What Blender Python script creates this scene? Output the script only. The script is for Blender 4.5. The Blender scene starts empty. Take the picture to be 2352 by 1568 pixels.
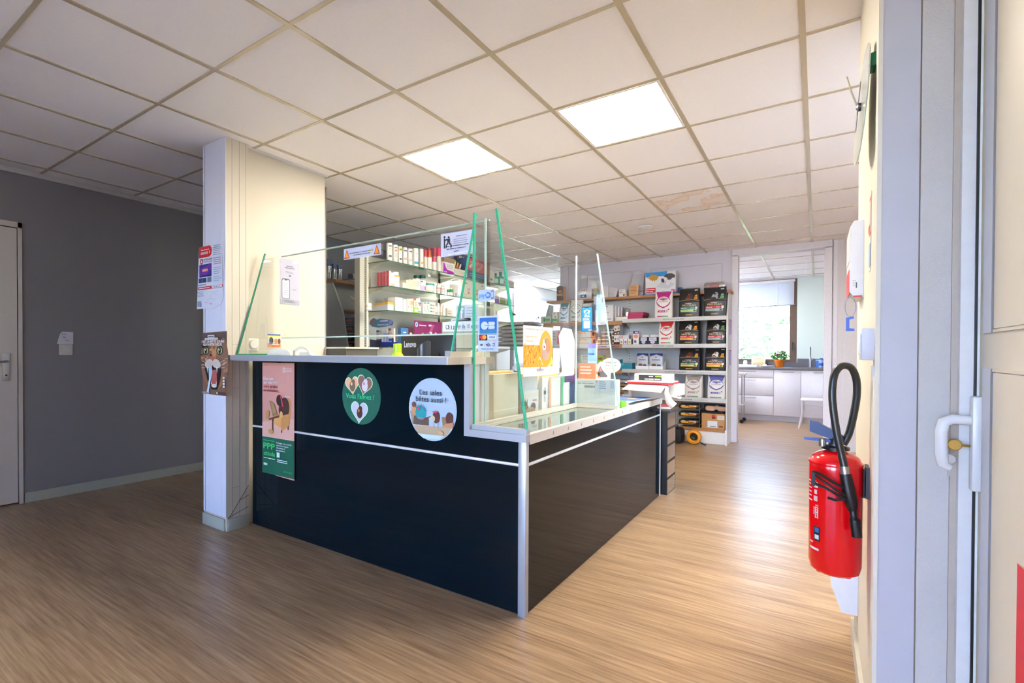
import bpy, bmesh, math, random
from mathutils import Matrix, Vector

random.seed(7)
SC = bpy.context.scene
COL = SC.collection
PI = math.pi

# ------------------------------------------------------------------ camera
CAM = Vector((2.4628, -1.2096, 1.1398))
ROT = (1.5614, -0.004, 0.5631)
FPX, CX0, CY0 = 1109.7, 1176.0, 821.87
cd = bpy.data.cameras.new('camera')
cd.sensor_width = 36.0
cd.lens = FPX / 2352 * 36.0
cd.shift_y = (CY0 - 784.0) / 2352
cd.clip_start = 0.02
cam = bpy.data.objects.new('camera', cd)
cam.location = CAM
cam.rotation_euler = ROT
COL.objects.link(cam)
SC.camera = cam

# ------------------------------------------------------------------ sky, sun, exposure
world = bpy.data.worlds.new('world')
SC.world = world
world.use_nodes = True
wn = world.node_tree.nodes
wl = world.node_tree.links
bg = wn['Background']
sky = wn.new('ShaderNodeTexSky')
sky.sky_type = 'NISHITA'
sky.sun_disc = False
sky.sun_elevation = math.radians(50)
sky.sun_rotation = math.radians(200)
sky.air_density = 1.0
sky.dust_density = 0.3
sky.ozone_density = 4.0
wl.new(sky.outputs['Color'], bg.inputs['Color'])
bg.inputs['Strength'].default_value = 3.3

sd = bpy.data.lights.new('sun', 'SUN')
sd.energy = 8.0
sd.angle = math.radians(1.0)
sd.color = (1.0, 0.95, 0.86)
sun = bpy.data.objects.new('sun', sd)
sun.rotation_euler = (math.radians(38), 0, math.radians(-25))
COL.objects.link(sun)

SC.view_settings.view_transform = 'Standard'
SC.view_settings.look = 'None'
SC.view_settings.gamma = 1.0
SC.view_settings.use_curve_mapping = False
SC.view_settings.exposure = 1.33
PANEL_POWER = 23.0

def portal(name, loc, rot, sx, sy):
    d = bpy.data.lights.new(name, 'AREA')
    d.shape = 'RECTANGLE'
    d.size, d.size_y = sx, sy
    d.cycles.is_portal = True
    o = bpy.data.objects.new(name, d)
    o.location = loc
    o.rotation_euler = rot
    COL.objects.link(o)

# ------------------------------------------------------------------ pixel helper: a point of the photograph at a known plane
_R = Matrix.Rotation(ROT[2], 3, 'Z') @ Matrix.Rotation(ROT[1], 3, 'Y') @ Matrix.Rotation(ROT[0], 3, 'X')
def at(ax, v, px, py):
    d = _R @ Vector(((px - CX0) / FPX, (CY0 - py) / FPX, -1.0))
    i = 'XYZ'.index(ax)
    return CAM + d * ((v - CAM[i]) / d[i])

# ------------------------------------------------------------------ materials
def lin(h):
    if not isinstance(h, str):
        return tuple(h)
    h = h.lstrip('#')
    o = []
    for i in (0, 2, 4):
        c = int(h[i:i + 2], 16) / 255
        o.append(c / 12.92 if c <= 0.04045 else ((c + 0.055) / 1.055) ** 2.4)
    return tuple(o)

_mats = {}
def M(col, rough=0.5, metal=0.0, var=0.06, scale=30.0, bump=0.0, bscale=200.0, coat=0.0, keep=False):
    key = (col, rough, metal, var, scale, bump, bscale, coat, keep)
    if key in _mats:
        return _mats[key]
    m = bpy.data.materials.new('surface_' + str(len(_mats)))
    m.use_nodes = True
    nt = m.node_tree
    b = nt.nodes['Principled BSDF']
    b.inputs['Roughness'].default_value = rough
    b.inputs['Metallic'].default_value = metal
    b.inputs['Coat Weight'].default_value = coat
    c = lin(col)
    if not keep and min(c) > 0.45:
        c = tuple(x * 0.86 for x in c)      # no everyday white reflects everything
    tc = nt.nodes.new('ShaderNodeTexCoord')
    nz = nt.nodes.new('ShaderNodeTexNoise')
    nz.inputs['Scale'].default_value = scale
    nz.inputs['Detail'].default_value = 3
    nt.links.new(tc.outputs['Object'], nz.inputs['Vector'])
    mx = nt.nodes.new('ShaderNodeMix')
    mx.data_type = 'RGBA'
    mx.inputs[6].default_value = tuple(x * (1 - var) for x in c) + (1,)
    mx.inputs[7].default_value = tuple(min(1, x * (1 + var)) for x in c) + (1,)
    nt.links.new(nz.outputs['Fac'], mx.inputs[0])
    nt.links.new(mx.outputs[2], b.inputs['Base Color'])
    if bump:
        n2 = nt.nodes.new('ShaderNodeTexNoise')
        n2.inputs['Scale'].default_value = bscale
        nt.links.new(tc.outputs['Object'], n2.inputs['Vector'])
        bp = nt.nodes.new('ShaderNodeBump')
        bp.inputs['Strength'].default_value = bump
        bp.inputs['Distance'].default_value = 0.002
        nt.links.new(n2.outputs['Fac'], bp.inputs['Height'])
        nt.links.new(bp.outputs['Normal'], b.inputs['Normal'])
    _mats[key] = m
    return m

def emit(name, col, strength):
    m = bpy.data.materials.new(name)
    m.use_nodes = True
    nt = m.node_tree
    b = nt.nodes['Principled BSDF']
    b.inputs['Base Color'].default_value = lin(col) + (1,)
    b.inputs['Emission Color'].default_value = lin(col) + (1,)
    b.inputs['Emission Strength'].default_value = strength
    return m

def glass(name, tint, refl=1.0, rough=0.0):
    m = bpy.data.materials.new(name)
    m.use_nodes = True
    nt = m.node_tree
    nt.nodes.clear()
    out = nt.nodes.new('ShaderNodeOutputMaterial')
    tr = nt.nodes.new('ShaderNodeBsdfTransparent')
    tr.inputs['Color'].default_value = tuple(tint) + (1,)
    gl = nt.nodes.new('ShaderNodeBsdfGlossy')
    gl.inputs['Roughness'].default_value = rough
    gl.inputs['Color'].default_value = (1, 1, 1, 1)
    fr = nt.nodes.new('ShaderNodeFresnel')
    fr.inputs['IOR'].default_value = 3.3
    mu = nt.nodes.new('ShaderNodeMath')
    mu.operation = 'MULTIPLY'
    mu.inputs[1].default_value = refl
    mu.use_clamp = True
    mx = nt.nodes.new('ShaderNodeMixShader')
    nt.links.new(fr.outputs['Fac'], mu.inputs[0])
    nt.links.new(mu.outputs[0], mx.inputs['Fac'])
    nt.links.new(tr.outputs[0], mx.inputs[1])
    nt.links.new(gl.outputs[0], mx.inputs[2])
    nt.links.new(mx.outputs[0], out.inputs['Surface'])
    return m

GLASS = glass('clear_glass', (0.975, 0.988, 0.981), 0.10)
SHELFGLASS = glass('shelf_glass', (0.90, 0.95, 0.925), 0.5)
PANE_T = glass('daylight_dimming_glass', (0.72, 0.75, 0.86), 0.8)  # tint put in to dim and cool daylight through the unseen windows
PANE = glass('window_glass', (0.97, 0.98, 0.98), 0.8)
FILM = glass('clear_film', (0.9, 0.92, 0.92), 2.2, 0.12)
EDGE = M('#3fae86', 0.15, 0, 0.2, 8)
EDGE_D = M('#1f7a58', 0.15, 0, 0.2, 8)
ALU = M('#b6b7bb', 0.34, 0.35, 0.04, 6)
ALU_W = M('#dcdad6', 0.36, 0.1, 0.04, 6)
WHITE = M('#ecebe8', 0.45)
WHITEG = M('#f2f1ee', 0.25)
PAPER = M('#f1f0ee', 0.7)
BLACK = M('#131314', 0.4)
INK = M('#26262c', 0.7)
STEEL = M('#b9babc', 0.3, 0.9)
CARD = M('#b88a5b', 0.75, 0, 0.12, 12)
WOOD = M('#a9774a', 0.5, 0, 0.18, 14)

def wood_floor():
    m = bpy.data.materials.new('vinyl_wood_floor')
    m.use_nodes = True
    nt = m.node_tree
    b = nt.nodes['Principled BSDF']
    tc = nt.nodes.new('ShaderNodeTexCoord')
    def noise(sx, sy, scale, detail):
        mp = nt.nodes.new('ShaderNodeMapping')
        mp.inputs['Scale'].default_value = (sx, sy, 1)
        nz = nt.nodes.new('ShaderNodeTexNoise')
        nz.inputs['Scale'].default_value = scale
        nz.inputs['Detail'].default_value = detail
        nz.inputs['Roughness'].default_value = 0.65
        nt.links.new(tc.outputs['Object'], mp.inputs['Vector'])
        nt.links.new(mp.outputs['Vector'], nz.inputs['Vector'])
        return nz
    a = noise(0.9, 26, 3.2, 6)
    c = noise(0.35, 5.0, 1.6, 2)
    add = nt.nodes.new('ShaderNodeMath')
    add.operation = 'MULTIPLY_ADD'
    add.inputs[1].default_value = 0.45
    nt.links.new(c.outputs['Fac'], add.inputs[0])
    nt.links.new(a.outputs['Fac'], add.inputs[2])
    rp = nt.nodes.new('ShaderNodeValToRGB')
    e = rp.color_ramp.elements
    e[0].position = 0.50
    e[0].color = lin('#7a5c42') + (1,)
    e[1].position = 0.92
    e[1].color = lin('#c0a07a') + (1,)
    k = rp.color_ramp.elements.new(0.7)
    k.color = lin('#a08260') + (1,)
    nt.links.new(add.outputs[0], rp.inputs['Fac'])
    nt.links.new(rp.outputs['Color'], b.inputs['Base Color'])
    b.inputs['Roughness'].default_value = 0.3
    b.inputs['Specular IOR Level'].default_value = 0.45
    bp = nt.nodes.new('ShaderNodeBump')
    bp.inputs['Strength'].default_value = 0.12
    bp.inputs['Distance'].default_value = 0.001
    nt.links.new(a.outputs['Fac'], bp.inputs['Height'])
    nt.links.new(bp.outputs['Normal'], b.inputs['Normal'])
    return m

def stained_tile():
    m = bpy.data.materials.new('stained_ceiling_tile')
    m.use_nodes = True
    nt = m.node_tree
    b = nt.nodes['Principled BSDF']
    tc = nt.nodes.new('ShaderNodeTexCoord')
    nz = nt.nodes.new('ShaderNodeTexNoise')
    nz.inputs['Scale'].default_value = 4.2
    nz.inputs['Detail'].default_value = 5
    nt.links.new(tc.outputs['Object'], nz.inputs['Vector'])
    rp = nt.nodes.new('ShaderNodeValToRGB')
    e = rp.color_ramp.elements
    e[0].position = 0.47
    e[0].color = lin('#efeae8') + (1,)
    e[1].position = 0.60
    e[1].color = lin('#ece3dc') + (1,)
    for p, c in ((0.50, '#e6cbb2'), (0.53, '#ecdccd')):
        k = e.new(p)
        k.color = lin(c) + (1,)
    nt.links.new(nz.outputs['Fac'], rp.inputs['Fac'])
    nt.links.new(rp.outputs['Color'], b.inputs['Base Color'])
    b.inputs['Roughness'].default_value = 0.9
    return m

# ------------------------------------------------------------------ mesh builder
class G:
    def __init__(s):
        s.v, s.f, s.mi, s.m = [], [], [], []
        s.smooth = []
    def _m(s, m):
        if m not in s.m:
            s.m.append(m)
        return s.m.index(m)
    def add(s, vs, fs, m, T=None, smooth=False):
        o = len(s.v)
        s.v += [tuple(T @ Vector(p)) if T else tuple(p) for p in vs]
        i = s._m(m)
        for f in fs:
            s.f.append(tuple(o + k for k in f))
            s.mi.append(i)
            s.smooth.append(smooth)
        return s
    def box(s, x0, x1, y0, y1, z0, z1, m, T=None):
        vs = [(x, y, z) for z in (z0, z1) for y in (y0, y1) for x in (x0, x1)]
        return s.add(vs, [(0, 2, 3, 1), (4, 5, 7, 6), (0, 1, 5, 4), (2, 6, 7, 3), (0, 4, 6, 2), (1, 3, 7, 5)], m, T)
    def prism(s, pts, ax, a0, a1, m, T=None):
        # pts in the plane across axis ax: 'x' -> (y,z), 'y' -> (x,z), 'z' -> (x,y)
        n = len(pts)
        def P(p, a):
            return (a, p[0], p[1]) if ax == 'x' else (p[0], a, p[1]) if ax == 'y' else (p[0], p[1], a)
        vs = [P(p, a0) for p in pts] + [P(p, a1) for p in pts]
        fs = [tuple(range(n)), tuple(range(2 * n - 1, n - 1, -1))]
        fs += [(i, i + n, (i + 1) % n + n, (i + 1) % n) for i in range(n)]
        return s.add(vs, fs, m, T)
    def lathe(s, prof, m, n=20, c=(0, 0, 0), T=None, smooth=True):
        vs, fs = [], []
        for r, z in prof:
            for i in range(n):
                a = 2 * PI * i / n
                vs.append((c[0] + r * math.cos(a), c[1] + r * math.sin(a), c[2] + z))
        for j in range(len(prof) - 1):
            for i in range(n):
                fs.append((j * n + i, j * n + (i + 1) % n, (j + 1) * n + (i + 1) % n, (j + 1) * n + i))
        s.add(vs, fs, m, T, smooth)
        s.add(vs[:n], [tuple(range(n - 1, -1, -1))], m, T)
        s.add(vs[-n:], [tuple(range(n))], m, T)
        return s
    def tube(s, path, r, m, n=10, T=None):
        P = [Vector(p) for p in path]
        rs = r if isinstance(r, (list, tuple)) else [r] * len(P)
        vs, fs = [], []
        up = None
        for i, p in enumerate(P):
            t = (P[min(i + 1, len(P) - 1)] - P[max(i - 1, 0)]).normalized()
            if up is None:
                up = Vector((0, 0, 1)) if abs(t.z) < 0.9 else Vector((1, 0, 0))
            u = (up - t * up.dot(t)).normalized()
            w = t.cross(u)
            up = u
            for k in range(n):
                a = 2 * PI * k / n
                vs.append(tuple(p + (u * math.cos(a) + w * math.sin(a)) * rs[i]))
        for j in range(len(P) - 1):
            for k in range(n):
                fs.append((j * n + k, j * n + (k + 1) % n, (j + 1) * n + (k + 1) % n, (j + 1) * n + k))
        fs.append(tuple(range(n - 1, -1, -1)))
        fs.append(tuple(range((len(P) - 1) * n, len(P) * n)))
        return s.add(vs, fs, m, T, True)
    def rbox(s, x0, x1, y0, y1, z0, z1, r, m, seg=2, T=None):
        bm = bmesh.new()
        bmesh.ops.create_cube(bm, size=1)
        for v in bm.verts:
            v.co = Vector((x0 + (v.co.x + .5) * (x1 - x0), y0 + (v.co.y + .5) * (y1 - y0), z0 + (v.co.z + .5) * (z1 - z0)))
        bmesh.ops.bevel(bm, geom=list(bm.edges), offset=r, segments=seg, profile=0.5, affect='EDGES')
        bm.verts.index_update()
        vs = [tuple(v.co) for v in bm.verts]
        fs = [tuple(v.index for v in f.verts) for f in bm.faces]
        bm.free()
        return s.add(vs, fs, m, T, True)
    def mesh(s, name):
        me = bpy.data.meshes.new(name)
        me.from_pydata(s.v, [], s.f)
        for m in s.m:
            me.materials.append(m)
        me.polygons.foreach_set('material_index', s.mi)
        me.polygons.foreach_set('use_smooth', s.smooth)
        if any(s.smooth):
            try:
                me.set_sharp_from_angle(angle=math.radians(40))
            except Exception:
                pass
        me.update()
        return me
    def build(s, name, parent=None):
        o = bpy.data.objects.new(name, s.mesh(name))
        COL.objects.link(o)
        if parent is not None:
            o.parent = parent
        return o

def tag(o, label=None, cat=None, group=None, kind=None):
    if label: o['label'] = label
    if cat: o['category'] = cat
    if group: o['group'] = group
    if kind: o['kind'] = kind
    return o

def thing(name, label, cat, loc=(0, 0, 0), rz=0.0, group=None, rx=0.0, ry=0.0, kind=None):
    o = bpy.data.objects.new(name, None)
    o.empty_display_size = 0.05
    COL.objects.link(o)
    o.location = loc
    o.rotation_euler = (rx, ry, rz)
    return tag(o, label, cat, group, kind)

def struct(name, g, parent=None, label=None):
    o = g.build(name, parent)
    if parent is None:
        o['kind'] = 'structure'
    if label: o['label'] = label
    return o

# ------------------------------------------------------------------ printing: flat art and lettering on a front (local x right, z up, front towards -y)
_txt = {}
def glyphs(body, bold):
    k = (body, bold)
    if k not in _txt:
        c = bpy.data.curves.new('t', 'FONT')
        c.body = body
        c.size = 1
        c.offset = bold
        c.resolution_u = 2
        o = bpy.data.objects.new('t', c)
        me = bpy.data.meshes.new_from_object(o)
        vs = [tuple(v.co) for v in me.vertices]
        fs = [tuple(p.vertices) for p in me.polygons]
        bpy.data.objects.remove(o)
        bpy.data.curves.remove(c)
        bpy.data.meshes.remove(me)
        _txt[k] = (vs, fs)
    return _txt[k]

class Art:
    def __init__(s, w, h, fmap=None, eps=0.0006):
        s.w, s.h = w, h
        s.g, s.t = G(), G()
        s.k = eps
        s.step = 0.00025
        s.fmap = fmap or (lambda x, k, z: (x, -k, z))
    def _pm(s, c):
        return M(c, 0.6, 0, 0.03) if isinstance(c, str) else c
    def poly(s, pts, c):
        s.g.add([s.fmap(u * s.w, s.k, v * s.h) for u, v in pts], [tuple(range(len(pts)))], s._pm(c))
        s.k += s.step
        return s
    def rect(s, u0, v0, u1, v1, c):
        return s.poly([(u0, v0), (u1, v0), (u1, v1), (u0, v1)], c)
    def ell(s, u, v, ru, rv, c, n=24, a0=0.0, a1=2 * PI, tilt=0.0):
        pts = []
        full = abs(a1 - a0) > 6.28
        for i in range(n if full else n + 1):
            a = a0 + (a1 - a0) * i / n
            x, y = ru * s.w * math.cos(a), rv * s.h * math.sin(a)
            pts.append((u + (x * math.cos(tilt) - y * math.sin(tilt)) / s.w, v + (x * math.sin(tilt) + y * math.cos(tilt)) / s.h))
        return s.poly(pts, c)
    def rrect(s, u0, v0, u1, v1, r, c):
        pts = []
        ru, rv = r / s.w, r / s.h
        for (cu, cv, a) in ((u1 - ru, v1 - rv, 0), (u0 + ru, v1 - rv, 1), (u0 + ru, v0 + rv, 2), (u1 - ru, v0 + rv, 3)):
            for i in range(5):
                t = (a + i / 4) * PI / 2
                pts.append((cu + ru * math.cos(t), cv + rv * math.sin(t)))
        return s.poly(pts, c)
    def lines(s, u0, u1, v1, dv, n, th, c, seed=1):
        r = random.Random(seed)
        for i in range(n):
            v = v1 - i * dv
            s.k -= s.step
            s.rect(u0, v - th, u0 + (u1 - u0) * r.uniform(.7, 1), v, c)
        s.k += s.step
        return s
    def heart(s, u, v, r, c, tilt=0.0, n=28):
        pts = []
        for i in range(n):
            t = 2 * PI * i / n
            x = 16 * math.sin(t) ** 3 / 17
            y = (13 * math.cos(t) - 5 * math.cos(2 * t) - 2 * math.cos(3 * t) - math.cos(4 * t)) / 17
            x, y = x * math.cos(tilt) - y * math.sin(tilt), x * math.sin(tilt) + y * math.cos(tilt)
            pts.append((u + x * r / s.w, v + y * r / s.h))
        return s.poly(pts, c)
    def text(s, body, u, v, hv, c, wu=None, bold=0.0, align='l', rot=0):
        # hv: letter height as a share of the front's height; wu: width to fill
        if body[0] == '~':          # print too small to read: one dash for each word
            vs, fs, x = [], [], 0.0
            for k_, nl in enumerate(body[1:].split()):
                wl = .5 * int(nl)
                vs += [(x, .08, 0), (x + wl, .08, 0), (x + wl, .55, 0), (x, .55, 0)]
                fs.append((4 * k_, 4 * k_ + 1, 4 * k_ + 2, 4 * k_ + 3))
                x += wl + .3
        else:
            vs, fs = glyphs(body, bold)
        if not vs:
            return s
        x0 = min(p[0] for p in vs); x1 = max(p[0] for p in vs)
        y0 = min(0.0, min(p[1] for p in vs)); y1 = max(p[1] for p in vs)
        sy = hv * s.h / 0.70
        sx = sy if wu is None else wu * s.w / (x1 - x0)
        tw = (x1 - x0) * sx
        ox = {'l': 0, 'c': -tw / 2, 'r': -tw}[align]
        out = []
        for p in vs:
            x, y = ox + (p[0] - x0) * sx, p[1] * sy
            if rot: x, y = -y, x
            out.append(s.fmap(u * s.w + x, s.k + 0.0003, v * s.h + y))
        s.t.add(out, fs, s._pm(c))
        return s
    def finish(s, parent, pname='printed_design', tname='lettering'):
        if s.g.f: s.g.build(pname, parent)['kind'] = 'stuff'
        if s.t.f: s.t.build(tname, parent)['kind'] = 'stuff'

EAST = PI / 2      # front towards +x
SOUTH = 0.0        # front towards -y

def sheet(name, label, cat, loc, w, h, rz=SOUTH, col='#f1f0ee', th=0.0008, pts=None, group=None, rx=0.0, ry=0.0, m=None, part='paper'):
    r = thing(name, label, cat, loc, rz, group, rx, ry)
    m = m or M(col, 0.65, 0, 0.03)
    g = G()
    if pts is None:
        g.box(0, w, 0, th, 0, h, m)
    else:
        g.prism([(u * w, v * h) for u, v in pts], 'y', 0, th, m)
    g.build(part, r)
    return r, Art(w, h)

def circle_pts(n=40):
    return [(.5 + .5 * math.cos(2 * PI * i / n), .5 + .5 * math.sin(2 * PI * i / n)) for i in range(n)]

def carton(name, label, cat, loc, w, d, h, rz=SOUTH, col='#efeeea', side=None, group=None, top=None):
    r = thing(name, label, cat, loc, rz, group)
    g = G()
    m = M(col, 0.5, 0, 0.04)
    g.box(0, w, 0, d, 0, h, m)
    if side:
        ms = M(side, 0.5, 0, 0.04)
        g.box(w, w + .0006, .0005, d - .0005, .0005, h - .0005, ms)
        g.box(-.0006, 0, .0005, d - .0005, .0005, h - .0005, ms)
    g.build('carton_body', r)
    if top:
        G().box(-.001, w + .001, -.001, d + .001, h - top[1], h + .0015, M(top[0], 0.5)).build('lid', r)
    return r, Art(w, h)

def bottle(name, label, loc, r_, h, col='#f2f0ec', cap='#f2f0ec', capr=0.62, caph=0.16, shoulder=0.1, lab=None, group=None, cat='bottle', rz=0, prints=(), labcol='#ffffff', rough=0.35):
    """a screw-cap bottle: body, cap and printed label; front at local -y"""
    t = thing(name, label, cat, loc, rz, group)
    hb = h * (1 - caph)
    rn = r_ * capr
    mb = M(col, rough, 0, 0.03)
    G().lathe([(r_ * .92, 0), (r_, h * .02), (r_, hb - shoulder * h), (r_ * .93, hb - shoulder * h * .5), (rn * .95, hb)], mb, 18).build('body', t)
    G().lathe([(rn, hb - .001), (rn, h - .002), (rn * .92, h)], M(cap, 0.35, 0, 0.03), 18).build('cap', t)
    g = G()
    n = 10
    for (z0, z1, c, half) in prints:
        rr = r_ + .0006
        vs, fs = [], []
        for i in range(n + 1):
            a = -PI / 2 - half + 2 * half * i / n
            vs += [(rr * math.cos(a), rr * math.sin(a), z0 * h), (rr * math.cos(a), rr * math.sin(a), z1 * h)]
        fs = [(2 * i, 2 * i + 2, 2 * i + 3, 2 * i + 1) for i in range(n)]
        g.add(vs, fs, M(c, 0.5, 0, 0.03))
    if prints:
        g.build('label', t)
    return t
# ================================================================== THE ROOM
CEIL = 2.5
XG, XB = -2.58, 2.60          # grey wall on the left, short wall with the extinguisher on the right
M_WALLW = M('#e4dfd8', 0.6, 0, 0.03, 3, 0.15, 120)
M_GREY = M('#85807e', 0.7, 0, 0.03, 3, 0.25, 160)
M_GREYB = M('#7f828e', 0.7, 0, 0.03, 3, 0.2, 160)
M_LILAC = M('#dbd7e2', 0.6, 0, 0.03, 3, 0.1, 120)
M_GREENW = M('#dfeee6', 0.6, 0, 0.02, 3)
M_TILE = M('#f4efed', 0.92, 0, 0.03, 60, 0.35, 500, 0, True)
M_TILE2 = stained_tile()
M_TEE = M('#cabda3', 0.24, 0.25, 0.05, 5)

floor = struct('floor', G().box(-2.8, 4.1, -4.8, 8.9, -0.06, 0, wood_floor()))

# -- ceiling: slab, T-bars and tiles
gs = G().box(-2.8, 4.1, -4.8, 8.9, 2.525, 2.66, M('#8d8880', 0.9))
gs.box(-2.8, 4.1, -4.8, -1.2, 2.5, 2.525, M_TILE)
ceiling = struct('ceiling', gs)
LED = {(0, 2), (2, 2), (-4, 11), (1, 12), (5, 3), (5, 4)}
VENT = (1, 6)
tile_me = {}
for m_ in range(-5, 7):
    for k_ in range(-2, 15):
        if (m_, k_) in LED:
            continue
        x0, x1 = max(-2.78, .6 * m_), min(4.08, .6 * m_ + .6)
        y0, y1 = .6 * k_, min(8.88, .6 * k_ + .6)
        key = (round(x1 - x0, 3), round(y1 - y0, 3), (m_, k_) == (2, 5))
        if key not in tile_me:
            tile_me[key] = G().box(.002, x1 - x0 - .002, .002, y1 - y0 - .002, 0, .018, M_TILE2 if key[2] else M_TILE).mesh('ceiling_tile')
        o = bpy.data.objects.new('ceiling_tile', tile_me[key])
        COL.objects.link(o)
        o.location = (x0, y0, 2.501)
        o.parent = ceiling
for m_ in range(-4, 7):
    G().box(.6 * m_ - .012, .6 * m_ + .012, -1.2, 8.88, 2.4955, 2.5012, M_TEE).build('ceiling_tee', ceiling)
for k_ in range(-2, 15):
    G().box(-2.78, 4.08, .6 * k_ - .0085, .6 * k_ + .0085, 2.4965, 2.5014, M_TEE).build('ceiling_tee', ceiling)

# -- lit LED panels; those in the kitchen and recess are unseen, added for brightness
M_LED = emit('warm_led', '#fff3de', PANEL_POWER)
M_LEDR = emit('added_recess_led', '#f6f4ff', 14)  # glow of the added recess panels
M_LEDF = emit('cool_led', '#f4f6ff', 30)
for (m_, k_), lab in zip(sorted(LED), (
        'lit ceiling panel in the bright room beyond the medicine shelves',
        'lit square ceiling panel above the counter nearest the white column panel',
        'added ceiling panel brightening the kitchen, out of sight beside the doorway',
        'lit square ceiling panel above the aisle, the larger one in view',
        'added unseen ceiling panel brightening the side recess, the one nearer the short wall',
        'added unseen ceiling panel brightening the side recess, the one nearer the kitchen')):
    t = thing('ceiling_light', lab, 'ceiling light', (.6 * m_ + .3, .6 * k_ + .3, 2.5))
    g = G()
    a = .285
    for (x0, x1, y0, y1) in ((-a, a, -a, -a + .012), (-a, a, a - .012, a), (-a, -a + .012, -a + .012, a - .012), (a - .012, a, -a + .012, a - .012)):
        g.box(x0, x1, y0, y1, -.003, .012, WHITE)
    g.build('frame', t)
    G().box(-a + .012, a - .012, -a + .012, a - .012, 0, .008, {-4: M_LEDF, 1: M_LEDF, 5: M_LEDR}.get(m_, M_LED)).build('diffuser', t)

# -- round air vent
t = thing('air_vent', 'round white air vent in the ceiling near the back wall', 'vent', (.9, 3.915, 2.5))
G().lathe([(.052, -.002), (.085, -.004), (.085, -.012), (.06, -.024), (.052, -.02)], WHITE, 28).build('rim', t)
G().lathe([(.001, -.03), (.03, -.03), (.036, -.026), (.036, -.012), (.02, -.004)], WHITE, 24).build('disc', t)
G().lathe([(.001, -.0045), (.054, -.0045), (.054, -.0025)], M('#1c1b1a', .8), 24).build('throat', t)

# -- left: grey wall with door, baseboard and cornice
DY0, DY1 = -1.06, -0.128
g = G()
g.box(-2.80, XG, DY1, 1.35, 0, 2.52, M_GREY)
g.box(-2.80, XG, DY0, DY1, 2.06, 2.52, M_GREY)
g.box(-2.80, XG, -4.8, DY0, 0, 2.52, M_GREY)
g.box(-2.80, -2.68, DY0, DY1, 0, 2.06, M_GREY)  # unseen backing added to stop light leaking under the door
struct('wall_left', g)
struct('baseboard_left', G().box(XG, XG + .012, DY1 + .03, 1.28, 0, .075, M('#a9a795', .45)))
g = G().box(XG, XG + .018, -4.7, 1.28, 2.462, 2.5, M('#bdb6ac', .6))
struct('trim_1', g)
M_DOOR = M('#d9cdbd', 0.5, 0, 0.03)
g = G()
g.box(XG - .06, XG + .012, DY1, DY1 + .022, 0, 2.10, M_DOOR)
g.box(XG - .06, XG + .012, DY0 - .022, DY0, 0, 2.10, M_DOOR)
g.box(XG - .06, XG + .012, DY0 - .022, DY1 + .022, 2.06, 2.10, M_DOOR)
d1 = struct('door_1', g, label='cream flush door in the grey wall with a steel lever handle')
G().box(XG - .045, XG - .004, DY0 + .003, DY1 - .003, .012, 2.055, M_DOOR).build('door_leaf', d1)
g = G().rbox(XG - .004, XG + .006, -.212, -.172, .925, 1.13, .008, ALU_W)
G().rbox(XG - .004, XG + .006, -.212, -.172, .925, 1.13, .004, M('#d8d3c8', .35, .3)).build('handle_plate', d1)
G().tube([(XG + .004, -.192, 1.066), (XG + .045, -.192, 1.066), (XG + .055, -.205, 1.066), (XG + .056, -.32, 1.06)], .0085, STEEL).build('lever', d1)
G().lathe([(.006, 0), (.006, .004)], BLACK, 10, T=Matrix.Translation((XG + .005, -.192, .965)) @ Matrix.Rotation(PI / 2, 4, 'Y')).build('keyhole', d1)

# light switch with a handwritten note
t = thing('light_switch', 'cream light switch on the grey wall below a paper note', 'switch', (XG, .10, 1.113), EAST)
G().rbox(0, .084, -.010, 0, 0, .086, .006, M('#e2d8c8', .4)).build('plate', t)
G().rbox(.020, .064, -.0145, -.0095, .026, .066, .002, M('#e6ddcf', .35)).build('rocker', t)
r, a = sheet('paper_note', 'torn white note with handwriting taped above the cream switch', 'note', (XG + .011, .088, 1.199), .098, .098, EAST, '#e4dee0', pts=[(0, 0), (1, 0), (1, .95), (.98, 1), (.33, 1), (.2, .85), (.1, .5)])
a.text('lumière', .26, .76, .12, '#2a2833', .3).text('des', .34, .5, .15, '#2a2833', .2).text('WC', .5, .22, .14, '#2a2833', .26)
a.finish(r)

# -- partition between the corridor and the staff side, and the deeper grey wall there
struct('wall_partition', G().box(-2.58, -.965, 1.245, 1.345, 0, 2.52, M_GREY))
g = G()
g.box(-2.8, -2.42, 1.345, 6.55, 0, 2.52, M_GREYB)
g.box(-2.8, -2.42, 6.55, 8.55, 0, .9, M('#eceae8', .6))
g.box(-2.8, -2.42, 6.55, 8.55, 2.3, 2.52, M('#eceae8', .6))
g.box(-2.8, -2.42, 8.55, 8.9, 0, 2.52, M('#eceae8', .6))
struct('wall_left_far', g)
g = G().box(-2.419, -2.40, 5.0, 6.5, 0, 2.5, M('#eceae8', .6))
struct('wall_left_lining', g)

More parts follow.
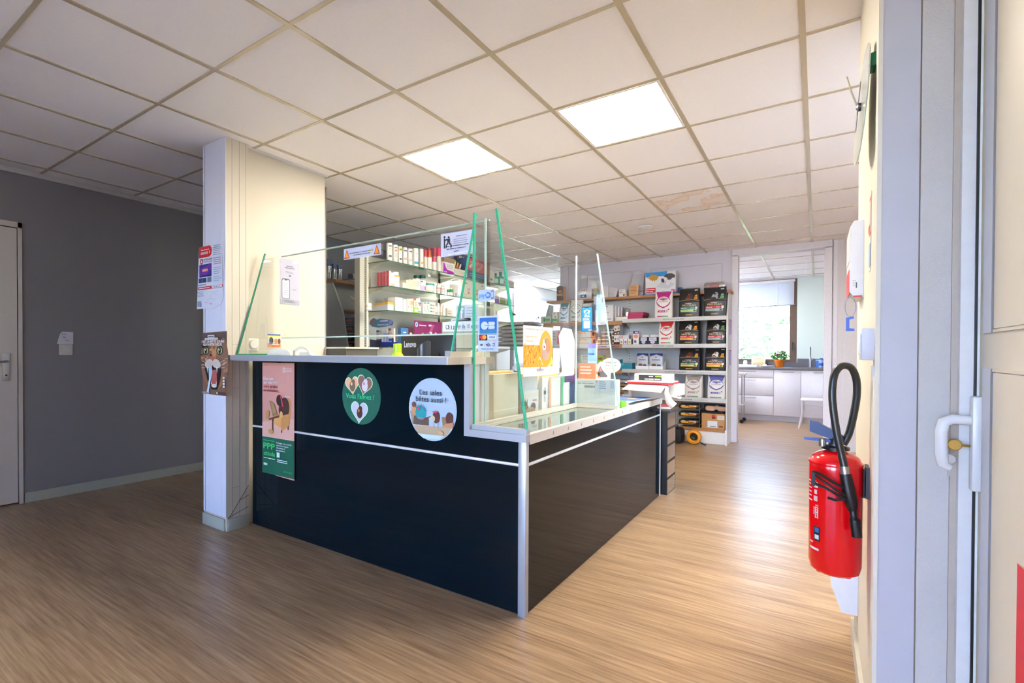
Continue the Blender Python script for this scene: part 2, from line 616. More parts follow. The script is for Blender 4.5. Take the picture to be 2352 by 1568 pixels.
# -- white column with its trunking lines and plinth
M_COLW = M('#c8bfae', .5, 0, .03, 3, .1, 90)
CXA, CXB, CY = -.98, -.70, .412
g = G().box(CXA, CXB, CY, .555, 0, 2.5, M_COLW)
colm = struct('wall_column', g, label='white boxed column at the left end of the counter')
M_PVC_LIT = M('#e4e3ee', .4, 0, .02)  # bluish daylight on the column front is put into this white
M_GAP = M('#8b8378', .8)
G().box(CXA + .026, CXA + .222, CY - .003, CY, .09, 2.5, M_PVC_LIT).build('lit_trunking_cover', colm)  # plate added to carry the paler front tone
for x, w in ((CXA + .022, .03), (CXA + .2225, .018), (CXA + .25, .03)):
    G().box(x, x + .0022, CY - .0006, CY + .002, .08, 2.5, M_GAP).build('joint', colm)
G().box(CXA - .001, CXA + .02, CY - .004, CY, .09, 2.5, M_PVC_LIT).build('trunking_strip', colm)
G().box(CXB - .055, CXB - .0, CY - .004, CY, .09, 2.5, M_PVC_LIT).build('trunking_strip', colm)
for y in (.447, .493, .535):
    G().box(CXB - .002, CXB + .0006, y, y + .0018, .08, 2.5, M_GAP).build('joint', colm)
for z in (1.19, .91, .27):
    G().box(CXB - .002, CXB + .0006, .448, .494, z, z + .0018, M_GAP).build('joint', colm)
for p0, p1 in (((.42, .075), (.552, .265)), ((.49, .18), (.552, .20)), ((.42, .085), (.552, .125))):
    G().tube([(CXB + .0012, p0[0], p0[1]), (CXB + .0012, p1[0], p1[1])], .0014, INK, 6).build('joint', colm)
bb = M('#a6a596', .5)
struct('baseboard_column', G().rbox(CXA - .004, CXB - .012, CY - .011, CY, 0, .078, .003, bb).rbox(CXB, CXB + .011, CY + .004, .553, 0, .078, .003, bb))
pan = struct('wall_panel', G().box(-.98, -.75, .556, 1.172, 0, 2.5, M_COLW), label='white full-height panel behind the counter beside the column')
struct('trim_2', G().box(-.75, -.72, .53, 1.18, 2.486, 2.5, ALU_W))
# thermostat dial on the panel
t = thing('thermostat', 'round white thermostat dial on the white panel behind the glass screen', 'thermostat', (-.75, .565, 1.15), EAST)
G().rbox(0, .082, -.012, 0, 0, .085, .006, WHITEG).build('plate', t)
G().lathe([(.031, 0), (.031, .012), (.027, .018)], WHITEG, 24, T=Matrix.Translation((.041, -.012, .045)) @ Matrix.Rotation(PI / 2, 4, 'X')).build('dial', t)

# -- back wall with panel mouldings, doorway to the kitchen
YB = 5.66
g = G()
g.box(-.97, 1.52, YB, YB + .1, 0, 2.52, M_LILAC)
g.box(1.52, 2.61, YB, YB + .1, 2.42, 2.52, M_LILAC)
g.box(2.61, 3.85, YB + .04, YB + .14, 0, 2.52, M('#dcd5d4', .6))
wb = struct('wall_back', g)
for x0, x1 in ((-.97, -.83), (-.80, -.62)):
    G().box(x0, x1, YB - .012, YB, 0, 2.5, M_LILAC).build('wall_strip', wb)
for x0, x1 in ((-.52, .33), (.45, 1.40)):
    for (a0, a1, b0, b1) in ((x0, x1, 2.335, 2.343), (x0, x0 + .008, 1.2, 2.335), (x1 - .008, x1, 1.2, 2.335)):
        G().box(a0, a1, YB - .005, YB, b0, b1, M('#b3aec0', .6)).build('moulding', wb)
FR = M('#e6e1e6', .5)
g = G()
g.box(1.52, 1.59, YB - .025, YB + .12, 0, 2.42, FR)
g.box(2.53, 2.606, YB - .025, YB + .12, 0, 2.42, FR)
g.box(1.52, 2.606, YB - .025, YB + .12, 2.412, 2.5, FR)
struct('trim_3', g, label='white frame of the open doorway to the kitchen')
struct('trim_4', G().box(2.62, 2.66, YB + .02, YB + .04, 0, 2.5, FR).box(2.72, 2.726, YB + .03, YB + .04, 0, 2.5, FR))

# -- right: short wall, recess, entrance door
Y_J = .40
M_CREAM = M('#efe6d2', .55, 0, .03, 3, .1, 90)
struct('wall_right', G().box(XB, 2.74, Y_J + .01, 1.2, 0, 2.52, M_CREAM))
struct('baseboard_right', G().box(XB - .012, XB, Y_J + .02, 1.195, 0, .07, M('#c9c2b2', .5)))
M_JAMB = M('#cdcbd0', .6, 0, .05, 5, .1, 60)
M_JAMB2 = M('#d6d1cb', .75, 0, .08, 6, .5, 300)
g = G().box(XB - .002, 2.681, Y_J, Y_J + .012, 0, 2.52, M_JAMB).box(2.684, 2.757, Y_J - .002, Y_J + .012, 0, 2.52, M_JAMB2).box(2.681, 2.684, Y_J + .004, Y_J + .012, 0, 2.52, M('#8f7f6c', .8))
struct('wall_reveal', g)
struct('trim_5', G().box(XB - .006, XB + .004, Y_J - .004, Y_J + .05, 0, 2.5, M_CREAM))
XD = 2.79
g = G()
g.box(2.745, 2.757, Y_J - .010, Y_J, 0, 2.3, M('#b9aea0', .6))
g.box(2.757, XD - .008, Y_J - .032, Y_J + .012, 0, 2.3, WHITEG)
g.box(XD - .004, XD + .05, Y_J - .030, Y_J + .012, 0, 2.3, WHITEG)
g.box(2.757, XD + .05, -.78, -.72, 0, 2.3, WHITEG)
g.box(2.757, XD + .05, -.78, Y_J, 2.24, 2.3, WHITEG)
d2 = struct('door_2', g, label='white entrance door with raised panels and a white pull handle')
M_D2 = M('#e6dbc6', .4, 0, .03)
G().box(XD + .001, XD + .05, -.715, Y_J - .040, .02, 2.235, M_D2).build('door_leaf', d2)
G().box(XD - .008, XD - .003, Y_J - .038, Y_J - .028, .02, 2.235, BLACK).build('seal', d2)
for z0, z1 in ((.12, 1.11), (1.19, 2.14)):
    for (y0, y1, a0, a1) in ((.248, .314, z0, z1), (-.60, -.54, z0, z1), (-.54, .244, z0, z0 + .006), (-.54, .244, z1 - .006, z1)):
        G().box(XD - .004, XD + .002, y0, y1, a0, a1, M('#cfd3de', .35) if a1 - a0 > .5 else M_D2).build('panel_bead', d2)
    G().box(XD - .005, XD + .001, .240, .247, z0, z1, M('#85878f', .6)).build('bead_gasket', d2)
    G().box(XD - .003, XD + .002, -.54, .238, z0 + .008, z1 - .008, M_D2).build('door_panel', d2)
hp = G().rbox(XD - .018, XD + .002, .322, .352, .82, 1.043, .004, WHITEG).build('handle_plate', d2)
hz = [(XD - .012, .338, .985), (XD - .05, .338, .986), (XD - .066, .338, .978), (XD - .071, .339, .955), (XD - .070, .339, .90), (XD - .066, .339, .875), (XD - .052, .339, .868)]
G().tube(hz, [.011, .012, .013, .013, .013, .012, .008], WHITEG, 12).build('pull_handle', d2)
# keys in the lock
t = thing('key_bunch', 'brass key in the entrance door lock with a steel key hanging below', 'keys', (XD - .022, .336, .925))
G().tube([(.004, 0, 0), (-.012, 0, 0)], .003, M('#b08d4a', .3, .8), 8).lathe([(.012, -.0015), (.014, 0), (.012, .0015)], M('#b08d4a', .3, .8), 14, T=Matrix.Translation((-.024, 0, 0)) @ Matrix.Rotation(PI / 2, 4, 'X')).build('brass_key', t)
G().tube([(-.030 + .008 * math.cos(a), .003, -.013 + .011 * math.sin(a)) for a in [2 * PI * i / 14 for i in range(15)]], .001, STEEL, 6).build('key_ring', t)
G().lathe([(.011, -.0012), (.0125, 0), (.011, .0012)], STEEL, 14, T=Matrix.Translation((-.032, .004, -.036)) @ Matrix.Rotation(PI / 2, 4, 'X')).box(-.036, -.028, .003, .005, -.078, -.045, STEEL).box(-.028, -.025, .003, .005, -.074, -.066, STEEL).build('steel_key', t)
# red bag hanging on the door at the edge of the picture
r, a = sheet('red_poster', 'red printed poster low on the entrance door at the picture edge', 'poster', (XD - .0035, -.43, .25), .46, .50, -PI / 2, '#d8303c', pts=[(0, 0), (1, 0), (.96, .4), (.94, .8), (.9, 1), (0, 1)])
bpy.data.objects[r.name].rotation_euler.z = -PI / 2
r.location = (XD - .0065, .06, .25)
a.finish(r)

# -- wall above/around the entrance door, the waiting side behind the camera
g = G()
g.box(2.76, 2.86, -.78, Y_J + .012, 2.3, 2.52, M_WALLW)
g.box(2.76, 2.86, -4.8, -.78, 0, 2.52, M_WALLW)
g.box(2.74, 2.86, Y_J + .012, 1.2, 0, 2.52, M_WALLW)
struct('wall_right_near', g)
g = G()
for (x0, x1, z0, z1) in ((-2.8, -1.0, 0, 2.52), (2.5, 2.86, 0, 2.52), (-1.0, 2.5, 0, .1), (-1.0, 2.5, 2.4, 2.52), (.7, .85, .1, 2.4)):
    g.box(x0, x1, -3.6, -3.4, z0, z1, M_WALLW)
struct('wall_front', g)
for i, (x0, x1) in enumerate(((-1.0, .7), (.85, 2.5))):  # out-of-view windows, added to supply daylight from behind
    g = G()
    fw = M('#d9d9dc', .4)
    for (a0, a1, b0, b1) in ((x0, x1, .1, .16), (x0, x1, 2.34, 2.4), (x0, x0 + .06, .16, 2.34), (x1 - .06, x1, .16, 2.34), ((x0 + x1) / 2 - .03, (x0 + x1) / 2 + .03, .16, 2.34)):
        g.box(a0, a1, -3.54, -3.46, b0, b1, fw)
    w_ = struct('window_%d' % (i + 1), g)
    G().box(x0 + .06, x1 - .06, -3.505, -3.50, .16, 2.34, PANE_T).build('pane', w_)
    portal('window_portal', ((x0 + x1) / 2, -3.61, 1.25), (PI / 2, 0, PI), x1 - x0, 2.3)

# -- recess to the right beyond the short wall, with an unseen window added for daylight
g = G()
g.box(2.74, 3.85, 1.2, 1.3, 0, 2.52, M_WALLW)
g.box(3.85, 3.95, 1.2, 1.35, 0, 2.52, M_WALLW)
g.box(3.85, 3.95, 2.75, 5.8, 0, 2.52, M_WALLW)
g.box(3.85, 3.95, 1.35, 2.75, 0, .12, M_WALLW)
g.box(3.85, 3.95, 1.35, 2.75, 2.4, 2.52, M_WALLW)
struct('wall_right_far', g)
g = G()
for (a0, a1, b0, b1) in ((1.35, 2.75, .12, .18), (1.35, 2.75, 2.34, 2.4), (1.35, 1.41, .18, 2.34), (2.69, 2.75, .18, 2.34), (2.02, 2.08, .18, 2.34)):
    g.box(3.87, 3.93, a0, a1, b0, b1, WHITE)
w_ = struct('window_3', g)
G().box(3.898, 3.902, 1.41, 2.69, .18, 2.34, PANE).build('pane', w_)
portal('window_portal', (3.97, 2.05, 1.26), (PI / 2, 0, PI / 2), 1.4, 2.28)

# -- far rooms: kitchen shell and the bright room on the left
M_KW = M('#ece9ee', .6)
g = G()
g.box(.45, .55, YB + .1, 8.64, 0, 2.52, M_KW)
struct('wall_far_left', g)
struct('wall_far_right', G().box(3.2, 3.3, YB + .14, 8.64, 0, 2.52, M_KW))
YK = 8.65
g = G()
g.box(-2.8, -2.2, YK, YK + .2, 0, 2.52, M_KW).box(-.3, .7, YK, YK + .2, 0, 2.52, M_KW).box(-2.2, -.3, YK, YK + .2, 0, .8, M_KW).box(-2.2, -.3, YK, YK + .2, 2.3, 2.52, M_KW)
g.box(2.16, 3.3, YK, YK + .2, 0, 2.52, M_GREENW)
g.box(.7, 2.16, YK, YK + .2, 0, 1.0, M_KW)
g.box(.7, 2.16, YK, YK + .2, 2.48, 2.52, M_KW)
struct('wall_far', g)
M_FB = M('#5f4a3c', .45, 0, .1)
g = G()
for (a0, a1, b0, b1) in ((.7, 2.16, 1.0, 1.055), (.7, 2.16, 2.44, 2.48), (.7, .78, 1.055, 2.44), (2.05, 2.16, 1.055, 2.44)):
    g.box(a0, a1, YK + .0, YK + .07, b0, b1, M_FB)
w4 = struct('window_4', g, label='brown framed kitchen window with a raised blind')
G().box(.78, 2.05, YK + .045, YK + .05, 1.055, 2.44, PANE).build('pane', w4)
G().rbox(2.085, 2.105, YK - .03, YK, 1.25, 1.36, .004, M('#2b2623', .4)).box(2.088, 2.102, YK - .045, YK - .03, 1.20, 1.31, M('#2b2623', .4)).build('window_handle', w4)
portal('window_portal', (1.43, YK + .22, 1.75), (PI / 2, 0, 0), 1.4, 1.4)
# blind
t = thing('venetian_blind', 'white venetian blind half raised over the kitchen window', 'blind', (0, 0, 0))
G().box(.74, 2.13, YK - .045, YK - .015, 2.425, 2.465, WHITE).build('head_rail', t)
g = G()
for i in range(27):
    z = 2.415 - i * .0145
    g.box(.76, 2.115, YK - .045, YK - .025, z - .001, z + .0005, M('#dfdfe8', .5), T=Matrix.Translation((0, YK - .035, z)) @ Matrix.Rotation(.9, 4, 'X') @ Matrix.Translation((0, -YK + .035, -z)))
o = g.build('slats', t)
o['kind'] = 'stuff'
G().tube([(.75, YK - .034, 1.99), (2.125, YK - .034, 2.02)], .012, M('#a9a9b2', .4), 8).build('bottom_rail', t)
G().tube([(1.86, YK - .048, 2.45), (1.862, YK - .048, 2.0)], .003, WHITE, 6).build('cord', t)
# bright room window (left)
g = G()
for (a0, a1, b0, b1) in ((6.55, 8.55, .9, .96), (6.55, 8.55, 2.24, 2.3), (6.55, 6.61, .96, 2.24), (8.49, 8.55, .96, 2.24), (7.47, 7.53, .96, 2.24), (6.55, 8.55, 1.86, 1.90)):
    g.box(-2.46, -2.395, a0, a1, b0, b1, M('#c9c9d2', .4))
w5 = struct('window_5', g, label='white framed window of the bright back room')
G().box(-2.45, -2.445, 6.61, 8.49, .96, 2.24, PANE).build('pane', w5)
portal('window_portal', (-2.82, 7.55, 1.6), (PI / 2, 0, -PI / 2), 2.0, 1.4)

g = G()
for (a0, a1, b0, b1) in ((-2.2, -.3, .8, .86), (-2.2, -.3, 2.24, 2.3), (-2.2, -2.14, .86, 2.24), (-.36, -.3, .86, 2.24), (-1.28, -1.22, .86, 2.24)):
    g.box(a0, a1, YK + .05, YK + .11, b0, b1, M('#c9c9d2', .4))
w6 = struct('window_6', g)  # never in view; added to throw daylight on the far ceiling
G().box(-2.14, -.36, YK + .078, YK + .083, .86, 2.24, PANE).build('pane', w6)
portal('window_portal', (-1.25, YK + .22, 1.55), (PI / 2, 0, 0), 1.9, 1.5)

# -- garden behind the kitchen window
def leaf_mass(name, label, c, rad, n, cols, seed, parent=None, size=(.05, .12)):
    r = random.Random(seed)
    g = G()
    ms = [M(cc, .5, 0, .2) for cc in cols]
    for i in range(n):
        while True:
            p = [r.uniform(-1, 1) for _ in range(3)]
            if p[0] ** 2 + p[1] ** 2 + p[2] ** 2 < 1: break
        p = Vector((c[0] + p[0] * rad[0], c[1] + p[1] * rad[1], c[2] + p[2] * rad[2]))
        s_ = r.uniform(*size)
        T = Matrix.Translation(p) @ Matrix.Rotation(r.uniform(0, 6.28), 4, 'Z') @ Matrix.Rotation(r.uniform(-1.2, 1.2), 4, 'X') @ Matrix.Rotation(r.uniform(-1.2, 1.2), 4, 'Y')
        g.add([(-s_ * .5, 0, 0), (0, -s_ * .25, s_ * .06), (s_ * .5, 0, 0), (0, s_ * .25, s_ * .06)], [(0, 1, 2, 3)], r.choice(ms), T)
    o = g.build(name, parent)
    return o
struct('ground_outside', G().box(-12, 14, 8.9, 22, -.3, -.1, M('#7d8a5c', .9)).box(-12, 14, -14, -4.85, -.3, -.1, M('#8d8a84', .9)).box(4.2, 14, -4.85, 8.9, -.3, -.1, M('#8d8a84', .9)).box(-12, -2.9, -4.85, 8.9, -.3, -.1, M('#8d8a84', .9)))
for i, (x, y, z, rx_, rz_, lab) in enumerate(((.9, 12.0, 1.2, 1.7, 1.6, 'sunlit green garden shrub at the left of the kitchen window'), (2.6, 14.4, 1.5, 2.0, 1.9, 'sunlit green garden shrub at the right of the kitchen window'))):
    t = thing('garden_shrub', lab, 'shrub', (x, y, -.1), group='shrubs outside the kitchen window')
    o = leaf_mass('foliage', '', (0, 0, z), (rx_, .9, rz_), 5000, ('#86a566', '#a9bd85', '#c9d2ae', '#6f9562'), 3 + i, t, (.10, .2))
    o['kind'] = 'stuff'
    G().tube([(0, 0, 0), (.05, .02, .8), (.0, 0, 1.4)], .06, M('#5d4a38', .9), 8).build('trunk', t)
# ================================================================== RECEPTION COUNTER
M_NAVY = M('#021119', 0.06, 0, 0.12, 2.5)
YF, XR, YE = .58, 1.40, 2.70      # front plane, right plane, far end
M_NAVY.node_tree.nodes['Principled BSDF'].inputs['Specular IOR Level'].default_value = 0.32
rc = thing('reception_counter', 'dark glossy L-shaped reception counter with aluminium edges', 'counter', (0, 0, 0))
ZT = .655
G().box(-.70, 1.085, YF, YF + .018, ZT + .006, 1.09, M_NAVY).build('front_panel', rc)
G().box(1.085, XR - .027, YF, YF + .018, ZT + .006, .762, M_NAVY).build('front_panel', rc)
G().box(-.70, XR - .027, YF, YF + .018, .004, ZT - .006, M_NAVY).build('front_panel', rc)
G().box(XR - .018, XR, YF + .02, YE, ZT + .006, .748, M_NAVY).build('side_panel', rc)
G().box(XR - .018, XR, YF + .02, YE, .004, ZT - .006, M_NAVY).build('side_panel', rc)
G().rbox(-.70, XR - .027, YF - .006, YF + .012, ZT - .0065, ZT + .0065, .003, ALU_W).build('trim_strip', rc)
G().rbox(XR - .012, XR + .006, YF + .01, YE, ZT - .0065, ZT + .0065, .003, ALU_W).build('trim_strip', rc)
G().rbox(XR - .027, XR + .010, YF - .010, YF + .020, 0, .765, .002, ALU).build('corner_post', rc)
G().box(XR - .02, XR + .004, YE, YE + .014, 0, .785, ALU_W).build('end_post', rc)
# lower top with alu edge, mitred step up to the high top
G().prism([(1.080, 1.09), (1.080, .757), (1.415, .757), (1.415, .789), (1.113, .789), (1.113, 1.09)], 'y', YF - .015, YF + .02, ALU).build('edge_band', rc)
G().box(XR - .012, XR + .015, YF + .02, YE + .014, .745, .789, M('#d3c9be', .4, .1)).build('edge_band', rc)
G().box(.70, XR - .012, YF + .02, YE, .742, .776, WHITE).build('lower_top', rc)
for i in range(8):
    y = .82 + i * .16
    G().prism([(y - .008, .758), (y, .778), (y + .008, .758), (y + .004, .758), (y, .770), (y - .004, .758)], 'x', XR + .015, XR + .0156, M('#9a7a4e', .7)).build('paw_sticker', rc)
# high top, overhanging the front
G().box(-.70, 1.10, .425, .765, 1.091, 1.122, WHITE).build('high_top', rc)
G().box(-.70, 1.10, .415, .425, 1.089, 1.1235, ALU).build('edge_band', rc)
G().box(1.10, 1.108, .415, .765, 1.089, 1.1235, M('#d9cbb4', .4, .05)).build('edge_band', rc)
G().box(1.06, 1.085, YF + .018, .76, .776, 1.09, ALU_W).build('step_panel', rc)
G().box(.70, 1.06, .74, .76, .776, 1.09, M('#c9c5bc', .5)).build('inner_panel', rc)
# desk on the staff side
t = thing('staff_desk', 'white desk on the staff side behind the high counter', 'desk', (0, 0, 0))
G().box(-.72, .695, .775, 1.65, .71, .74, WHITE).build('desk_top', t)
for x in (-.69, .64):
    for y in (.80, 1.60):
        G().box(x, x + .04, y, y + .04, 0, .71, STEEL).build('leg', t)

# ---- glass screens
def pane(parent, ax, a0, a1, pts, name='glass_pane', edges=(), m=GLASS, em=EDGE):
    p = G().prism(pts, ax, a0, a1, m).build(name, parent)
    for (p0, p1) in edges:
        def P(q):
            a = (a0 + a1) / 2
            return (a, q[0], q[1]) if ax == 'x' else (q[0], a, q[1])
        d = Vector(P(p1)) - Vector(P(p0))
        h = (a1 - a0) / 2
        T = Matrix.Translation(P(p0)) @ d.to_track_quat('Z', 'Y').to_matrix().to_4x4()
        G().box(-h, h, -h, h, 0, d.length, em, T).build('glass_edge', p)
    return p
ls = thing('glass_screen', 'tall glass screen on the low counter with payment stickers', 'glass screen', (0, 0, 0))
pane(ls, 'y', .592, .602, [(1.112, .808), (1.40, .808), (1.238, 1.79), (1.112, 1.79)],
     edges=(((1.112, .808), (1.112, 1.79)), ((1.40, .808), (1.238, 1.79))))
pane(ls, 'x', 1.100, 1.108, [(.70, .808), (1.742, .808), (1.742, 1.79), (.70, 1.79)], edges=(((.70, .808), (.70, 1.79)), ((1.742, .808), (1.742, 1.79))), em=M('#cfe9dc', .2))
pane(ls, 'y', 1.742, 1.750, [(1.112, .808), (1.40, .808), (1.25, 1.79), (1.112, 1.79)], edges=(((1.40, .808), (1.25, 1.79)),), em=M('#a8d2c0', .2))
RAIL = M('#c5bfae', .35, .3)
G().box(1.095, 1.408, .580, .612, .789, .810, ALU).build('base_rail', ls)
G().box(1.092, 1.118, .612, 1.735, .789, .810, RAIL).box(1.118, 1.126, .612, 1.735, .789, .796, RAIL).build('base_rail', ls)
G().box(1.092, 1.40, 1.735, 1.757, .789, .810, RAIL).box(1.126, 1.40, 1.727, 1.735, .789, .796, RAIL).build('base_rail', ls)
t = thing('glass_counter_plate', 'dark mirror-like glass plate lying on the low counter inside the rails', 'glass plate', (0, 0, 0))
G().box(1.128, 1.385, .614, 1.726, .777, .786, M('#8d9a90', .03, 0.75, .02)).build('plate', t)

us = thing('glass_screen', 'long glass screen on the high counter with notices stuck on', 'glass screen', (0, 0, 0))
SP = [(.475, 1.126), (.775, 1.126), (.775, 1.805), (.66, 1.805)]
pane(us, 'x', -.694, -.686, SP, edges=((SP[0], SP[3]), (SP[0], SP[1])), em=EDGE_D)
pane(us, 'x', 1.072, 1.080, SP, edges=((SP[0], SP[3]),))
pane(us, 'y', .775, .783, [(-.686, 1.24), (1.072, 1.24), (1.072, 1.805), (-.686, 1.805)], edges=(((-.686, 1.24), (1.072, 1.24)), ((-.686, 1.805), (1.072, 1.805))), em=M('#c6d6c2', .3))
G().box(1.066, 1.086, .455, .765, 1.1236, 1.148, M('#d5c8ad', .35, .1)).box(1.064, 1.088, .447, .455, 1.1236, 1.15, ALU).build('base_rail', us)

# ================================================================== NOTICES ON THE GLASS
def onY(Y, px0, py0, px1, py1):
    a, b = at('Y', Y, px0, py0), at('Y', Y, px1, py1)
    return a.x, b.x, b.z, a.z       # x0,x1,zbot,ztop
def onX(X, px0, py0, px1, py1):
    a, b = at('X', X, px0, py0), at('X', X, px1, py1)
    return a.y, b.y, b.z, a.z

# card payment sticker
r, a = sheet('payment_sticker', 'white sticker with blue card logo and payment symbols on the glass', 'sticker', (1.142, .5908, 1.148), .111, .162, SOUTH, '#c9d3ea')
a.rect(.07, .50, .93, .95, '#1f5fb0').rect(.07, .50, .93, .62, '#2a7aa5').ell(.32, .73, .18, .115, '#cfdcec')
a.rect(.52, .735, .80, .83, '#cfdcec').rect(.52, .63, .80, .725, '#cfdcec').ell(.78, .782, .065, .0475, '#cfdcec').ell(.78, .6775, .065, .0475, '#cfdcec').rect(.34, .722, .56, .738, '#1f5fb0')
a.rect(.07, .31, .46, .48, '#16161a').ell(.21, .405, .10, .062, '#e0241f').ell(.33, .405, .10, .062, '#f39a1e').rect(.15, .325, .40, .332, '#d8d8d8')
a.rect(.50, .32, .93, .48, '#e8edf6').rect(.50, .467, .93, .48, '#1c2f7a').rect(.50, .318, .93, .335, '#d2a24a').text('VISA', .56, .372, .062, '#1c2f7a', .32, .015)
a.rect(.13, .165, .26, .215, '#3d4350').rect(.76, .15, .85, .235, '#3d4350').rect(.775, .165, .835, .22, '#c9d3ea').ell(.47, .19, .14, .065, '#8b94a8').ell(.47, .19, .125, .056, '#c9d3ea').poly([(.40, .19), (.47, .225), (.53, .20), (.60, .15), (.56, .145), (.47, .165)], '#4a5160').poly([(.5, .225), (.54, .235), (.70, .15), (.66, .15)], '#4a5160')
a.text('~8 4 7', .5, .06, .028, '#5a6274', .62, 0, 'c')
a.finish(r)
r, a = sheet('mobile_payment_sticker', 'pale blue sticker with a blue wordmark and phone on the glass', 'sticker', (1.142, .5908, 1.376), .090, .056, SOUTH, '#c3cde6', pts=[(0, 0), (1, .05), (1, 1), (0, .93)])
a.text('pay', .06, .36, .36, '#1f8fd0', .36, .02).ell(.60, .5, .155, .25, '#1673c0').text('lib', .5, .4, .28, '#dfeaf6', .2, .015).rrect(.78, .2, .96, .85, .004, '#4a4f5c').rect(.80, .28, .94, .77, '#b8c6e4')
a.finish(r)

# banner with warning triangles
r, a = sheet('warning_banner', 'white banner with two orange warning triangles on the glass screen', 'notice', (-.028, .7742, 1.716), .328, .066, SOUTH, '#cfd0e2')
for u in (.09, .90):
    a.poly([(u - .08, .08), (u + .08, .08), (u, .92)], '#a83a2e').poly([(u - .058, .16), (u + .058, .16), (u, .76)], '#f0962c')
a.rect(.66, .44, .82, .56, '#d8e04a').text('~3 2 9 2 8 5 2', .17, .46, .09, '#54566a', .64).text('~4 4 10 7 3 5', .28, .25, .09, '#54566a', .45)
a.finish(r)
# notice with two small figures
r, a = sheet('figure_notice', 'white notice with two small black figures on the glass screen', 'notice', (.758, .7742, 1.652), .209, .121, SOUTH, '#d6d5e6')
fc = '#2b2a30'
a.rect(.10, .36, .145, .80, fc).ell(.125, .86, .03, .05, fc).poly([(.14, .66), (.22, .72), (.21, .77), (.14, .74)], fc)
a.ell(.26, .82, .03, .05, fc).poly([(.22, .58), (.30, .58), (.31, .76), (.21, .76)], fc).poly([(.22, .60), (.16, .46), (.17, .36), (.20, .36), (.20, .46), (.26, .54)], fc).poly([(.30, .60), (.36, .46), (.35, .36), (.32, .36), (.32, .46), (.26, .54)], fc)
a.text('~10 10', .5, .80, .035, '#55535f', .34).lines(.42, .94, .70, .085, 3, .022, '#8a8894', 3)
a.text('~5 2 2 3 8 2 2 8', .2, .40, .045, '#34323c', .7, .01).text('~4 6 2 7 2 1 1', .2, .28, .045, '#34323c', .62, .01).text('~8 1', .44, .16, .04, '#34323c', .16)
a.poly([(.24, .03), (.9, .10), (.9, .14), (.24, .07)], '#f6f5f4')
a.finish(r)
# social network sheet
r, a = sheet('social_notice', 'white sheet with a grey square letter f behind the glass', 'notice', (.862, .7742, 1.305), .145, .085, SOUTH, '#cdd2d6')
a.rect(.08, .10, .40, .92, '#8f979e').text('f', .2, .2, .62, '#e6eaee', .15, .03).lines(.48, .95, .82, .17, 4, .04, '#8c9196', 5)
a.finish(r)
r, a = sheet('card_minimum_notice', 'white strip reading card payment from ten euros on the glass', 'notice', (.772, .7742, 1.254), .262, .05, SOUTH, '#dfe1e6')
a.text('CB à partir de 10 euros', .08, .30, .42, '#24242c', .84, .012).rect(.08, .2, .92, .23, '#24242c')
a.finish(r)
r, a = sheet('address_strip', 'narrow white strip with small print above the ten euro notice', 'notice', (.83, .7742, 1.306), .13, .016, SOUTH, '#cfd3da')
a.text('~25', .08, .25, .4, '#7d8490', .8)
a.finish(r)

# homeopathy poster and other papers on the long low pane
XL = 1.1082
r, a = sheet('homeopathy_poster', 'white poster with an orange photo of a dog on the glass', 'poster', (XL, 1.05, 1.012), .345, .283, EAST, '#dbd1c7', th=.001)
a.rect(0, .18, 1, .62, '#f08a1c')
rr = random.Random(4)
for i in range(90):
    u, v = rr.uniform(.02, .62), rr.uniform(.20, .60)
    a.k = .0011
    a.poly([(u, v), (u + rr.uniform(.01, .03), v + rr.uniform(-.02, .02)), (u + rr.uniform(-.02, .03), v + rr.uniform(.03, .09))], rr.choice(('#d8650f', '#f6a931', '#b34a0c', '#fbc24a')))
a.k = .0016
a.ell(.62, .36, .06, .16, '#f7dba0', tilt=.3).ell(.72, .28, .22, .055, '#fbe3a4', tilt=-.35).ell(.88, .3, .12, .10, '#f7c64c').ell(.75, .55, .225, .37, '#f08c12').ell(.755, .56, .15, .25, '#b98a70')
a.ell(.80, .62, .10, .16, '#a8714f', tilt=.3).ell(.68, .60, .06, .09, '#e7d6cb', tilt=.2).ell(.66, .70, .025, .05, '#d9b79a', tilt=.5).ell(.70, .43, .10, .10, '#a48578').poly([(.70, .70), (.76, .80), (.74, .62)], '#5c7a3a').ell(.665, .60, .012, .018, '#2a1d18').ell(.69, .585, .014, .02, '#2a1d18')
a.text("L'HOMÉOPATHIE POUR EUX AUSSI", .05, .915, .035, '#4f4a48', .86).text('Demandez-nous', .05, .77, .045, '#e88a3a', .40, .004).text('conseil', .06, .68, .045, '#e88a3a', .22, .004)
a.rect(.42, .075, .66, .09, '#f2d33a').text('BOIRON', .42, .10, .045, '#2e5fa3', .24, .012).ell(.54, .16, .012, .02, '#d8343a')
a.finish(r)
r, a = sheet('blank_card', 'blank white card corner sticking out under the homeopathy poster', 'card', (XL, 1.397, 1.018), .09, .075, EAST, '#ebe6dd', pts=[(0, 0), (.9, 0), (1, .1), (1, .9), (.9, 1), (0, 1)])
a.finish(r)
r, a = sheet('tall_paper', 'tall blank white paper with cut top corners on the glass', 'paper', (XL, 1.478, .998), .235, .305, EAST, '#d3ccc0', pts=[(.05, 0), (.0, .02), (.2, .1), (.15, .3), (.0, .83), (.25, 1), (.78, .99), (1, .75), (.98, .03), (.9, 0)])
a.lines(.2, .9, .3, .06, 3, .004, '#e0d9cc', 2)
a.finish(r)
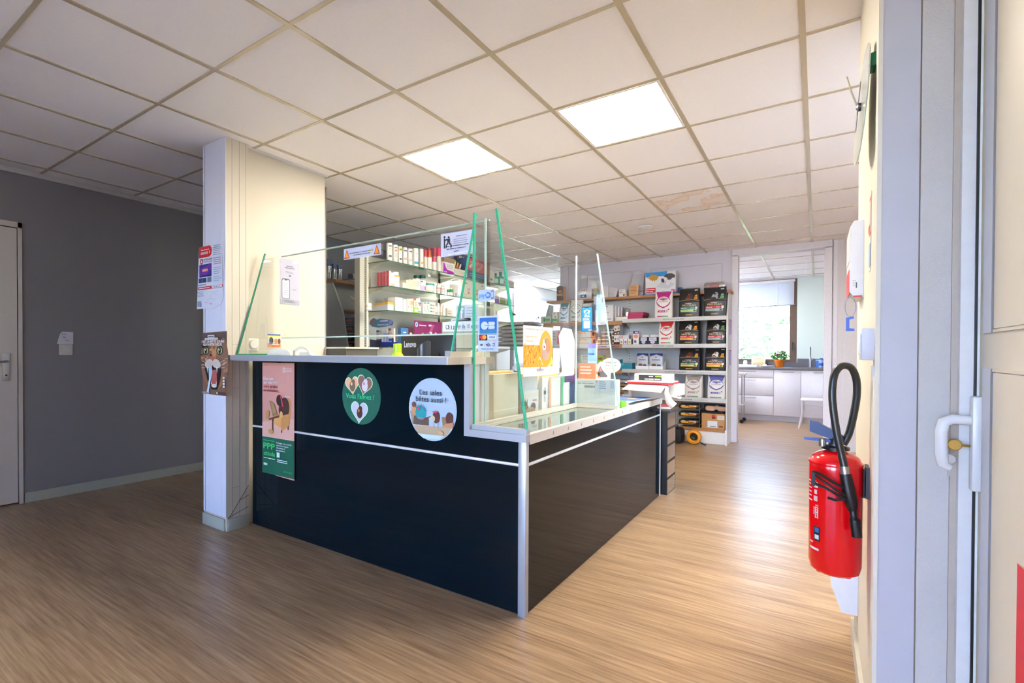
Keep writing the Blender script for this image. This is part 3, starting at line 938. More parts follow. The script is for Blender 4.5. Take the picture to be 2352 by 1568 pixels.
# blue phone-shaped sticker on the far pane
r, a = sheet('phone_sticker', 'blue phone shaped sticker with a white dog outline on the glass', 'sticker', (1.143, 1.7412, 1.286), .078, .162, SOUTH, '#20406a', pts=[(.06, 0), (.94, 0), (1, .03), (1, .97), (.94, 1), (.06, 1), (0, .97), (0, .03)])
a.rrect(.05, .025, .95, .975, .005, '#1c8fe4').rect(.3, .955, .7, .98, '#20406a')
a.ell(.32, .80, .10, .07, '#eaf4ff', tilt=.5).ell(.68, .80, .10, .07, '#eaf4ff', tilt=-.5).ell(.5, .76, .20, .13, '#eaf4ff').ell(.5, .75, .16, .105, '#1c8fe4').ell(.58, .69, .15, .08, '#eaf4ff').ell(.58, .69, .10, .05, '#1c8fe4').rect(.25, .58, .80, .605, '#eaf4ff').rect(.32, .6, .38, .72, '#eaf4ff')
a.lines(.12, .9, .535, .035, 3, .018, '#eaf4ff', 7).rect(.22, .13, .80, .42, '#f4f6f4').rect(.62, .035, .92, .075, '#d8ecff')
a.finish(r)

# ================================================================== POSTERS ON THE COUNTER FRONT
r, a = sheet('tall_pink_poster', 'tall pink and green poster with an armchair on the counter front', 'poster', (-.572, YF - .0082, .365), .341, .710, SOUTH, '#d0917f', th=.0011, pts=[(0, .012), (.5, -.005), (1, -.012), (1, 1), (0, 1)])
a.rect(0, 0, 1, .33, '#0c5a40').rect(0, .33, 1, .335, '#e4b8a6').poly([(0, .335), (1, .335), (1, .52), (0, .46)], '#dba592')
a.text('Boehringer', .74, .945, .013, '#f3e4de', .2).text('Ingelheim', .74, .925, .014, '#f3e4de', .2).ell(.69, .938, .035, .024, '#f3e4de').ell(.69, .938, .028, .018, '#cf9080').rect(.683, .925, .697, .952, '#f3e4de')
a.text('Dites non', .05, .845, .026, '#f6eeea', .31, .012).text('aux sales bêtes', .05, .81, .026, '#f6eeea', .50, .012).text("avant qu'elles", .05, .775, .026, '#8c2430', .45, .012).text("ne s'installent !", .05, .74, .026, '#8c2430', .50, .012).text('Puce', .73, .70, .017, '#f6eeea', .16)
# armchair with a brown shape reading a paper
a.poly([(.60, .48), (.88, .47), (.92, .66), (.84, .70), (.70, .68)], '#c98d50').ell(.70, .60, .16, .10, '#4a2a1e', tilt=-.3).ell(.56, .67, .10, .05, '#3c2018').poly([(.58, .71), (.62, .715), (.68, .62), (.65, .615)], '#d23a5c')
a.poly([(.38, .46), (.66, .42), (.66, .52), (.40, .54)], '#d89a54').poly([(.62, .40), (.86, .45), (.86, .56), (.62, .535)], '#c58848').ell(.62, .545, .05, .03, '#dfa764').rect(.62, .385, .65, .41, '#3c2418').rect(.82, .42, .84, .45, '#3c2418')
a.poly([(.25, .66), (.40, .64), (.50, .54), (.36, .52)], '#8e6a42').poly([(.28, .655), (.39, .64), (.47, .56), (.37, .545)], '#a5804f').poly([(.24, .50), (.56, .54), (.56, .52), (.24, .485)], '#5a3422').ell(.19, .53, .05, .045, '#b98f48', tilt=-.4).rect(.34, .40, .37, .5, '#5a3422').ell(.30, .385, .08, .022, '#b98f48')
a.text('~9 8', .06, .297, .008, '#46b968', .36).text('PPP', .06, .225, .052, '#3cc06a', .37, .02).text('attitude', .07, .165, .040, '#3cc06a', .36, .01).text('~10 1 9 1 8', .07, .137, .009, '#e8f2ec', .36)
a.text('Protégez votre animal', .48, .287, .013, '#f2f6f4', .46, .008).text('contre les risques', .48, .265, .013, '#f2f6f4', .37, .008).text('infectieux et', .48, .243, .013, '#f2f6f4', .27, .008).text('parasitaires.', .48, .221, .013, '#f2f6f4', .27, .008).rect(.49, .165, .58, .208, '#dfe9e4').lines(.5, .82, .145, .016, 2, .006, '#dfe9e4', 2).rect(.07, .075, .19, .095, '#dfe9e4').text('Life forward', .70, .045, .014, '#3cc06a', .25)
a.finish(r)
for (cx, cz, lab, cc, nm) in ((.360, .903, 'round green sticker with three pet photo hearts on the counter front', '#0f5b44', 'heart_sticker'), (.872, .864, 'round pale blue sticker with cartoon bugs on the counter front', '#a9bccb', 'bug_sticker')):
    r, a = sheet(nm, lab, 'sticker', (cx - .1545, YF - .0012, cz - .1545), .309, .309, SOUTH, cc, th=.0011, pts=circle_pts())
    if nm == 'heart_sticker':
        a.ell(.5, .5, .488, .488, '#0f5b44')
        for (u, v, rr_, tl, c1, c2, c3) in ((.27, .70, .055, .12, '#e8a878', '#7c5a40', '#f0dfd2'), (.60, .715, .06, -.22, '#8b5a4a', '#e9d8de', '#c98878'), (.47, .235, .067, -.05, '#c9c6cc', '#4a241a', '#c06a34')):
            a.heart(u, v, rr_ + .006, '#bfe6b2', tl).heart(u, v, rr_, c1, tl).ell(u + .01, v - .03, .075, .095, c2).ell(u + .03, v + .045, .05, .05, c2).ell(u - .01, v + .01, .022, .03, c3)
        a.text("Vous l'aimez ?", .12, .455, .085, '#2fcf86', .74, .012)
    else:
        a.ell(.5, .5, .49, .49, '#b6c6d2')
        a.poly([(.10, .22), (.90, .25), (.80, .10), (.22, .08)], '#b49a78').poly([(.03, .45), (.16, .46), (.2, .23), (.08, .24)], '#a5886c').poly([(.10, .24), (.44, .24), (.44, .36), (.12, .38)], '#5f4a38')
        a.ell(.12, .48, .06, .09, '#c98f60').ell(.12, .56, .05, .045, '#6b3a26').ell(.27, .43, .12, .11, '#1f8f92')
        for i in range(9):
            t_ = .3 + i * .25
            a.poly([(.27 + .11 * math.cos(t_), .43 + .10 * math.sin(t_)), (.27 + .17 * math.cos(t_ + .1), .43 + .16 * math.sin(t_ + .1)), (.27 + .11 * math.cos(t_ + .2), .43 + .10 * math.sin(t_ + .2))], '#1a7478')
        a.rect(.2, .345, .36, .36, '#e0567a').poly([(.20, .50), (.26, .53), (.24, .47)], '#e0407a').poly([(.36, .36), (.50, .40), (.50, .385), (.36, .345)], '#2a3238')
        a.ell(.60, .39, .07, .10, '#5c2c20').ell(.53, .36, .05, .05, '#c9bc98').poly([(.50, .47), (.60, .45), (.64, .49), (.56, .48)], '#e0406a').rect(.555, .21, .562, .30, '#6a5a48').rect(.64, .21, .647, .30, '#6a5a48')
        a.poly([(.72, .40), (.80, .40), (.84, .28), (.74, .26)], '#8e6d48').ell(.87, .38, .07, .10, '#5a2a1e').poly([(.72, .24), (.94, .24), (.95, .33), (.80, .30)], '#c08458').ell(.70, .15, .05, .03, '#c9a068').poly([(.22, .10), (.78, .11), (.68, .045), (.34, .035)], '#cfe0ec')
        a.text('Les sales', .26, .73, .085, '#1d3340', .46, .010).text('bêtes aussi !', .18, .62, .085, '#1d3340', .63, .010)
    a.finish(r)

# ================================================================== POSTERS ON THE COLUMN
r, a = sheet('emergency_poster', 'white emergency vets poster with red header curling on the column', 'poster', (-1.05, .4055, 1.428), .348, .415, SOUTH, '#e3e2ea', pts=[(-.03, 0), (.62, -.005), (.86, .05), (.93, .12), (1, 1), (.06, .985)])
a.poly([(.06, .81), (.46, .81), (.52, .84), (.54, .9), (.52, .955), (.46, .985), (.06, .985)], '#c81f26')
a.text('~5 7 3', .14, .92, .018, '#f4e8e8', .30).text('URGENCES', .13, .86, .036, '#ffffff', .27, .02).rect(.45, .865, .475, .90, '#ffffff').ell(.16, .75, .055, .048, '#b02028').poly([(.13, .73), (.16, .79), (.19, .73)], '#f2e4e4')
a.text('VÉTÉRINAIRES', .24, .755, .030, '#5a6276', .34, .01).text('~1 6 8', .24, .725, .018, '#8a90a0', .34)
a.rect(.08, .50, .53, .70, '#2a2f7c').poly([(.10, .50), (.12, .64), (.30, .66), (.52, .70), (.53, .60), (.40, .58), (.36, .5)], '#7a2f9a').rect(.20, .585, .42, .625, '#f0a67a').rect(.40, .52, .46, .66, '#5c2c8c').rect(.10, .5, .53, .53, '#23306e')
for u, c in ((.06, '#3d4458'), (.21, '#283a6a'), (.39, '#70788c')):
    a.rect(u, .41, u + .14, .485, c)
a.text('~11 2 5', .05, .37, .016, '#5a6276', .3).rrect(.04, .30, .94, .345, .008, '#c81f26').text('~19', .07, .314, .018, '#f8e8e8', .40, .01).rrect(.55, .305, .92, .34, .006, '#e9e8ee').text('~2 2 2', .62, .314, .018, '#7a7f8e', .24)
a.rect(.58, .38, .93, .81, '#d9dae6').lines(.60, .95, .965, .028, 6, .010, '#8f95ad', 4).lines(.62, .90, .77, .030, 4, .010, '#a05a70', 5).lines(.62, .90, .62, .030, 4, .010, '#8f95ad', 6).lines(.62, .90, .48, .030, 3, .010, '#8f95ad', 8)
a.lines(.03, .3, .27, .022, 4, .008, '#9296a8', 9).rect(.03, .03, .16, .12, '#8790a8')
for p0, p1 in (((.35, .09), (.48, .15)), ((.48, .15), (.60, .24)), ((.60, .24), (.72, .20)), ((.48, .15), (.70, .12)), ((.6, .24), (.8, .25)), ((.35, .09), (.55, .06))):
    a.poly([p0, p1, (p1[0], p1[1] + .004), (p0[0], p0[1] + .004)], '#9a9ead')
a.ell(.55, .06, .012, .01, '#c81f26').ell(.36, .09, .01, .009, '#c81f26')
a.finish(r)
r, a = sheet('cat_poster', 'poster of a yawning tabby cat with a toothbrush on the column', 'poster', (-.985, .4062, .862), .302, .412, SOUTH, '#7d5a44', pts=[(0, .01), (1.01, 0), (1, 1), (0, .985)])
a.rect(.0, .75, 1, .98, '#5f4a44').ell(.5, .50, .52, .42, '#9a6a44').ell(.15, .55, .22, .35, '#8a6046').ell(.85, .55, .22, .35, '#8a6248')
for i in range(26):
    rr = random.Random(40 + i)
    u, v = rr.uniform(.04, .96), rr.uniform(.3, .78)
    d = 1 if u > .5 else -1
    a.k = .0022
    a.poly([(u, v), (u + d * .14, v + rr.uniform(-.03, .05)), (u + d * .15, v + rr.uniform(-.02, .06)), (u, v + .016)], rr.choice(('#4a342a', '#c89a6c', '#5a4236', '#b88058')))
a.k = .0026
a.poly([(.38, .80), (.44, .56), (.56, .56), (.62, .80), (.5, .70)], '#c08a5c')
for u in (.16, .74):
    a.ell(u, .70, .13, .065, '#1e1a18').ell(u, .70, .105, .052, '#9aa070').ell(u, .70, .045, .05, '#16130f').ell(u - .02, .715, .018, .015, '#e8ece4')
a.poly([(.34, .61), (.56, .61), (.50, .545), (.45, .53), (.40, .545)], '#c4685a').ell(.30, .49, .17, .075, '#cdbcab', tilt=.2).ell(.62, .49, .17, .075, '#cdbcab', tilt=-.2)
a.poly([(.10, .46), (.25, .42), (.45, .45), (.65, .42), (.82, .46), (.74, .22), (.62, .09), (.42, .09), (.26, .2)], '#221512').poly([(.38, .40), (.62, .40), (.64, .2), (.52, .13), (.40, .2)], '#b3564e').ell(.52, .15, .11, .03, '#e6d8c8')
a.poly([(.22, .44), (.27, .44), (.245, .34)], '#f4efe6').poly([(.62, .44), (.67, .44), (.645, .34)], '#f4efe6').poly([(.40, .17), (.44, .17), (.42, .23)], '#f4efe6').poly([(.60, .17), (.64, .17), (.62, .23)], '#f4efe6')
a.poly([(.30, .43), (.44, .45), (.46, .36), (.40, .26), (.32, .26)], '#a9c7d0').poly([(.33, .27), (.41, .28), (.30, .04), (.22, .04)], '#d6e6ec')
for dv in (0, .035, .07):
    a.poly([(.34, .47 - dv * .6), (.02, .54 - dv * 1.6), (.02, .533 - dv * 1.6)], '#f0e8dc').poly([(.58, .47 - dv * .6), (.97, .56 - dv * 1.7), (.97, .553 - dv * 1.7)], '#f0e8dc')
a.rect(.28, .905, .56, .945, '#efeceb').text('~10', .42, .915, .02, '#2c2a2c', .24, 0, 'c').rect(.16, .868, .70, .90, '#efeceb').text('hygiène bucco-dentaire', .43, .874, .018, '#2c2a2c', .5, 0, 'c')
a.text("C'EST LA PETITE SOURIS", .02, .825, .034, '#ffffff', .94, .02).text('QUI VA ÊTRE DÉÇUE', .10, .78, .034, '#ffffff', .76, .02).text('SE BROSSER', .03, .02, .03, '#e8e4e0', .32)
for i in range(4):
    a.rrect(.90, .13 + i * .045, .975, .162 + i * .045, .003, '#efeceb')
a.rect(.62, .02, .95, .06, '#4a3a36').rect(.65, .025, .70, .055, '#efeceb')
a.finish(r)
# ================================================================== SHELVING ON THE BACK WALL
YS = 5.30
WM = M('#dedcd9', .45)
GREYP = M('#9a9da0', .55)
bs = thing('wall_shelving', 'white and wood wall shelving full of pet food at the back', 'shelving', (0, 0, 0))
XM0, XM1 = .165, 1.505
for x0, x1 in ((-.80, -.78), (.155, .175), (.92, .93)):
    G().box(x0, x1, YB - .03, YB, .2, 2.0, WM).build('upright', bs)
g = G()
for i in range(34):
    g.box(.160, .170, YB - .0308, YB - .03, .62 + i * .04, .638 + i * .04, BLACK)
g.build('slots', bs)['kind'] = 'stuff'
G().box(-.78, 1.505, YB - .028, YB - .012, .2, 1.93, M('#c6cad0', .5)).build('back_panel', bs)
G().box(-1.08, 1.54, 5.40, YB - .03, 1.918, 1.95, WOOD).build('top_board', bs)
LV = [1.622, 1.272, .930, .577]
for i, z in enumerate(LV):
    s_ = G().box(XM0, XM1, YS + .012, YB - .03, z - .03, z, WM).build('shelf', bs)
    G().rbox(XM0, XM1, YS, YS + .012, z - .05, z + .002, .003, M('#cfccc8', .4)).build('price_rail', s_)
    for y_ in (YS + .10,):
        G().prism([(YB - .03, z - .03), (YS + .12, z - .03), (YS + .14, z - .045), (YB - .03, z - .13)], 'x', .168, .172, WM).build('bracket', bs)
    a = Art(XM1 - XM0, .052, lambda x, k, zz, z=z: (XM0 + x, YS - k, z - .05 + zz))
    txt, off = ((('NUTRITION CANINE', .42), ' × GAMME CAP')[0:2], 0) if False else (None, 0)
    u0 = (.42, .32, .44, .50)[i]
    a.text('NUTRITION CANINE', u0, .33, .34, '#4c4c55', .20, .01).text(('× GAMME CAP', '× GAMME PHYSIOLOGIQUE', '× GAMME PHYSIOLOGIQUE', '× GAMME CAP')[i], u0 + .215, .33, .30, '#9c9ca4', (.13, .24, .24, .13)[i])
    for u in (.2, .80):
        a.ell(u, .5, .012, .30, '#b4d6c8')
    a.finish(s_)
for z, edge in ((1.60, WOOD), (1.268, WM), (.915, WOOD), (.577, WOOD)):
    s_ = G().box(-1.08, XM0 - .008, YS + .012, YB - .03, z - .03, z, WM if edge is WM else WOOD).build('shelf', bs)
    G().box(-1.08, XM0 - .008, YS, YS + .012, z - .05, z + .002, edge).build('shelf_edge', s_)
    if edge is WM:
        G().box(-.02, XM0 - .008, YS - .003, YS, z - .05, z + .003, WOOD).build('shelf_edge', s_)
        a = Art(1.24, .052, lambda x, k, zz, z=z: (-1.08 + x, YS - .003 - k, z - .05 + zz))
        a.text('GAMME HUMIDE', .72, .22, .5, '#3c3a78', .25, .02).text('NUTRITION CANINE × GAMME CAP', .12, .33, .30, '#8c8c96', .34)
        a.finish(s_)
    elif z > 1.5:
        a = Art(1.24, .052, lambda x, k, zz, z=z: (-1.08 + x, YS - k, z - .05 + zz))
        a.text('CR', .58, .25, .45, '#3c3a58', .035, .02)
        a.finish(s_)
G().prism([(5.50, 1.90), (YB - .03, 1.90), (YB - .03, .1), (YS + .02, .1), (YS + .02, 1.56)], 'x', -1.10, -1.08, GREYP).build('side_panel', bs)
G().prism([(5.42, 1.915), (YB, 1.95), (YB, 0), (YS, 0), (YS, 1.62)], 'x', 1.506, 1.522, WM).build('side_panel', bs)
G().box(.95, 1.506, YS + .01, YB - .03, .158, .192, WOOD).build('base_board', bs)
G().box(.95, 1.506, YS + .02, YS + .035, .002, .158, WHITE).build('plinth', bs)
G().box(1.500, 1.524, YS - .01, YB, 0, .192, WHITE).build('plinth_end', bs)
# lilac leaflets hanging on the end panel
for i, (z, h, lab) in enumerate(((1.36, .26, 'upper lilac price sheet hanging on the shelving end panel'), (.97, .26, 'lower lilac price sheet hanging on the shelving end panel'))):
    r, a = sheet('price_sheet', lab, 'paper', (1.5235, YS + .09, z), .22, h, EAST, '#cdb9de')
    a.rect(0, .86, 1, 1, '#eae6ee').rect(0, .82, 1, .86, '#b8506a').rect(.1, 0, .9, .1, '#ece9ec').lines(.08, .92, .78, .055, 12, .018, '#a892c2', 3 + i)
    a.finish(r)

def bx(px0, px1, pyt, z, Y):
    a = at('Y', Y, px0, 800); b = at('Y', Y, px1, 800); t = at('Y', Y, (px0 + px1) / 2, pyt)
    return a.x, b.x - a.x, t.z - z

def rsec(w, y0, y1, r, n=3):
    pts = []
    r = min(r, w / 2 * .9, (y1 - y0) / 2 * .9)
    for (cx, cy, a0) in ((w / 2 - r, y1 - r, 0), (-w / 2 + r, y1 - r, 1), (-w / 2 + r, y0 + r, 2), (w / 2 - r, y0 + r, 3)):
        for i in range(n):
            t = (a0 + i / (n - 1)) * PI / 2
            pts.append((cx + r * math.cos(t), cy + r * math.sin(t)))
    return pts

def food_bag(name, label, loc, w, d, h, col, rz=SOUTH, group=None, gloss=.35, cat='pet food bag', flat=.62, topm=None):
    t = thing(name, label, cat, loc, rz, group)
    def yf(v):
        return 0.0 if v < flat else (v - flat) / (1 - flat) * d * .42
    def yb(v):
        return d if v < flat else d - (v - flat) / (1 - flat) * d * .46
    lv = [0, .03, .25, .5, flat, .75, .86, .93, 1.0]
    vs, fs = [], []
    rr = random.Random(sum(map(ord, label)))
    for v in lv:
        ww = w * (.94 if v == 0 else 1.0 if v < flat else 1.0 - .03 * rr.random())
        for x, y in rsec(ww, yf(v), yb(v), d * .16 if v < .9 else .004):
            vs.append((w / 2 + x, y, v * h))
    n = 12
    for j in range(len(lv) - 1):
        for i in range(n):
            fs.append((j * n + i, j * n + (i + 1) % n, (j + 1) * n + (i + 1) % n, (j + 1) * n + i))
    fs.append(tuple(range(n - 1, -1, -1)))
    fs.append(tuple(range((len(lv) - 1) * n, len(lv) * n)))
    G().add(vs, fs, M(col, gloss, 0, .05, 12, .35, 25), None, True).build('bag_body', t)
    G().box(w * .02, w * .98, d * .42 - .002, d * .54 + .002, h * .955, h * 1.004, topm or M(col, .3, 0, .05)).build('top_seal', t)
    return t, Art(w, h, lambda x, k, z: (x, yf(z / h) - k - .001, z))

DOG = {'choc': ('#5a2c1c', '#7a3e26'), 'white': ('#e8e2da', '#8a6a52'), 'aussie': ('#d6d2cc', '#6a5a50'), 'collie': ('#9a9aa2', '#2a2a30')}
def pro_bag(px0, px1, pyt, z, label, band, strip, tagc, dog):
    yy, dd = (YS + .006, .085) if z > 1.5 else (YS + .03, .17)
    x, w, h = bx(px0, px1, pyt, z, yy)
    t, a = food_bag('pet_food_bag', label, (x, yy, z), w, dd, h, '#1c1b1d', group='black dry food bags on the metal shelves')
    c1, c2 = DOG[dog]
    a.poly([(.02, .50), (.98, .50), (.98, .54), (.5, .60), (.02, .55)], '#0d0d0f').poly([(.02, .545), (.5, .595), (.98, .545), (.98, .555), (.5, .607), (.02, .555)], '#b89a62')
    a.ell(.50, .66, .14, .10, c1).ell(.54, .75, .10, .065, c1).ell(.49, .77, .04, .05, c2, tilt=.5).ell(.60, .735, .06, .03, c1).ell(.655, .735, .014, .012, '#141212').ell(.565, .76, .014, .012, '#141212').ell(.45, .60, .12, .05, c2)
    a.poly([(.74, .60), (.90, .60), (.88, .76), (.78, .74)], tagc).lines(.77, .88, .70, .03, 3, .012, '#3a2c18', 2)
    a.text('PURINA', .36, .44, .035, '#e8e4de', .26, .02).rect(.30, .44, .345, .475, '#d6202a').text('PRO PLAN', .18, .365, .06, '#d2b783', .64, .008)
    a.rect(.10, .265, .80, .335, band).rect(.80, .255, .90, .34, '#e8e6e2').text('MEDIUM', .13, .282, .035, '#f2ece4', .26, .015).text('ADULT', .56, .282, .035, '#f2ece4', .18, .015).rect(.10, .17, .86, .255, strip).lines(.13, .6, .235, .03, 2, .012, '#6a6458', 4).ell(.77, .212, .06, .03, '#4a4a44')
    a.rect(.34, .05, .66, .085, '#b99757').rect(.75, .90, .90, .935, '#e4e4e2')
    a.finish(t)
ZS = {1: 1.624, 2: 1.274, 3: .932, 4: .579}
pro_bag(1558, 1606, 661, ZS[1], 'black pet food bag with teal and green bands, brown dog, highest metal shelf', '#14867a', '#b9d28a', '#e8962c', 'choc')
pro_bag(1615, 1667, 658, ZS[1], 'black pet food bag with red and pale bands beside it on the highest metal shelf', '#c8283a', '#b7cbc6', '#6ab87c', 'collie')
pro_bag(1557, 1605, 735, ZS[2], 'black pet food bag with red and orange bands, orange tag, second metal shelf', '#c8283a', '#eaa04a', '#e8962c', 'aussie')
pro_bag(1621, 1668, 734, ZS[2], 'black pet food bag with red and grey bands, green tag, second metal shelf', '#c8283a', '#b4c4be', '#63b473', 'aussie')
pro_bag(1559, 1608, 799, ZS[3], 'black pet food bag with teal and yellow bands on the third metal shelf', '#14867a', '#e2c04c', '#e8a630', 'choc')
pro_bag(1618, 1668, 798, ZS[3], 'black pet food bag with orange and yellow bands on the third metal shelf', '#e2742a', '#e8c94e', '#e8a630', 'white')

def toni_bag(px0, px1, pyt, z, label, c, top=True, body='#e9e3da', Y=None, group='white food bags with a round emblem', dy=0):
    Y = Y or YS + .03
    x, w, h = bx(px0, px1, pyt, z, Y)
    t, a = food_bag('pet_food_bag', label, (x, Y, z), w, .085 if z > 1.61 else .12, h, body, gloss=.5, group=group)
    if top:
        a.poly([(.06, .98), (.94, .98), (.80, .70), (.5, .64), (.20, .70)], c).rect(.36, .955, .76, .99, '#3f9a48')
    a.ell(.5, .60, .40, .22, c).poly([(.13, .52), (.87, .52), (.56, .36), (.44, .36)], c).ell(.5, .61, .345, .185, '#f0ebe4').poly([(.2, .54), (.8, .54), (.54, .40), (.46, .40)], '#f0ebe4')
    a.ell(.5, .385, .06, .03, '#7a4a34').text('TONIVET', .22, .58, .045, '#4a4650', .56).ell(.42, .72, .08, .035, '#9a9698', tilt=.3).ell(.58, .71, .08, .035, '#9a9698', tilt=-.3)
    a.rrect(.18, .20, .74, .275, .012, c).text('ADULTE', .26, .22, .03, '#efe6e2', .3, .01).ell(.65, .237, .05, .025, '#efe6e2').rect(.16, .03, .46, .07, c).rect(.46, .03, .78, .07, '#3f9a48').ell(.80, .30, .05, .022, c)
    a.finish(t)
toni_bag(1503, 1543, 668, ZS[1], 'white pet food bag with magenta top and ring emblem', '#b3187c', Y=YS + .006)
toni_bag(1512, 1548, 737, ZS[2], 'white pet food bag with red top and ring emblem', '#c4202a')
toni_bag(1573, 1613, 862, ZS[4], 'white pet food bag with taupe ring emblem on the lowest metal shelf', '#a08c86')
toni_bag(1625, 1667, 861, ZS[4], 'white pet food bag with violet blue ring emblem on the lowest metal shelf', '#5a5aa4')
ZL1, ZL2, ZL3 = 1.602, 1.270, .917
toni_bag(1283, 1306, 694, ZL1, 'smaller teal and white food bag with green top on the wood edged shelf', '#1f7f92', Y=YS + .04, group='teal food bags on the wood edged shelf')
toni_bag(1308, 1336, 688, ZL1, 'larger teal green and white food bag on the wood edged shelf', '#2f8a7c', Y=YS + .04, top=False, group='teal food bags on the wood edged shelf')

def shelf_carton(name, label, cat, px0, px1, pyt, z, col, d=.12, side=None, Y=YS + .03, group=None, top=None):
    x, w, h = bx(px0, px1, pyt, z, Y)
    return carton(name, label, cat, (x, Y, z), w, d, h, SOUTH, col, side, group, top)

# ---- top board
ZTB = 1.951
YT = 5.42
r, a = shelf_carton('hanging_box', 'dark grey and orange box with a hanger tab on the top board', 'box', 1278, 1293, 658, ZTB, '#4a4f4c', .08, '#e08a3c', YT)
a.poly([(.2, .72), (.8, .72), (.5, .5)], '#e0803a').rect(.05, .34, .7, .46, '#e89a4a').ell(.45, .14, .15, .14, '#2f4a48').ell(.82, .5, .07, .06, '#d8d4cc').ell(.82, .36, .07, .06, '#d8d4cc').poly([(.25, 1), (.75, 1), (.66, 1.07), (.34, 1.07)], '#4a4f4c')
a.finish(r)
r, a = shelf_carton('dotted_box', 'small white box with coloured dots and blue base on the top board', 'box', 1333, 1346, 663, ZTB, '#efeef0', .07, '#e8d8cc', YT)
a.rect(0, .12, 1, .45, '#1c4f94').rect(.2, .2, .65, .34, '#dfe6ee').ell(.25, .86, .10, .06, '#d83a4c').ell(.5, .84, .10, .06, '#e88a9a').ell(.75, .86, .10, .06, '#3a5a44')
a.finish(r)
r, a = shelf_carton('plain_box', 'plain pale box between the dotted box and the tall white card', 'box', 1347, 1358, 663, ZTB, '#dcd6dc', .07, None, YT); a.finish(r)
x, w, h = bx(1358, 1371, 650, ZTB, YT + .06)
r, a = sheet('display_card', 'tall narrow white card standing on the top board', 'card', (x, YT + .06, ZTB), w, h, SOUTH, '#e6e4e6', th=.003); a.finish(r)
x, w, h = bx(1359, 1374, 662, ZTB, YT)
t = thing('olive_pouch', 'rounded olive green pouch with pale base on the top board', 'pouch', (x + w / 2, YT + .03, ZTB))
G().lathe([(w * .40, 0), (w * .52, h * .2), (w * .55, h * .5), (w * .48, h * .8), (w * .3, h)], M('#75795e', .5), 16).build('body', t)
G().lathe([(w * .42, -.0005), (w * .50, h * .1), (w * .535, h * .18)], M('#dcd8c8', .5), 16).build('base_label', t)
G().lathe([(w * .46, h * .84), (w * .30, h * 1.01)], M('#b8875c', .5), 16).build('top_band', t)
r, a = shelf_carton('white_carton', 'plain white carton standing on the top board beside the open flap', 'box', 1377, 1396, 657, ZTB, '#e3dce2', .10, None, YT); a.finish(r)
x, w, h = bx(1397, 1418, 657, ZTB, YT)
t = thing('open_carton', 'crumpled open white carton with folded flaps on the top board', 'box', (x, YT, ZTB))
G().prism([(0, 0), (w * .8, 0), (w * .6, h * .35), (0, h * .5)], 'y', 0, .1, M('#cfc8ce', .6)).build('carton_body', t)
G().prism([(0, h * .5), (w * .62, h * .42), (w, h * .75), (.0, h)], 'y', .03, .034, M('#d6d0d6', .6)).build('flap', t)
G().prism([(w * .6, h * .36), (w * .98, h * .72), (w * .85, .01), (w * .78, .0)], 'y', .0, .004, M('#dcd7dc', .6)).build('flap', t)
r, a = shelf_carton('spotted_box', 'small white box with brown paw spots on the top board', 'box', 1421, 1436, 664, ZTB, '#efe9e6', .07, None, YT)
for (u, v, q) in ((.2, .55, .07), (.45, .55, .06), (.35, .8, .06), (.75, .2, .14)):
    a.ell(u, v, q, q * 1.1, '#9a5a48')
a.finish(r)
x, w, h = bx(1450, 1478, 629, ZTB, YT + .12)
r, a = sheet('leaning_board', 'pale grey rounded board with a red crown logo leaning on the wall', 'board', (x, YT + .12, ZTB), w, h, SOUTH, '#c6c6d0', th=.004, pts=[(-.05, 0), (.92, 0), (1, .9), (.95, .97), (.2, 1), (.1, .96), (.05, .88)])
a.text('CANIN', .5, .20, .06, '#c0303c', .42, .02)
for i in range(5):
    t_ = .5 + i * .52
    a.poly([(.62 + .06 * math.cos(t_), .34 + .05 * math.sin(t_)), (.62 + .19 * math.cos(t_), .34 + .11 * math.sin(t_)), (.62 + .06 * math.cos(t_ + .25), .34 + .05 * math.sin(t_ + .25))], '#c0403c')
a.finish(r)
x, w, h = bx(1444, 1466, 654, ZTB, YT)
r, a = sheet('kraft_card', 'small orange kraft card with black lines on the top board', 'card', (x, YT, ZTB), w, h, SOUTH, '#d9a673', th=.002, pts=[(0, 0), (.92, .03), (1, 1), (.08, .97)])
a.lines(.15, .9, .9, .13, 6, .03, '#4a3a2c', 3); a.finish(r)
r, a = shelf_carton('puppy_pad_box', 'large blue and white puppy pad box with a dog photo', 'box', 1482, 1551, 624, ZTB, '#e8e8ee', .10, '#cfd2dc', YT)
a.rect(0, .80, .72, 1, '#2f8fd4').poly([(.0, .62), (.0, .8), (.6, .8), (.45, .66), (.2, .6)], '#eef0f4').rect(0, 0, 1, .09, '#2b79c0').rect(.02, .10, .34, .30, '#cc2f3e').text('~15', .03, .21, .055, '#f4e4e4', .28, .01).text('~5 6', .03, .13, .055, '#f4e4e4', .22, .01)
for i in range(12):
    t_ = i * PI / 6
    a.k = .0014
    a.poly([(.27 + .12 * math.cos(t_), .76 + .10 * math.sin(t_)), (.27 + .20 * math.cos(t_ + .26), .76 + .19 * math.sin(t_ + .26)), (.27 + .12 * math.cos(t_ + .52), .76 + .10 * math.sin(t_ + .52))], '#b08a3c')
a.k = .0017
a.ell(.27, .76, .15, .13, '#b9913e').rect(.05, .74, .14, .80, '#c83040').text('10+', .05, .745, .06, '#ffffff', .09)
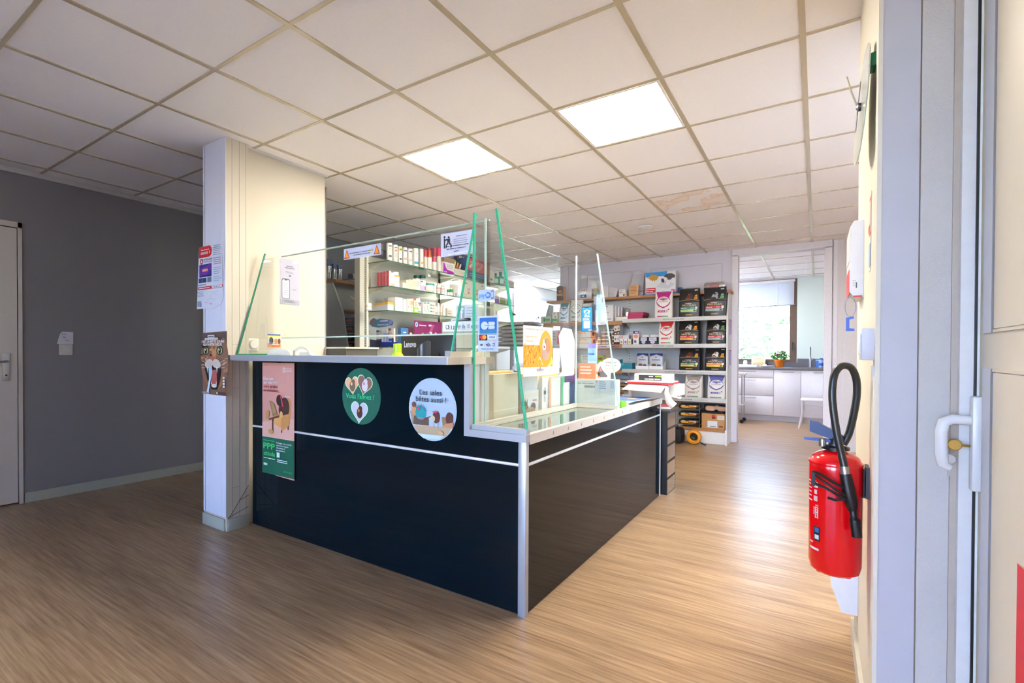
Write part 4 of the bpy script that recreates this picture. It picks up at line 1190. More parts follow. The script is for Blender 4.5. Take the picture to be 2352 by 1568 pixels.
a.poly([(.35, .34), (.75, .22), (.98, .42), (.60, .60)], '#d6d6e0').ell(.80, .76, .18, .14, '#4a4650').ell(.64, .62, .10, .12, '#f1eff0', tilt=.6).ell(.58, .60, .05, .10, '#3c383e', tilt=.4).ell(.70, .60, .012, .016, '#1a1818').ell(.66, .52, .025, .02, '#1a1818').ell(.74, .5, .07, .12, '#ecebee').ell(.92, .58, .07, .12, '#ecebee').rect(.85, .10, .98, .2, '#d26a8a').lines(.03, .5, .07, .03, 2, .014, '#dfe8f4', 3)
a.finish(r)
x, w, h = bx(1545, 1558, 658, ZTB, YT + .03)
t = thing('plastic_case', 'rounded dark blue plastic case beside the puppy pad box', 'case', (x + .02, YT + .13, ZTB))
G().rbox(0, w, 0, .05, 0, h, .012, M('#1c4a86', .35)).build('shell', t)
G().rbox(w * .7, w * 1.1, .01, .04, h * .5, h * .9, .006, M('#163c70', .35)).build('tab', t)
x, w, h = bx(1613, 1664, 646, ZTB, YT + .02)
t = thing('treat_bag', 'clear pillow bag of pale treats lying on the top board', 'treat bag', (x, YT + .02, ZTB))
G().rbox(.01, w - .01, .02, .14, 0, h * .8, .03, M('#c9bfae', .45, 0, .25, 60)).build('contents', t)
G().rbox(0, w, .01, .15, .001, h, .035, FILM).build('film', t)
G().rbox(w * .3, w * .75, .008, .011, h * .2, h * .75, .001, M('#b07878', .5)).build('label', t)

# ---- first shelf down
t = thing('biscuit_tray', 'white tray of orange and brown pet biscuits on the highest metal shelf', 'tray', (at('Y', YS + .03, 1414, 800).x, YS + .03, ZS[1] - .02 + .002))
x, w, h = bx(1414, 1442, 706, ZL1, YS + .03)
t.location = (x, YS + .03, ZL1)
if True:
    G().box(0, w, 0, .004, 0, .055, WHITE).box(0, w, .15, .154, 0, .06, WHITE).box(0, .004, .004, .15, 0, .055, WHITE).box(w - .004, w, .004, .15, 0, .055, WHITE).box(0, w, .004, .15, 0, .003, WHITE).build('tray', t)
    g = G()
    rr = random.Random(5)
    for i in range(26):
        g.rbox(0, .03, 0, .012, 0, .012, .004, M(rr.choice(('#c87a2c', '#a4602a', '#e09a40')), .6), 1, Matrix.Translation((rr.uniform(.01, w - .05), rr.uniform(.015, .12), rr.uniform(.004, .06))) @ Matrix.Rotation(rr.uniform(0, 3), 4, 'Z') @ Matrix.Rotation(rr.uniform(-.5, .5), 4, 'Y'))
    o = g.build('biscuits', t); o['kind'] = 'stuff'
x, w, h = bx(1430, 1458, 706, 1.624, YS + .16)
t = thing('clear_bag', 'crinkled clear plastic bag behind the biscuit tray', 'plastic bag', (x, YS + .2, 1.624))
w = .07
G().rbox(0, w, 0, .10, 0, h, .03, FILM).build('film', t)
G().rbox(.012, w - .012, .02, .08, .001, h * .6, .02, M('#c9c3b8', .6, 0, .3, 50)).build('contents', t)
for i, lab in enumerate(('lower flat magenta box on the highest metal shelf', 'upper flat magenta box on the highest metal shelf')):
    x0 = at('Y', YS + .02, 1441, 800).x
    r, a = carton('magenta_box', lab, 'box', (x0 + i * .012, YS + .02, 1.624 + i * .045), .21, .26, .044, SOUTH, '#a81f52', '#8c1a46', 'flat magenta boxes')
    a.lines(.1, .9, .7, .35, 2, .06, '#c84a78', i); a.finish(r)
r, a = shelf_carton('grey_green_box', 'low grey box with green label at the left end of wood edged shelf', 'box', 1242, 1265, 726, ZL1, '#c9cdc8', .12)
a.ell(.35, .5, .10, .3, '#3f8a4a').rect(.45, .35, .9, .65, '#57a45c').lines(.55, .85, .3, .12, 1, .05, '#c04a3c'); a.finish(r)
r, a = shelf_carton('small_green_box', 'small white and green box beside the teal food bags', 'box', 1268, 1280, 716, ZL1, '#e4e8e0', .08)
a.rect(0, .05, 1, .40, '#58a860').rect(.1, .1, .9, .18, '#e4e8e0').ell(.4, .84, .10, .06, '#6a4a4a').ell(.6, .55, .2, .08, '#b07a6a'); a.finish(r)
for i in range(2):
    x, w, h = bx(1365, 1375, 705, ZL1, YS + .06)
    t = thing('white_tin', ('lower', 'upper')[i] + ' of two stacked white tins on the wood edged shelf', 'tin', (x + w / 2, YS + .06, ZL1 + i * .085), group='stacked white tins')
    G().lathe([(.026, 0), (.027, .003), (.027, .080), (.025, .083)], M('#d2d2d6', .35), 18).build('body', t)
    G().lathe([(.0255, .0825), (.0255, .085), (.022, .0845)], STEEL, 18).build('rim', t)
    G().lathe([(.0274, .02), (.0274, .06)], M('#e4e3e6', .5), 18).build('label', t)
x, w, h = bx(1338, 1358, 697, ZL1, YS + .05)
r, a = carton('pale_box', 'pale grey box with a white lid behind the blue phone sticker', 'box', (x, YS + .05, ZL1), w, .14, h, SOUTH, '#c2c6cc', None, None, ('#dde0e4', .03)); a.finish(r)
for i in range(4):
    x, w, h = bx(1381, 1408, 701, ZL1, YS + .03)
    lab = ('front white box with brown paw dots on the wood edged shelf', 'second white box in the row behind the paw dot box', 'third white box in the row behind the paw dot box', 'rearmost white box in the row behind the paw dot box')[i]
    r, a = carton('supplement_box', lab, 'box', (x + i * .022, YS + .03 + i * .062, ZL1), w, .058, h - i * .006, SOUTH, '#e6e4e4', '#d2ccd2', 'row of white boxes with paw dots')
    for (u, v) in ((.12, .92), (.3, .92), (.48, .92), (.15, .78), (.32, .8)):
        a.ell(u, v, .055, .035, '#4a3430')
    a.text('Optima', .08, .52, .08, '#4a7ac0', .55, .01).lines(.1, .6, .44, .06, 2, .015, '#b8a898').text('~6', .4, .12, .05, '#4a4650', .45); a.finish(r)
r, a = sheet('handwritten_note', 'handwritten white note taped to the edge of the top board', 'note', (at('Y', 5.395, 1363, 800).x, 5.396, 1.86), .125, .088, SOUTH, '#e2dfe6')
a.lines(.1, .9, .85, .2, 4, .05, '#8a86a0', 6); a.finish(r)

# ---- second shelf down
r, a = shelf_carton('pink_white_box', 'white box with a pink bottle picture on the second wood shelf', 'box', 1268, 1290, 758, ZL2, '#cfcfd0', .12)
a.poly([(.5, .05), (.95, .05), (.95, .5), (.85, .9), (.65, .9), (.5, .5)], '#d6647c').rect(.7, .3, .9, .45, '#5a6274').lines(.05, .4, .8, .2, 3, .04, '#8a8a92'); a.finish(r)
for i, (p0, p1, yt, yb, lab) in enumerate(((1322, 1368, 774, 792, 'lower white box with orange end on the second wood shelf'), (1319, 1366, 754, 772, 'upper white box with orange end on the second wood shelf'))):
    x, w, h = bx(p0, p1, yt, ZL2 + i * .105, YS + .03)
    r, a = carton('orange_end_box', lab, 'box', (x, YS + .03, ZL2 + i * .106), w, .13, .10, SOUTH, '#d8d2c8', '#e06a1c', 'white and orange boxes')
    a.rrect(.2, .55, .55, .85, .006, '#e08030').text('~6', .23, .62, .16, '#f4e0d0', .28, .01).rect(.80, 0, 1, 1, '#e0701e').ell(.93, .5, .06, .3, '#3a2418').lines(.08, .75, .38, .15, 2, .04, '#9aa494', 3); a.finish(r)
rr = random.Random(9)
k = 0
for col_i, (px, n, cc) in enumerate(((1376, 2, '#8a6a50'), (1386, 4, '#6b4630'), (1396, 4, '#33241c'), (1405, 4, '#3a2c26'))):
    for j in range(n):
        x = at('Y', YS + .07, px, 800).x
        t = thing('pet_food_can', '%s can of the %s column of stacked pet food cans' % (('bottom', 'second', 'third', 'top')[j], ('leftmost short', 'brown and white', 'dark', 'rightmost dark')[col_i]), 'can', (x, YS + .07 + .01 * (col_i % 2), ZL2 + j * .052), group='stacked pet food cans')
        G().lathe([(.033, 0), (.034, .003), (.034, .047), (.033, .05)], M(cc, .35), 18).build('body', t)
        G().lathe([(.0335, .0485), (.0335, .0518), (.029, .051)], STEEL, 18).build('rim', t)
        G().lathe([(.0344, .014), (.0344, .034)], M('#e0cfc0', .5), 18).build('label', t)
bottle('brown_bottle', 'brown bottle with dark cap among the pet food cans', (at('Y', YS + .04, 1402, 800).x, YS + .035, ZL2), .027, .14, '#7a4a20', '#2a221e')
for i, (p0, p1, yt, lab) in enumerate(((1410, 1417, 748, 'left tall brown and white box with a round picture'), (1417, 1423, 746, 'right tall brown and white box with a round picture'))):
    x, w, h = bx(p0, p1, yt, ZL2, YS + .05)
    r, a = carton('tall_box', lab, 'box', (x, YS + .05, ZL2), w - .001, .16, h, SOUTH, '#e4e0de', '#a6a8b0', 'tall brown and white boxes')
    a.rect(0, .5, 1, .7, '#4a241c').rect(.2, .55, .8, .63, '#e4dcd4').ell(.5, .82, .3, .06, '#b07a50').rect(0, 0, 1, .14, '#4a241c').ell(.5, .3, .3, .06, '#8a6a5a'); a.finish(r)
for i in range(3):
    x = at('Y', YS + .03, 1424 + i * 9, 800).x
    r, a = carton('small_pet_box', ('left', 'middle', 'right')[i] + ' of three small white pet picture boxes by the upright', 'box', (x, YS + .03, ZL2), .048, .10, .075, SOUTH, '#e6e2e0', '#8a8a8c', 'small white pet picture boxes')
    a.ell(.5, .45, .3, .25, ('#c48a4a', '#8a6a9a', '#d8b04a')[i]).rect(0, .8, 1, 1, '#efecea').rect(.0, 0, 1, .1, '#5a3a2c'); a.finish(r)
x = at('Y', YS + .06, 1420, 800).x
r, a = carton('long_white_box', 'long white box lying on the small pet picture boxes', 'box', (x + .01, YS + .035, ZL2 + .0755), .15, .09, .055, SOUTH, '#d6d4d4', '#a8a8aa')
a.ell(.15, .5, .08, .25, '#b88a5a').rect(.3, .2, .42, .8, '#c46a8a'); a.finish(r)
r, a = shelf_carton('purple_box', 'tall purple, orange and white box on the second metal shelf', 'box', 1454, 1467, 760, ZS[2], '#ece6e4', .08, '#d8c4cc')
a.rect(0, .80, 1, 1, '#3a2a7c').rect(.3, .86, .9, .94, '#d8d4e8').ell(.5, .60, .4, .14, '#e08a6a').ell(.4, .2, .25, .12, '#6a6480').rect(.6, .1, .9, .4, '#f4f0ee'); a.finish(r)
for i, (p0, p1, lab) in enumerate(((1469, 1487, 'left dark blue display box with raised white flap'), (1488, 1510, 'right dark blue display box with raised white flap'))):
    x, w, h = bx(p0, p1, 774, ZS[2], YS + .03)
    r, a = carton('display_box', lab, 'box', (x, YS + .03, ZS[2]), w, .10, h, SOUTH, '#23213a', '#1c1b2c', 'dark blue display boxes')
    a.rect(.12, .45, .9, .95, '#e2dee4').ell(.5, .3, .25, .25, '#c8c4d8').lines(.15, .85, .8, .15, 2, .05, '#6a6488', i); a.finish(r)
    G().prism([(.005, h), (w - .005, h), (w - .012, h + .035), (.012, h + .035)], 'y', .085, .088, PAPER).build('flap', r)

# ---- third shelf down
for i, lab in enumerate(('lower white and green box with black letters on the third wood shelf', 'upper white and green box with black letters on the third wood shelf')):
    x, w, h = bx(1334 - i, 1384 + i, 829, ZL3, YS + .03)
    r, a = carton('kibble_box', lab, 'box', (x, YS + .03, ZL3 + i * .105), w, .13, .10, SOUTH, '#d9dad2', '#5a9a2c', 'white and green boxes')
    a.text('AGRI', .10, .68, .2, '#3a3c3c', .22, .02).lines(.08, .34, .5, .18, 2, .05, '#8a8478', 2).rect(.74, 0, 1, 1, '#62a830').rect(.80, .3, .98, .62, '#5a3424').rect(.0, 0, .04, 1, '#8ac45a'); a.finish(r)
r, a = shelf_carton('teal_box', 'low teal box behind the speech bubble on the third shelf', 'box', 1424, 1452, 833, ZL3, '#1c8090', .12); a.rect(.05, .6, .3, .9, '#3aa0ae'); a.finish(r)
r, a = shelf_carton('tall_teal_box', 'taller blue teal box at the left of the low teal box', 'box', 1418, 1424, 825, ZL3, '#3a93a8', .12, None, YS + .05); a.finish(r)
for i, (p0, p1, lab) in enumerate(((1462, 1489, 'left grey and navy treat pouch in a white display tray'), (1491, 1523, 'right grey and navy treat pouch in a white display tray'))):
    x, w, h = bx(p0, p1, 811, ZS[3], YS + .05)
    tr = thing('display_tray', ('left', 'right')[i] + ' white cardboard tray holding a treat pouch, third metal shelf', 'tray', (x - .004, YS + .03, ZS[3]), 0, 'white pouch trays')
    ww = w + .008
    G().box(0, ww, 0, .003, 0, .045, PAPER).build('front', tr)
    for xx in (0, ww - .003):
        G().prism([(0.003, 0), (.15, 0), (.15, .13), (.003, .045)], 'x', xx, xx + .003, PAPER).build('side', tr)
    G().box(.003, ww - .003, .003, .15, 0, .002, PAPER).build('base', tr)
    t, a = food_bag('treat_pouch', lab, (x + .002, YS + .05, ZS[3] + .003), w - .006, .07, h - .004, '#c3c6cc', gloss=.25, group='grey and navy treat pouches', cat='pouch', flat=.7, topm=M('#1c2a72', .3))
    a.poly([(.02, .80), (.5, .93), (.98, .80), (.98, .99), (.02, .99)], '#1f2c78').text('~6', .2, .55, .07, '#3a4a86', .6, .01).ell(.35, .25, .18, .09, '#6a4a38').ell(.72, .22, .16, .09, '#3a466e').ell(.5, .75, .05, .04, '#3a4a86'); a.finish(t)

# ---- lowest levels
x, w, h = bx(1404, 1450, 872, ZS[4], YS + .06)
for i in range(2):
    t = thing('chew_bag', ('lower', 'upper')[i] + ' clear bag of brown chew sticks beside the open carton', 'treat bag', (x, YS + .05, ZS[4] + i * .10), group='bags of brown chew sticks')
    g = G()
    rr = random.Random(20 + i)
    for j in range(16):
        z0 = .015 + rr.random() * .06
        g.tube([(.02, .03 + rr.random() * .1, z0), (w * .5, .03 + rr.random() * .1, z0 + rr.uniform(-.01, .02)), (w - .02, .03 + rr.random() * .1, z0)], .008, M(rr.choice(('#7a4a2c', '#9a6238', '#5c3722')), .6), 6)
    o = g.build('chew_sticks', t); o['kind'] = 'stuff'
    G().rbox(0, w, .008, .15, .001, .098, .02, FILM).build('film', t)
bottle('teal_bottle', 'small teal bottle behind the open carton on the lowest metal shelf', (at('Y', YS + .06, 1556, 800).x, YS + .06, ZS[4]), .02, .10, '#23877a', '#d8dcd8', prints=((.3, .7, '#d8e4dc', 1.2),))
# treat packs on three little wire trays
t = thing('wire_rack', 'small three tier wire rack below the lowest metal shelf', 'rack', (0, 0, 0))
xw0, xw1 = at('Y', YS + .03, 1557, 800).x, at('Y', YS + .03, 1608, 800).x
tz = [.225, .325, .425]
for z in tz:
    g = G()
    g.tube([(xw0, YS + .03, z), (xw1, YS + .03, z)], .003, STEEL, 6).tube([(xw0, YS + .25, z), (xw1, YS + .25, z)], .003, STEEL, 6)
    for q in range(7):
        xx = xw0 + (xw1 - xw0) * q / 6
        g.tube([(xx, YS + .03, z), (xx, YS + .25, z)], .0018, STEEL, 5)
    g.build('wire_tray', t)
for xx in (xw0, xw1):
    for yy in (YS + .03, YS + .25):
        G().tube([(xx, yy, .193), (xx, yy, .50)], .003, STEEL, 6).build('post', t)
for i, z in enumerate(tz):
    t, a = None, None
    t = thing('treat_pack', ('bottom', 'middle', 'top')[i] + ' black and orange treat pack lying on the wire rack', 'treat pack', (xw0 + .01, YS + .04, z + .004), group='black and orange treat packs')
    ww = xw1 - xw0 - .02
    G().rbox(0, ww, 0, .19, 0, .055, .018, M('#1f1c1a', .3, 0, .1)).build('pack_body', t)
    a = Art(ww, .055, lambda x, k, z_: (x, -k - .001, z_))
    a.rect(.12, .35, .50, .62, '#e8a02c').rect(.52, .45, .88, .80, '#ee8a1e').rect(.15, .20, .85, .30, '#e6c04a').ell(.25, .70, .10, .12, '#c8b49a').rect(.76, .5, .86, .75, '#e4e0d8'); a.finish(t)
# cardboard box with labels
x, w, h = bx(1613, 1667, 950, .193, YS + .03)
r, a = carton('cardboard_box', 'brown cardboard box with white and red labels on the base board', 'box', (x, YS + .03, .193), w - .004, .28, h, SOUTH, '#b5854f')
a.rect(.22, .08, .72, .52, '#e6e6ea').rect(.22, .08, .26, .52, '#7a9ac8').rect(.68, .08, .72, .52, '#7a9ac8').text('~7', .36, .13, .06, '#5a6a90', .26, .01).rect(.44, .76, .60, .92, '#c62a2e').rect(.44, .68, .60, .76, '#2a2420').rect(.68, .62, .98, .90, '#e6ddd0').lines(.70, .95, .84, .08, 2, .02, '#6a6458', 3).rect(.76, .12, .92, .24, '#7a5230').rect(.46, .92, .58, 1, '#a07848'); a.finish(r)
# bones in a black bag
x, w, h = bx(1613, 1662, 928, .193 + .245, YS + .04)
t = thing('chew_bone_bag', 'black tray of two pale knotted chew bones on the cardboard box', 'treat bag', (x, YS + .05, .193 + .232))
t.location.z = .193 + bx(1613, 1667, 950, .193, YS + .03)[2] + .001
G().box(0, w, 0, .18, 0, .02, M('#141314', .3)).box(0, w, .15, .18, .02, .10, M('#141314', .3)).build('tray', t)
BN = M('#c99f84', .7, 0, .2, 30)
for i in range(1):
    G().rbox(.03, .15, .03, .11, .021, .095, .03, BN).rbox(.17, .29, .04, .12, .021, .090, .03, BN).tube([(.10, .07, .05), (.17, .08, .075), (.22, .08, .05)], .03, BN, 10).build('chew_bone', t)
# things on the floor in front of the shelving
x, w, h = bx(1583, 1612, 990, 0, YS - .05)
t = thing('yellow_bag', 'open yellow fabric bag with dark contents on the floor', 'bag', (x + w / 2, YS - .09, 0))
TT = Matrix.Rotation(PI / 2, 4, 'X')
G().lathe([(.040, -.10), (.080, -.06), (.095, .0), (.085, .05), (.062, .058), (.050, .045), (.046, .0)], M('#e0982a', .6, 0, .1), 18, T=Matrix.Translation((0, 0, .092)) @ TT).build('bag', t)
G().lathe([(.001, .022), (.030, .030), (.047, .02)], M('#2a2826', .4), 16, T=Matrix.Translation((0, 0, .092)) @ TT).build('dark_contents', t)
G().tube([(.08, -.02, .03), (.12, -.04, .012), (.15, -.03, .008)], .008, BLACK, 8).build('strap', t)
t = thing('black_bag', 'slumped black bag on the floor beside the drawer tower', 'bag', (at('Y', YS, 1566, 900).x - .05, YS - .11, 0))
G().rbox(-.09, .10, -.10, .12, 0, .20, .05, M('#121212', .7, 0, .1)).build('bag', t)
G().tube([(-.05, -.06, .19), (-.03, -.07, .235), (.04, -.07, .235), (.06, -.06, .19)], .007, BLACK, 8).build('handle', t)
# ================================================================== MEDICINE SHELVES (glass shelves along the staff side, facing the counter)
XF, XK, Y0M, Y1M = -.829, -1.129, 1.905, 4.07
ms = thing('medicine_shelving', 'white shelving with glass shelves full of medicine bottles and boxes', 'shelving', (0, 0, 0))
CRM = M('#dcd8c6', .5)
G().box(-1.20, -1.128, Y0M - .075, Y0M - .02, 0, 2.06, M('#cfccc0', .5)).build('upright', ms)
u2 = G().box(-1.128, -1.10, Y0M - .02, Y0M + .005, 0, 2.06, M('#e2dfd2', .5)).build('upright', ms)
g = G()
for i in range(60):
    for dx in (-1.122, -1.111):
        g.box(dx, dx + .005, Y0M - .0208, Y0M - .02, .75 + i * .0215, .762 + i * .0215, BLACK)
o = g.build('slots', u2); o['kind'] = 'stuff'
for y in (2.95, 4.06):
    G().box(-1.15, -1.12, y, y + .03, 0, 2.03, M('#e2dfd2', .5)).build('upright', ms)
G().box(-1.17, -1.15, Y0M, Y1M, .1, 2.06, M('#cbc8be', .5)).build('back_panel', ms)
MZ = [1.982, 1.752, 1.530, 1.197, .93]
for z in MZ:
    s_ = G().box(XK, XF, Y0M, Y1M, z - .008, z, SHELFGLASS).build('glass_shelf', ms)
    G().box(XF, XF + .0015, Y0M, Y1M, z - .008, z, M('#3d6b56', .2)).box(XK, XF, Y0M - .0015, Y0M, z - .008, z, M('#3d6b56', .2)).build('shelf_edge', s_)
    for y in (Y0M + .015, 2.95, 4.05):
        G().prism([(XK - .02, z - .009), (XF - .08, z - .009), (XF - .10, z - .02), (XK - .02, z - .07)], 'y', y, y + .003, CRM).build('bracket', ms)
t = thing('strip_light', 'glowing white strip light under the top glass shelf', 'light', (-.95, 3.3, 1.94))
G().box(-.04, .05, -.30, .50, 0, .022, M('#dcdcd8', .4)).build('housing', t)
G().box(-.035, .045, -.29, .49, -.006, 0, emit('strip_led', '#fffdf6', 30)).build('diffuser', t)

def my(px, X=-.85):
    return at('X', X, px, 700).y
def mh(px, pyt, z, X=-.85):
    return at('X', X, px, pyt).z - z
def mbox(name, label, px0, px1, pyt, zi, col, d=.08, X=-.85, side=None, group=None, cat='box', top=None):
    z = MZ[zi] + .0005
    y0, y1 = my(px0, X), my(px1, X)
    return carton(name, label, cat, (X, y0, z), y1 - y0 - .001, d, mh((px0 + px1) / 2, pyt, z, X), EAST, col, side, group, top)
def mbot(name, label, px0, px1, pyt, zi, X=-.85, **kw):
    z = MZ[zi] + .0005
    # the width seen runs across the view ray; a round body of that apparent width
    y0, y1 = my(px0, X), my(px1, X)
    r_ = (y1 - y0) / 2 * .73
    h = mh((px0 + px1) / 2, pyt, z, X)
    return bottle(name, label, (X - r_, (y0 + y1) / 2, z), r_, h, rz=EAST * .75, **kw)

GW = 'white bottles at the near end of the top glass shelf'
spec = [
    (892, 906, 558, 'nearest and largest white bottle on the top glass shelf, green K label', ((.80, .87, '#3a3f80', .5), (.62, .72, '#b8cc5a', .4), (.22, .34, '#5a5a66', .5))),
    (905.5, 917.5, 562, 'second white bottle on the top glass shelf, red A label', ((.80, .87, '#3a3f80', .5), (.62, .72, '#d04a4a', .4), (.3, .55, '#c8b0a8', .4))),
    (917, 927.5, 565.5, 'third white bottle on the top glass shelf, yellow green top label', ((.72, .95, '#cdd24a', .9), (.76, .86, '#3a3f80', .5), (.2, .3, '#3a3a44', .5))),
    (928, 939, 568, 'fourth white bottle on the top glass shelf, pink marks', ((.76, .84, '#3a3f80', .6), (.25, .4, '#dca09a', .6))),
    (939.5, 951.5, 571, 'fifth white bottle on the top glass shelf, blue mark high up', ((.78, .86, '#3a3f80', .5), (.25, .4, '#cfc0b8', .6))),
    (952, 966.5, 570, 'sixth white bottle on the top glass shelf, teal wave label', ((.15, .28, '#2f9fae', .7), (.7, .74, '#8a9aa0', .3))),
    (966.5, 976, 571, 'seventh white bottle on the top glass shelf, yellow mark', ((.2, .32, '#e0b02c', .6),)),
]
for p0, p1, yt, lab, pr_ in spec:
    mbot('medicine_bottle', lab, p0, p1, yt, 0, cap='#f1efe9', capr=.98, caph=.10, shoulder=.02, prints=pr_, group=GW)
for p0, p1, yt, X, cap, lab in ((976, 984, 574, -.87, '#d84a5c', 'slim white bottle with dark red cap on the top glass shelf'), (985, 996, 575, -.85, '#e8641e', 'white bottle with pointed orange cap on the top glass shelf'),
                                (984, 993, 570, -.96, '#e23a6a', 'rear white bottle with pink cap behind the orange one'), (996, 1007, 590, -.85, '#e83a66', 'short white bottle with bright pink cap on the top glass shelf'),
                                (997, 1008, 569, -.96, '#e23a5c', 'rear white bottle with wide pink cap on the top glass shelf'), (1007, 1017, 569, -.86, '#ec4070', 'tall white bottle with pink cap beside the purple box')):
    mbot('spray_bottle', lab, p0, p1, yt, 0, X=X, cap=cap, capr=.8 if 'pointed' not in lab else .5, caph=.34, shoulder=.03, prints=((.1, .45, '#f0e4e0', .8),), group='pink and red capped bottles')
r, a = mbox('purple_carton', 'white box with purple wave and white dots on the top glass shelf', 1018, 1044, 603, 0, '#ece8ea', .10, cat='box')
a.poly([(0, 0), (1, 0), (.9, .25), (.3, .35), (.08, .9), (0, .9)], '#a81eb0').lines(.3, .95, .8, .14, 3, .05, '#9a96a0', 3).ell(.12, .12, .04, .05, '#f4e6f4').ell(.25, .12, .04, .05, '#f4e6f4'); a.finish(r)
r, a = mbox('brown_round_box', 'brown and white rounded box behind the purple wave box', 1020, 1046, 593, 0, '#b59a80', .06, X=-.97); a.ell(.12, .6, .1, .2, '#c8384a'); a.finish(r)
r, a = mbox('white_open_box', 'open white box with yellow and orange tubes on the top glass shelf', 1045, 1073, 619, 0, '#e4dccf', .10); a.lines(.2, .8, .7, .2, 2, .05, '#b0a898', 2); a.finish(r)
for i, (dy, c) in enumerate(((.03, '#c8d82a'), (.075, '#e88a2a'), (.12, '#e4d6c0'))):
    G().tube([(dy, .04, .09), (dy + .02, .035, .15 + .01 * (1 - i))], [.012, .009], M(c, .4), 10).build('tube', r)
r, a = mbox('dental_box', 'dark blue dental box with white letters on the top glass shelf', 1050, 1084, 585, 0, '#22345c', .05, X=-.99)
a.text('PROZYM', .12, .78, .13, '#eef0f4', .8, .015).poly([(.35, .62), (.62, .66), (.7, .3), (.55, .25)], '#c83050'); a.finish(r)
r, a = mbox('chew_carton', 'large red and blue dental chew box on the top glass shelf', 1074, 1122, 597, 0, '#3a5582', .12, X=-.86)
a.poly([(0, .42), (1, .35), (1, 1), (0, 1)], '#c8545e').poly([(.05, .6), (.3, .9), (.36, .86), (.12, .5)], '#e8dcd8').poly([(.4, .5), (.7, .8), (.75, .74), (.46, .42)], '#e0b8b4').text('PROZYM', .1, .74, .12, '#f0eaea', .6, .015).lines(.1, .9, .28, .1, 2, .03, '#b8c4d8', 2); a.finish(r)
r, a = mbox('white_plain_carton', 'white box beside the teal bottles on the top glass shelf', 1123, 1136, 622, 0, '#e8e4da', .08); a.ell(.4, .3, .2, .08, '#5a5a70'); a.finish(r)
for i, (p0, p1, yt, lab) in enumerate(((1138, 1149, 627, 'left teal pump bottle on the top glass shelf'), (1150, 1161, 624, 'right teal pump bottle on the top glass shelf'))):
    mbot('pump_bottle', lab, p0, p1, yt, 0, col='#2aa392', cap='#19796c', capr=.45, caph=.3, prints=((.15, .5, '#d8efe8', .7),), group='teal pump bottles')
r, a = mbox('beige_far_box', 'pale box at the far end of the top glass shelf', 1164, 1181, 646, 0, '#d6cfc8', .10); a.lines(.1, .8, .8, .3, 2, .05, '#8a8088'); a.finish(r)

# ---- second glass shelf
z2 = MZ[1]
r, a = sheet('leaning_leaflet', 'white printed leaflet leaning at the near end of the second glass shelf', 'leaflet', (-1.08, Y0M + .012, z2 + .001), .10, .155, SOUTH, '#d9d5cf', rx=-.08)
a.lines(.1, .9, .9, .07, 11, .02, '#a8a49c', 3); a.finish(r)
for i in range(4):
    r, a = carton('red_box', ('nearest the upright, first', 'second', 'third', 'fourth')[i] + ' red box of the row on the second glass shelf', 'box', (-.985 + i * .0395, Y0M + .004, z2 + .0005), .037, .020, .128 + .002 * i, SOUTH, '#c9505c', '#e8dcd8', 'red boxes on the second glass shelf')
    a.rect(.9, 0, 1, 1, '#e8c8c4').lines(.1, .8, .9, .08, 3, .02, '#d88a8e', i); a.finish(r)
r, a = mbox('white_pink_box', 'white box with pink base beside the red boxes', 897, 906, 626, 1, '#efebe8', .07, X=-.835); a.rect(0, 0, 1, .2, '#eca8a0').lines(.1, .9, .8, .1, 4, .02, '#b8c4c8', 2); a.finish(r)
mbot('orange_band_bottle', 'large white bottle with orange band on the second glass shelf', 905, 924, 624, 1, X=-.835, cap='#f6f4f0', capr=.8, caph=.2, prints=((.66, .76, '#f09a28', 1.5), (.3, .36, '#e8c8b8', .8)))
r, a = mbox('tiny_box', 'tiny white box right of the orange band bottle', 925, 933, 649, 1, '#f0eeea', .05); a.lines(.1, .9, .7, .2, 3, .05, '#b0b8b4', 2); a.finish(r)
for i, (p0, p1, yt) in enumerate(((933, 940, 643), (940, 948, 642), (948, 956, 641), (956, 965, 640))):
    r, a = mbox('cream_box', ('first', 'second', 'third', 'fourth')[i] + ' cream box of the row on the second glass shelf', p0, p1, yt, 1, '#e6dfc6' if i < 3 else '#ece9e0', .09, group='cream boxes on the second glass shelf')
    a.lines(.1, .9, .72, .15, 3, .03, '#b8b09a' if i < 3 else '#4a4a50', i); a.finish(r)
for i, (p0, p1) in enumerate(((955, 968), (968, 983))):
    mbot('green_lid_jar', ('left', 'right')[i] + ' grey jar with dark green lid behind the cream boxes', p0, p1, 632, 1, X=-.98, col='#c2c6c6', cap='#1e5a52', capr=1.02, caph=.16, shoulder=.02, group='dark green lid jars', cat='jar')
r, a = mbox('violet_label_box', 'white box with violet label and blue base on the second glass shelf', 966, 978, 643, 1, '#eceaf0', .07); a.rect(.05, .1, .95, .5, '#d8c0e4').rect(.8, .15, .95, .45, '#7a4aa8').rect(.1, 0, .8, .06, '#2c3c9a').rect(.05, .8, .4, .9, '#3a3f80'); a.finish(r)
z = MZ[1] + .0005
y0, y1 = my(980, -.85), my(1006, -.85)
t = thing('teal_lid_tub', 'white tub with wide teal lid on the second glass shelf', 'tub', (-.905, (y0 + y1) / 2, z), EAST * .75)
hh = mh(992, 651, z)
rr_ = (y1 - y0) / 2 * .72
G().lathe([(rr_ * .9, 0), (rr_, hh * .1), (rr_, hh * .8), (rr_ * .98, hh * .84)], M('#efe9df', .4), 20).build('body', t)
G().lathe([(rr_ * 1.06, hh * .83), (rr_ * 1.06, hh * .98), (rr_, hh)], M('#1f8fa0', .35), 20).build('lid', t)
G().lathe([(rr_ * 1.005, hh * .12), (rr_ * 1.005, hh * .2)], M('#e0a83c', .5), 20).build('label', t)
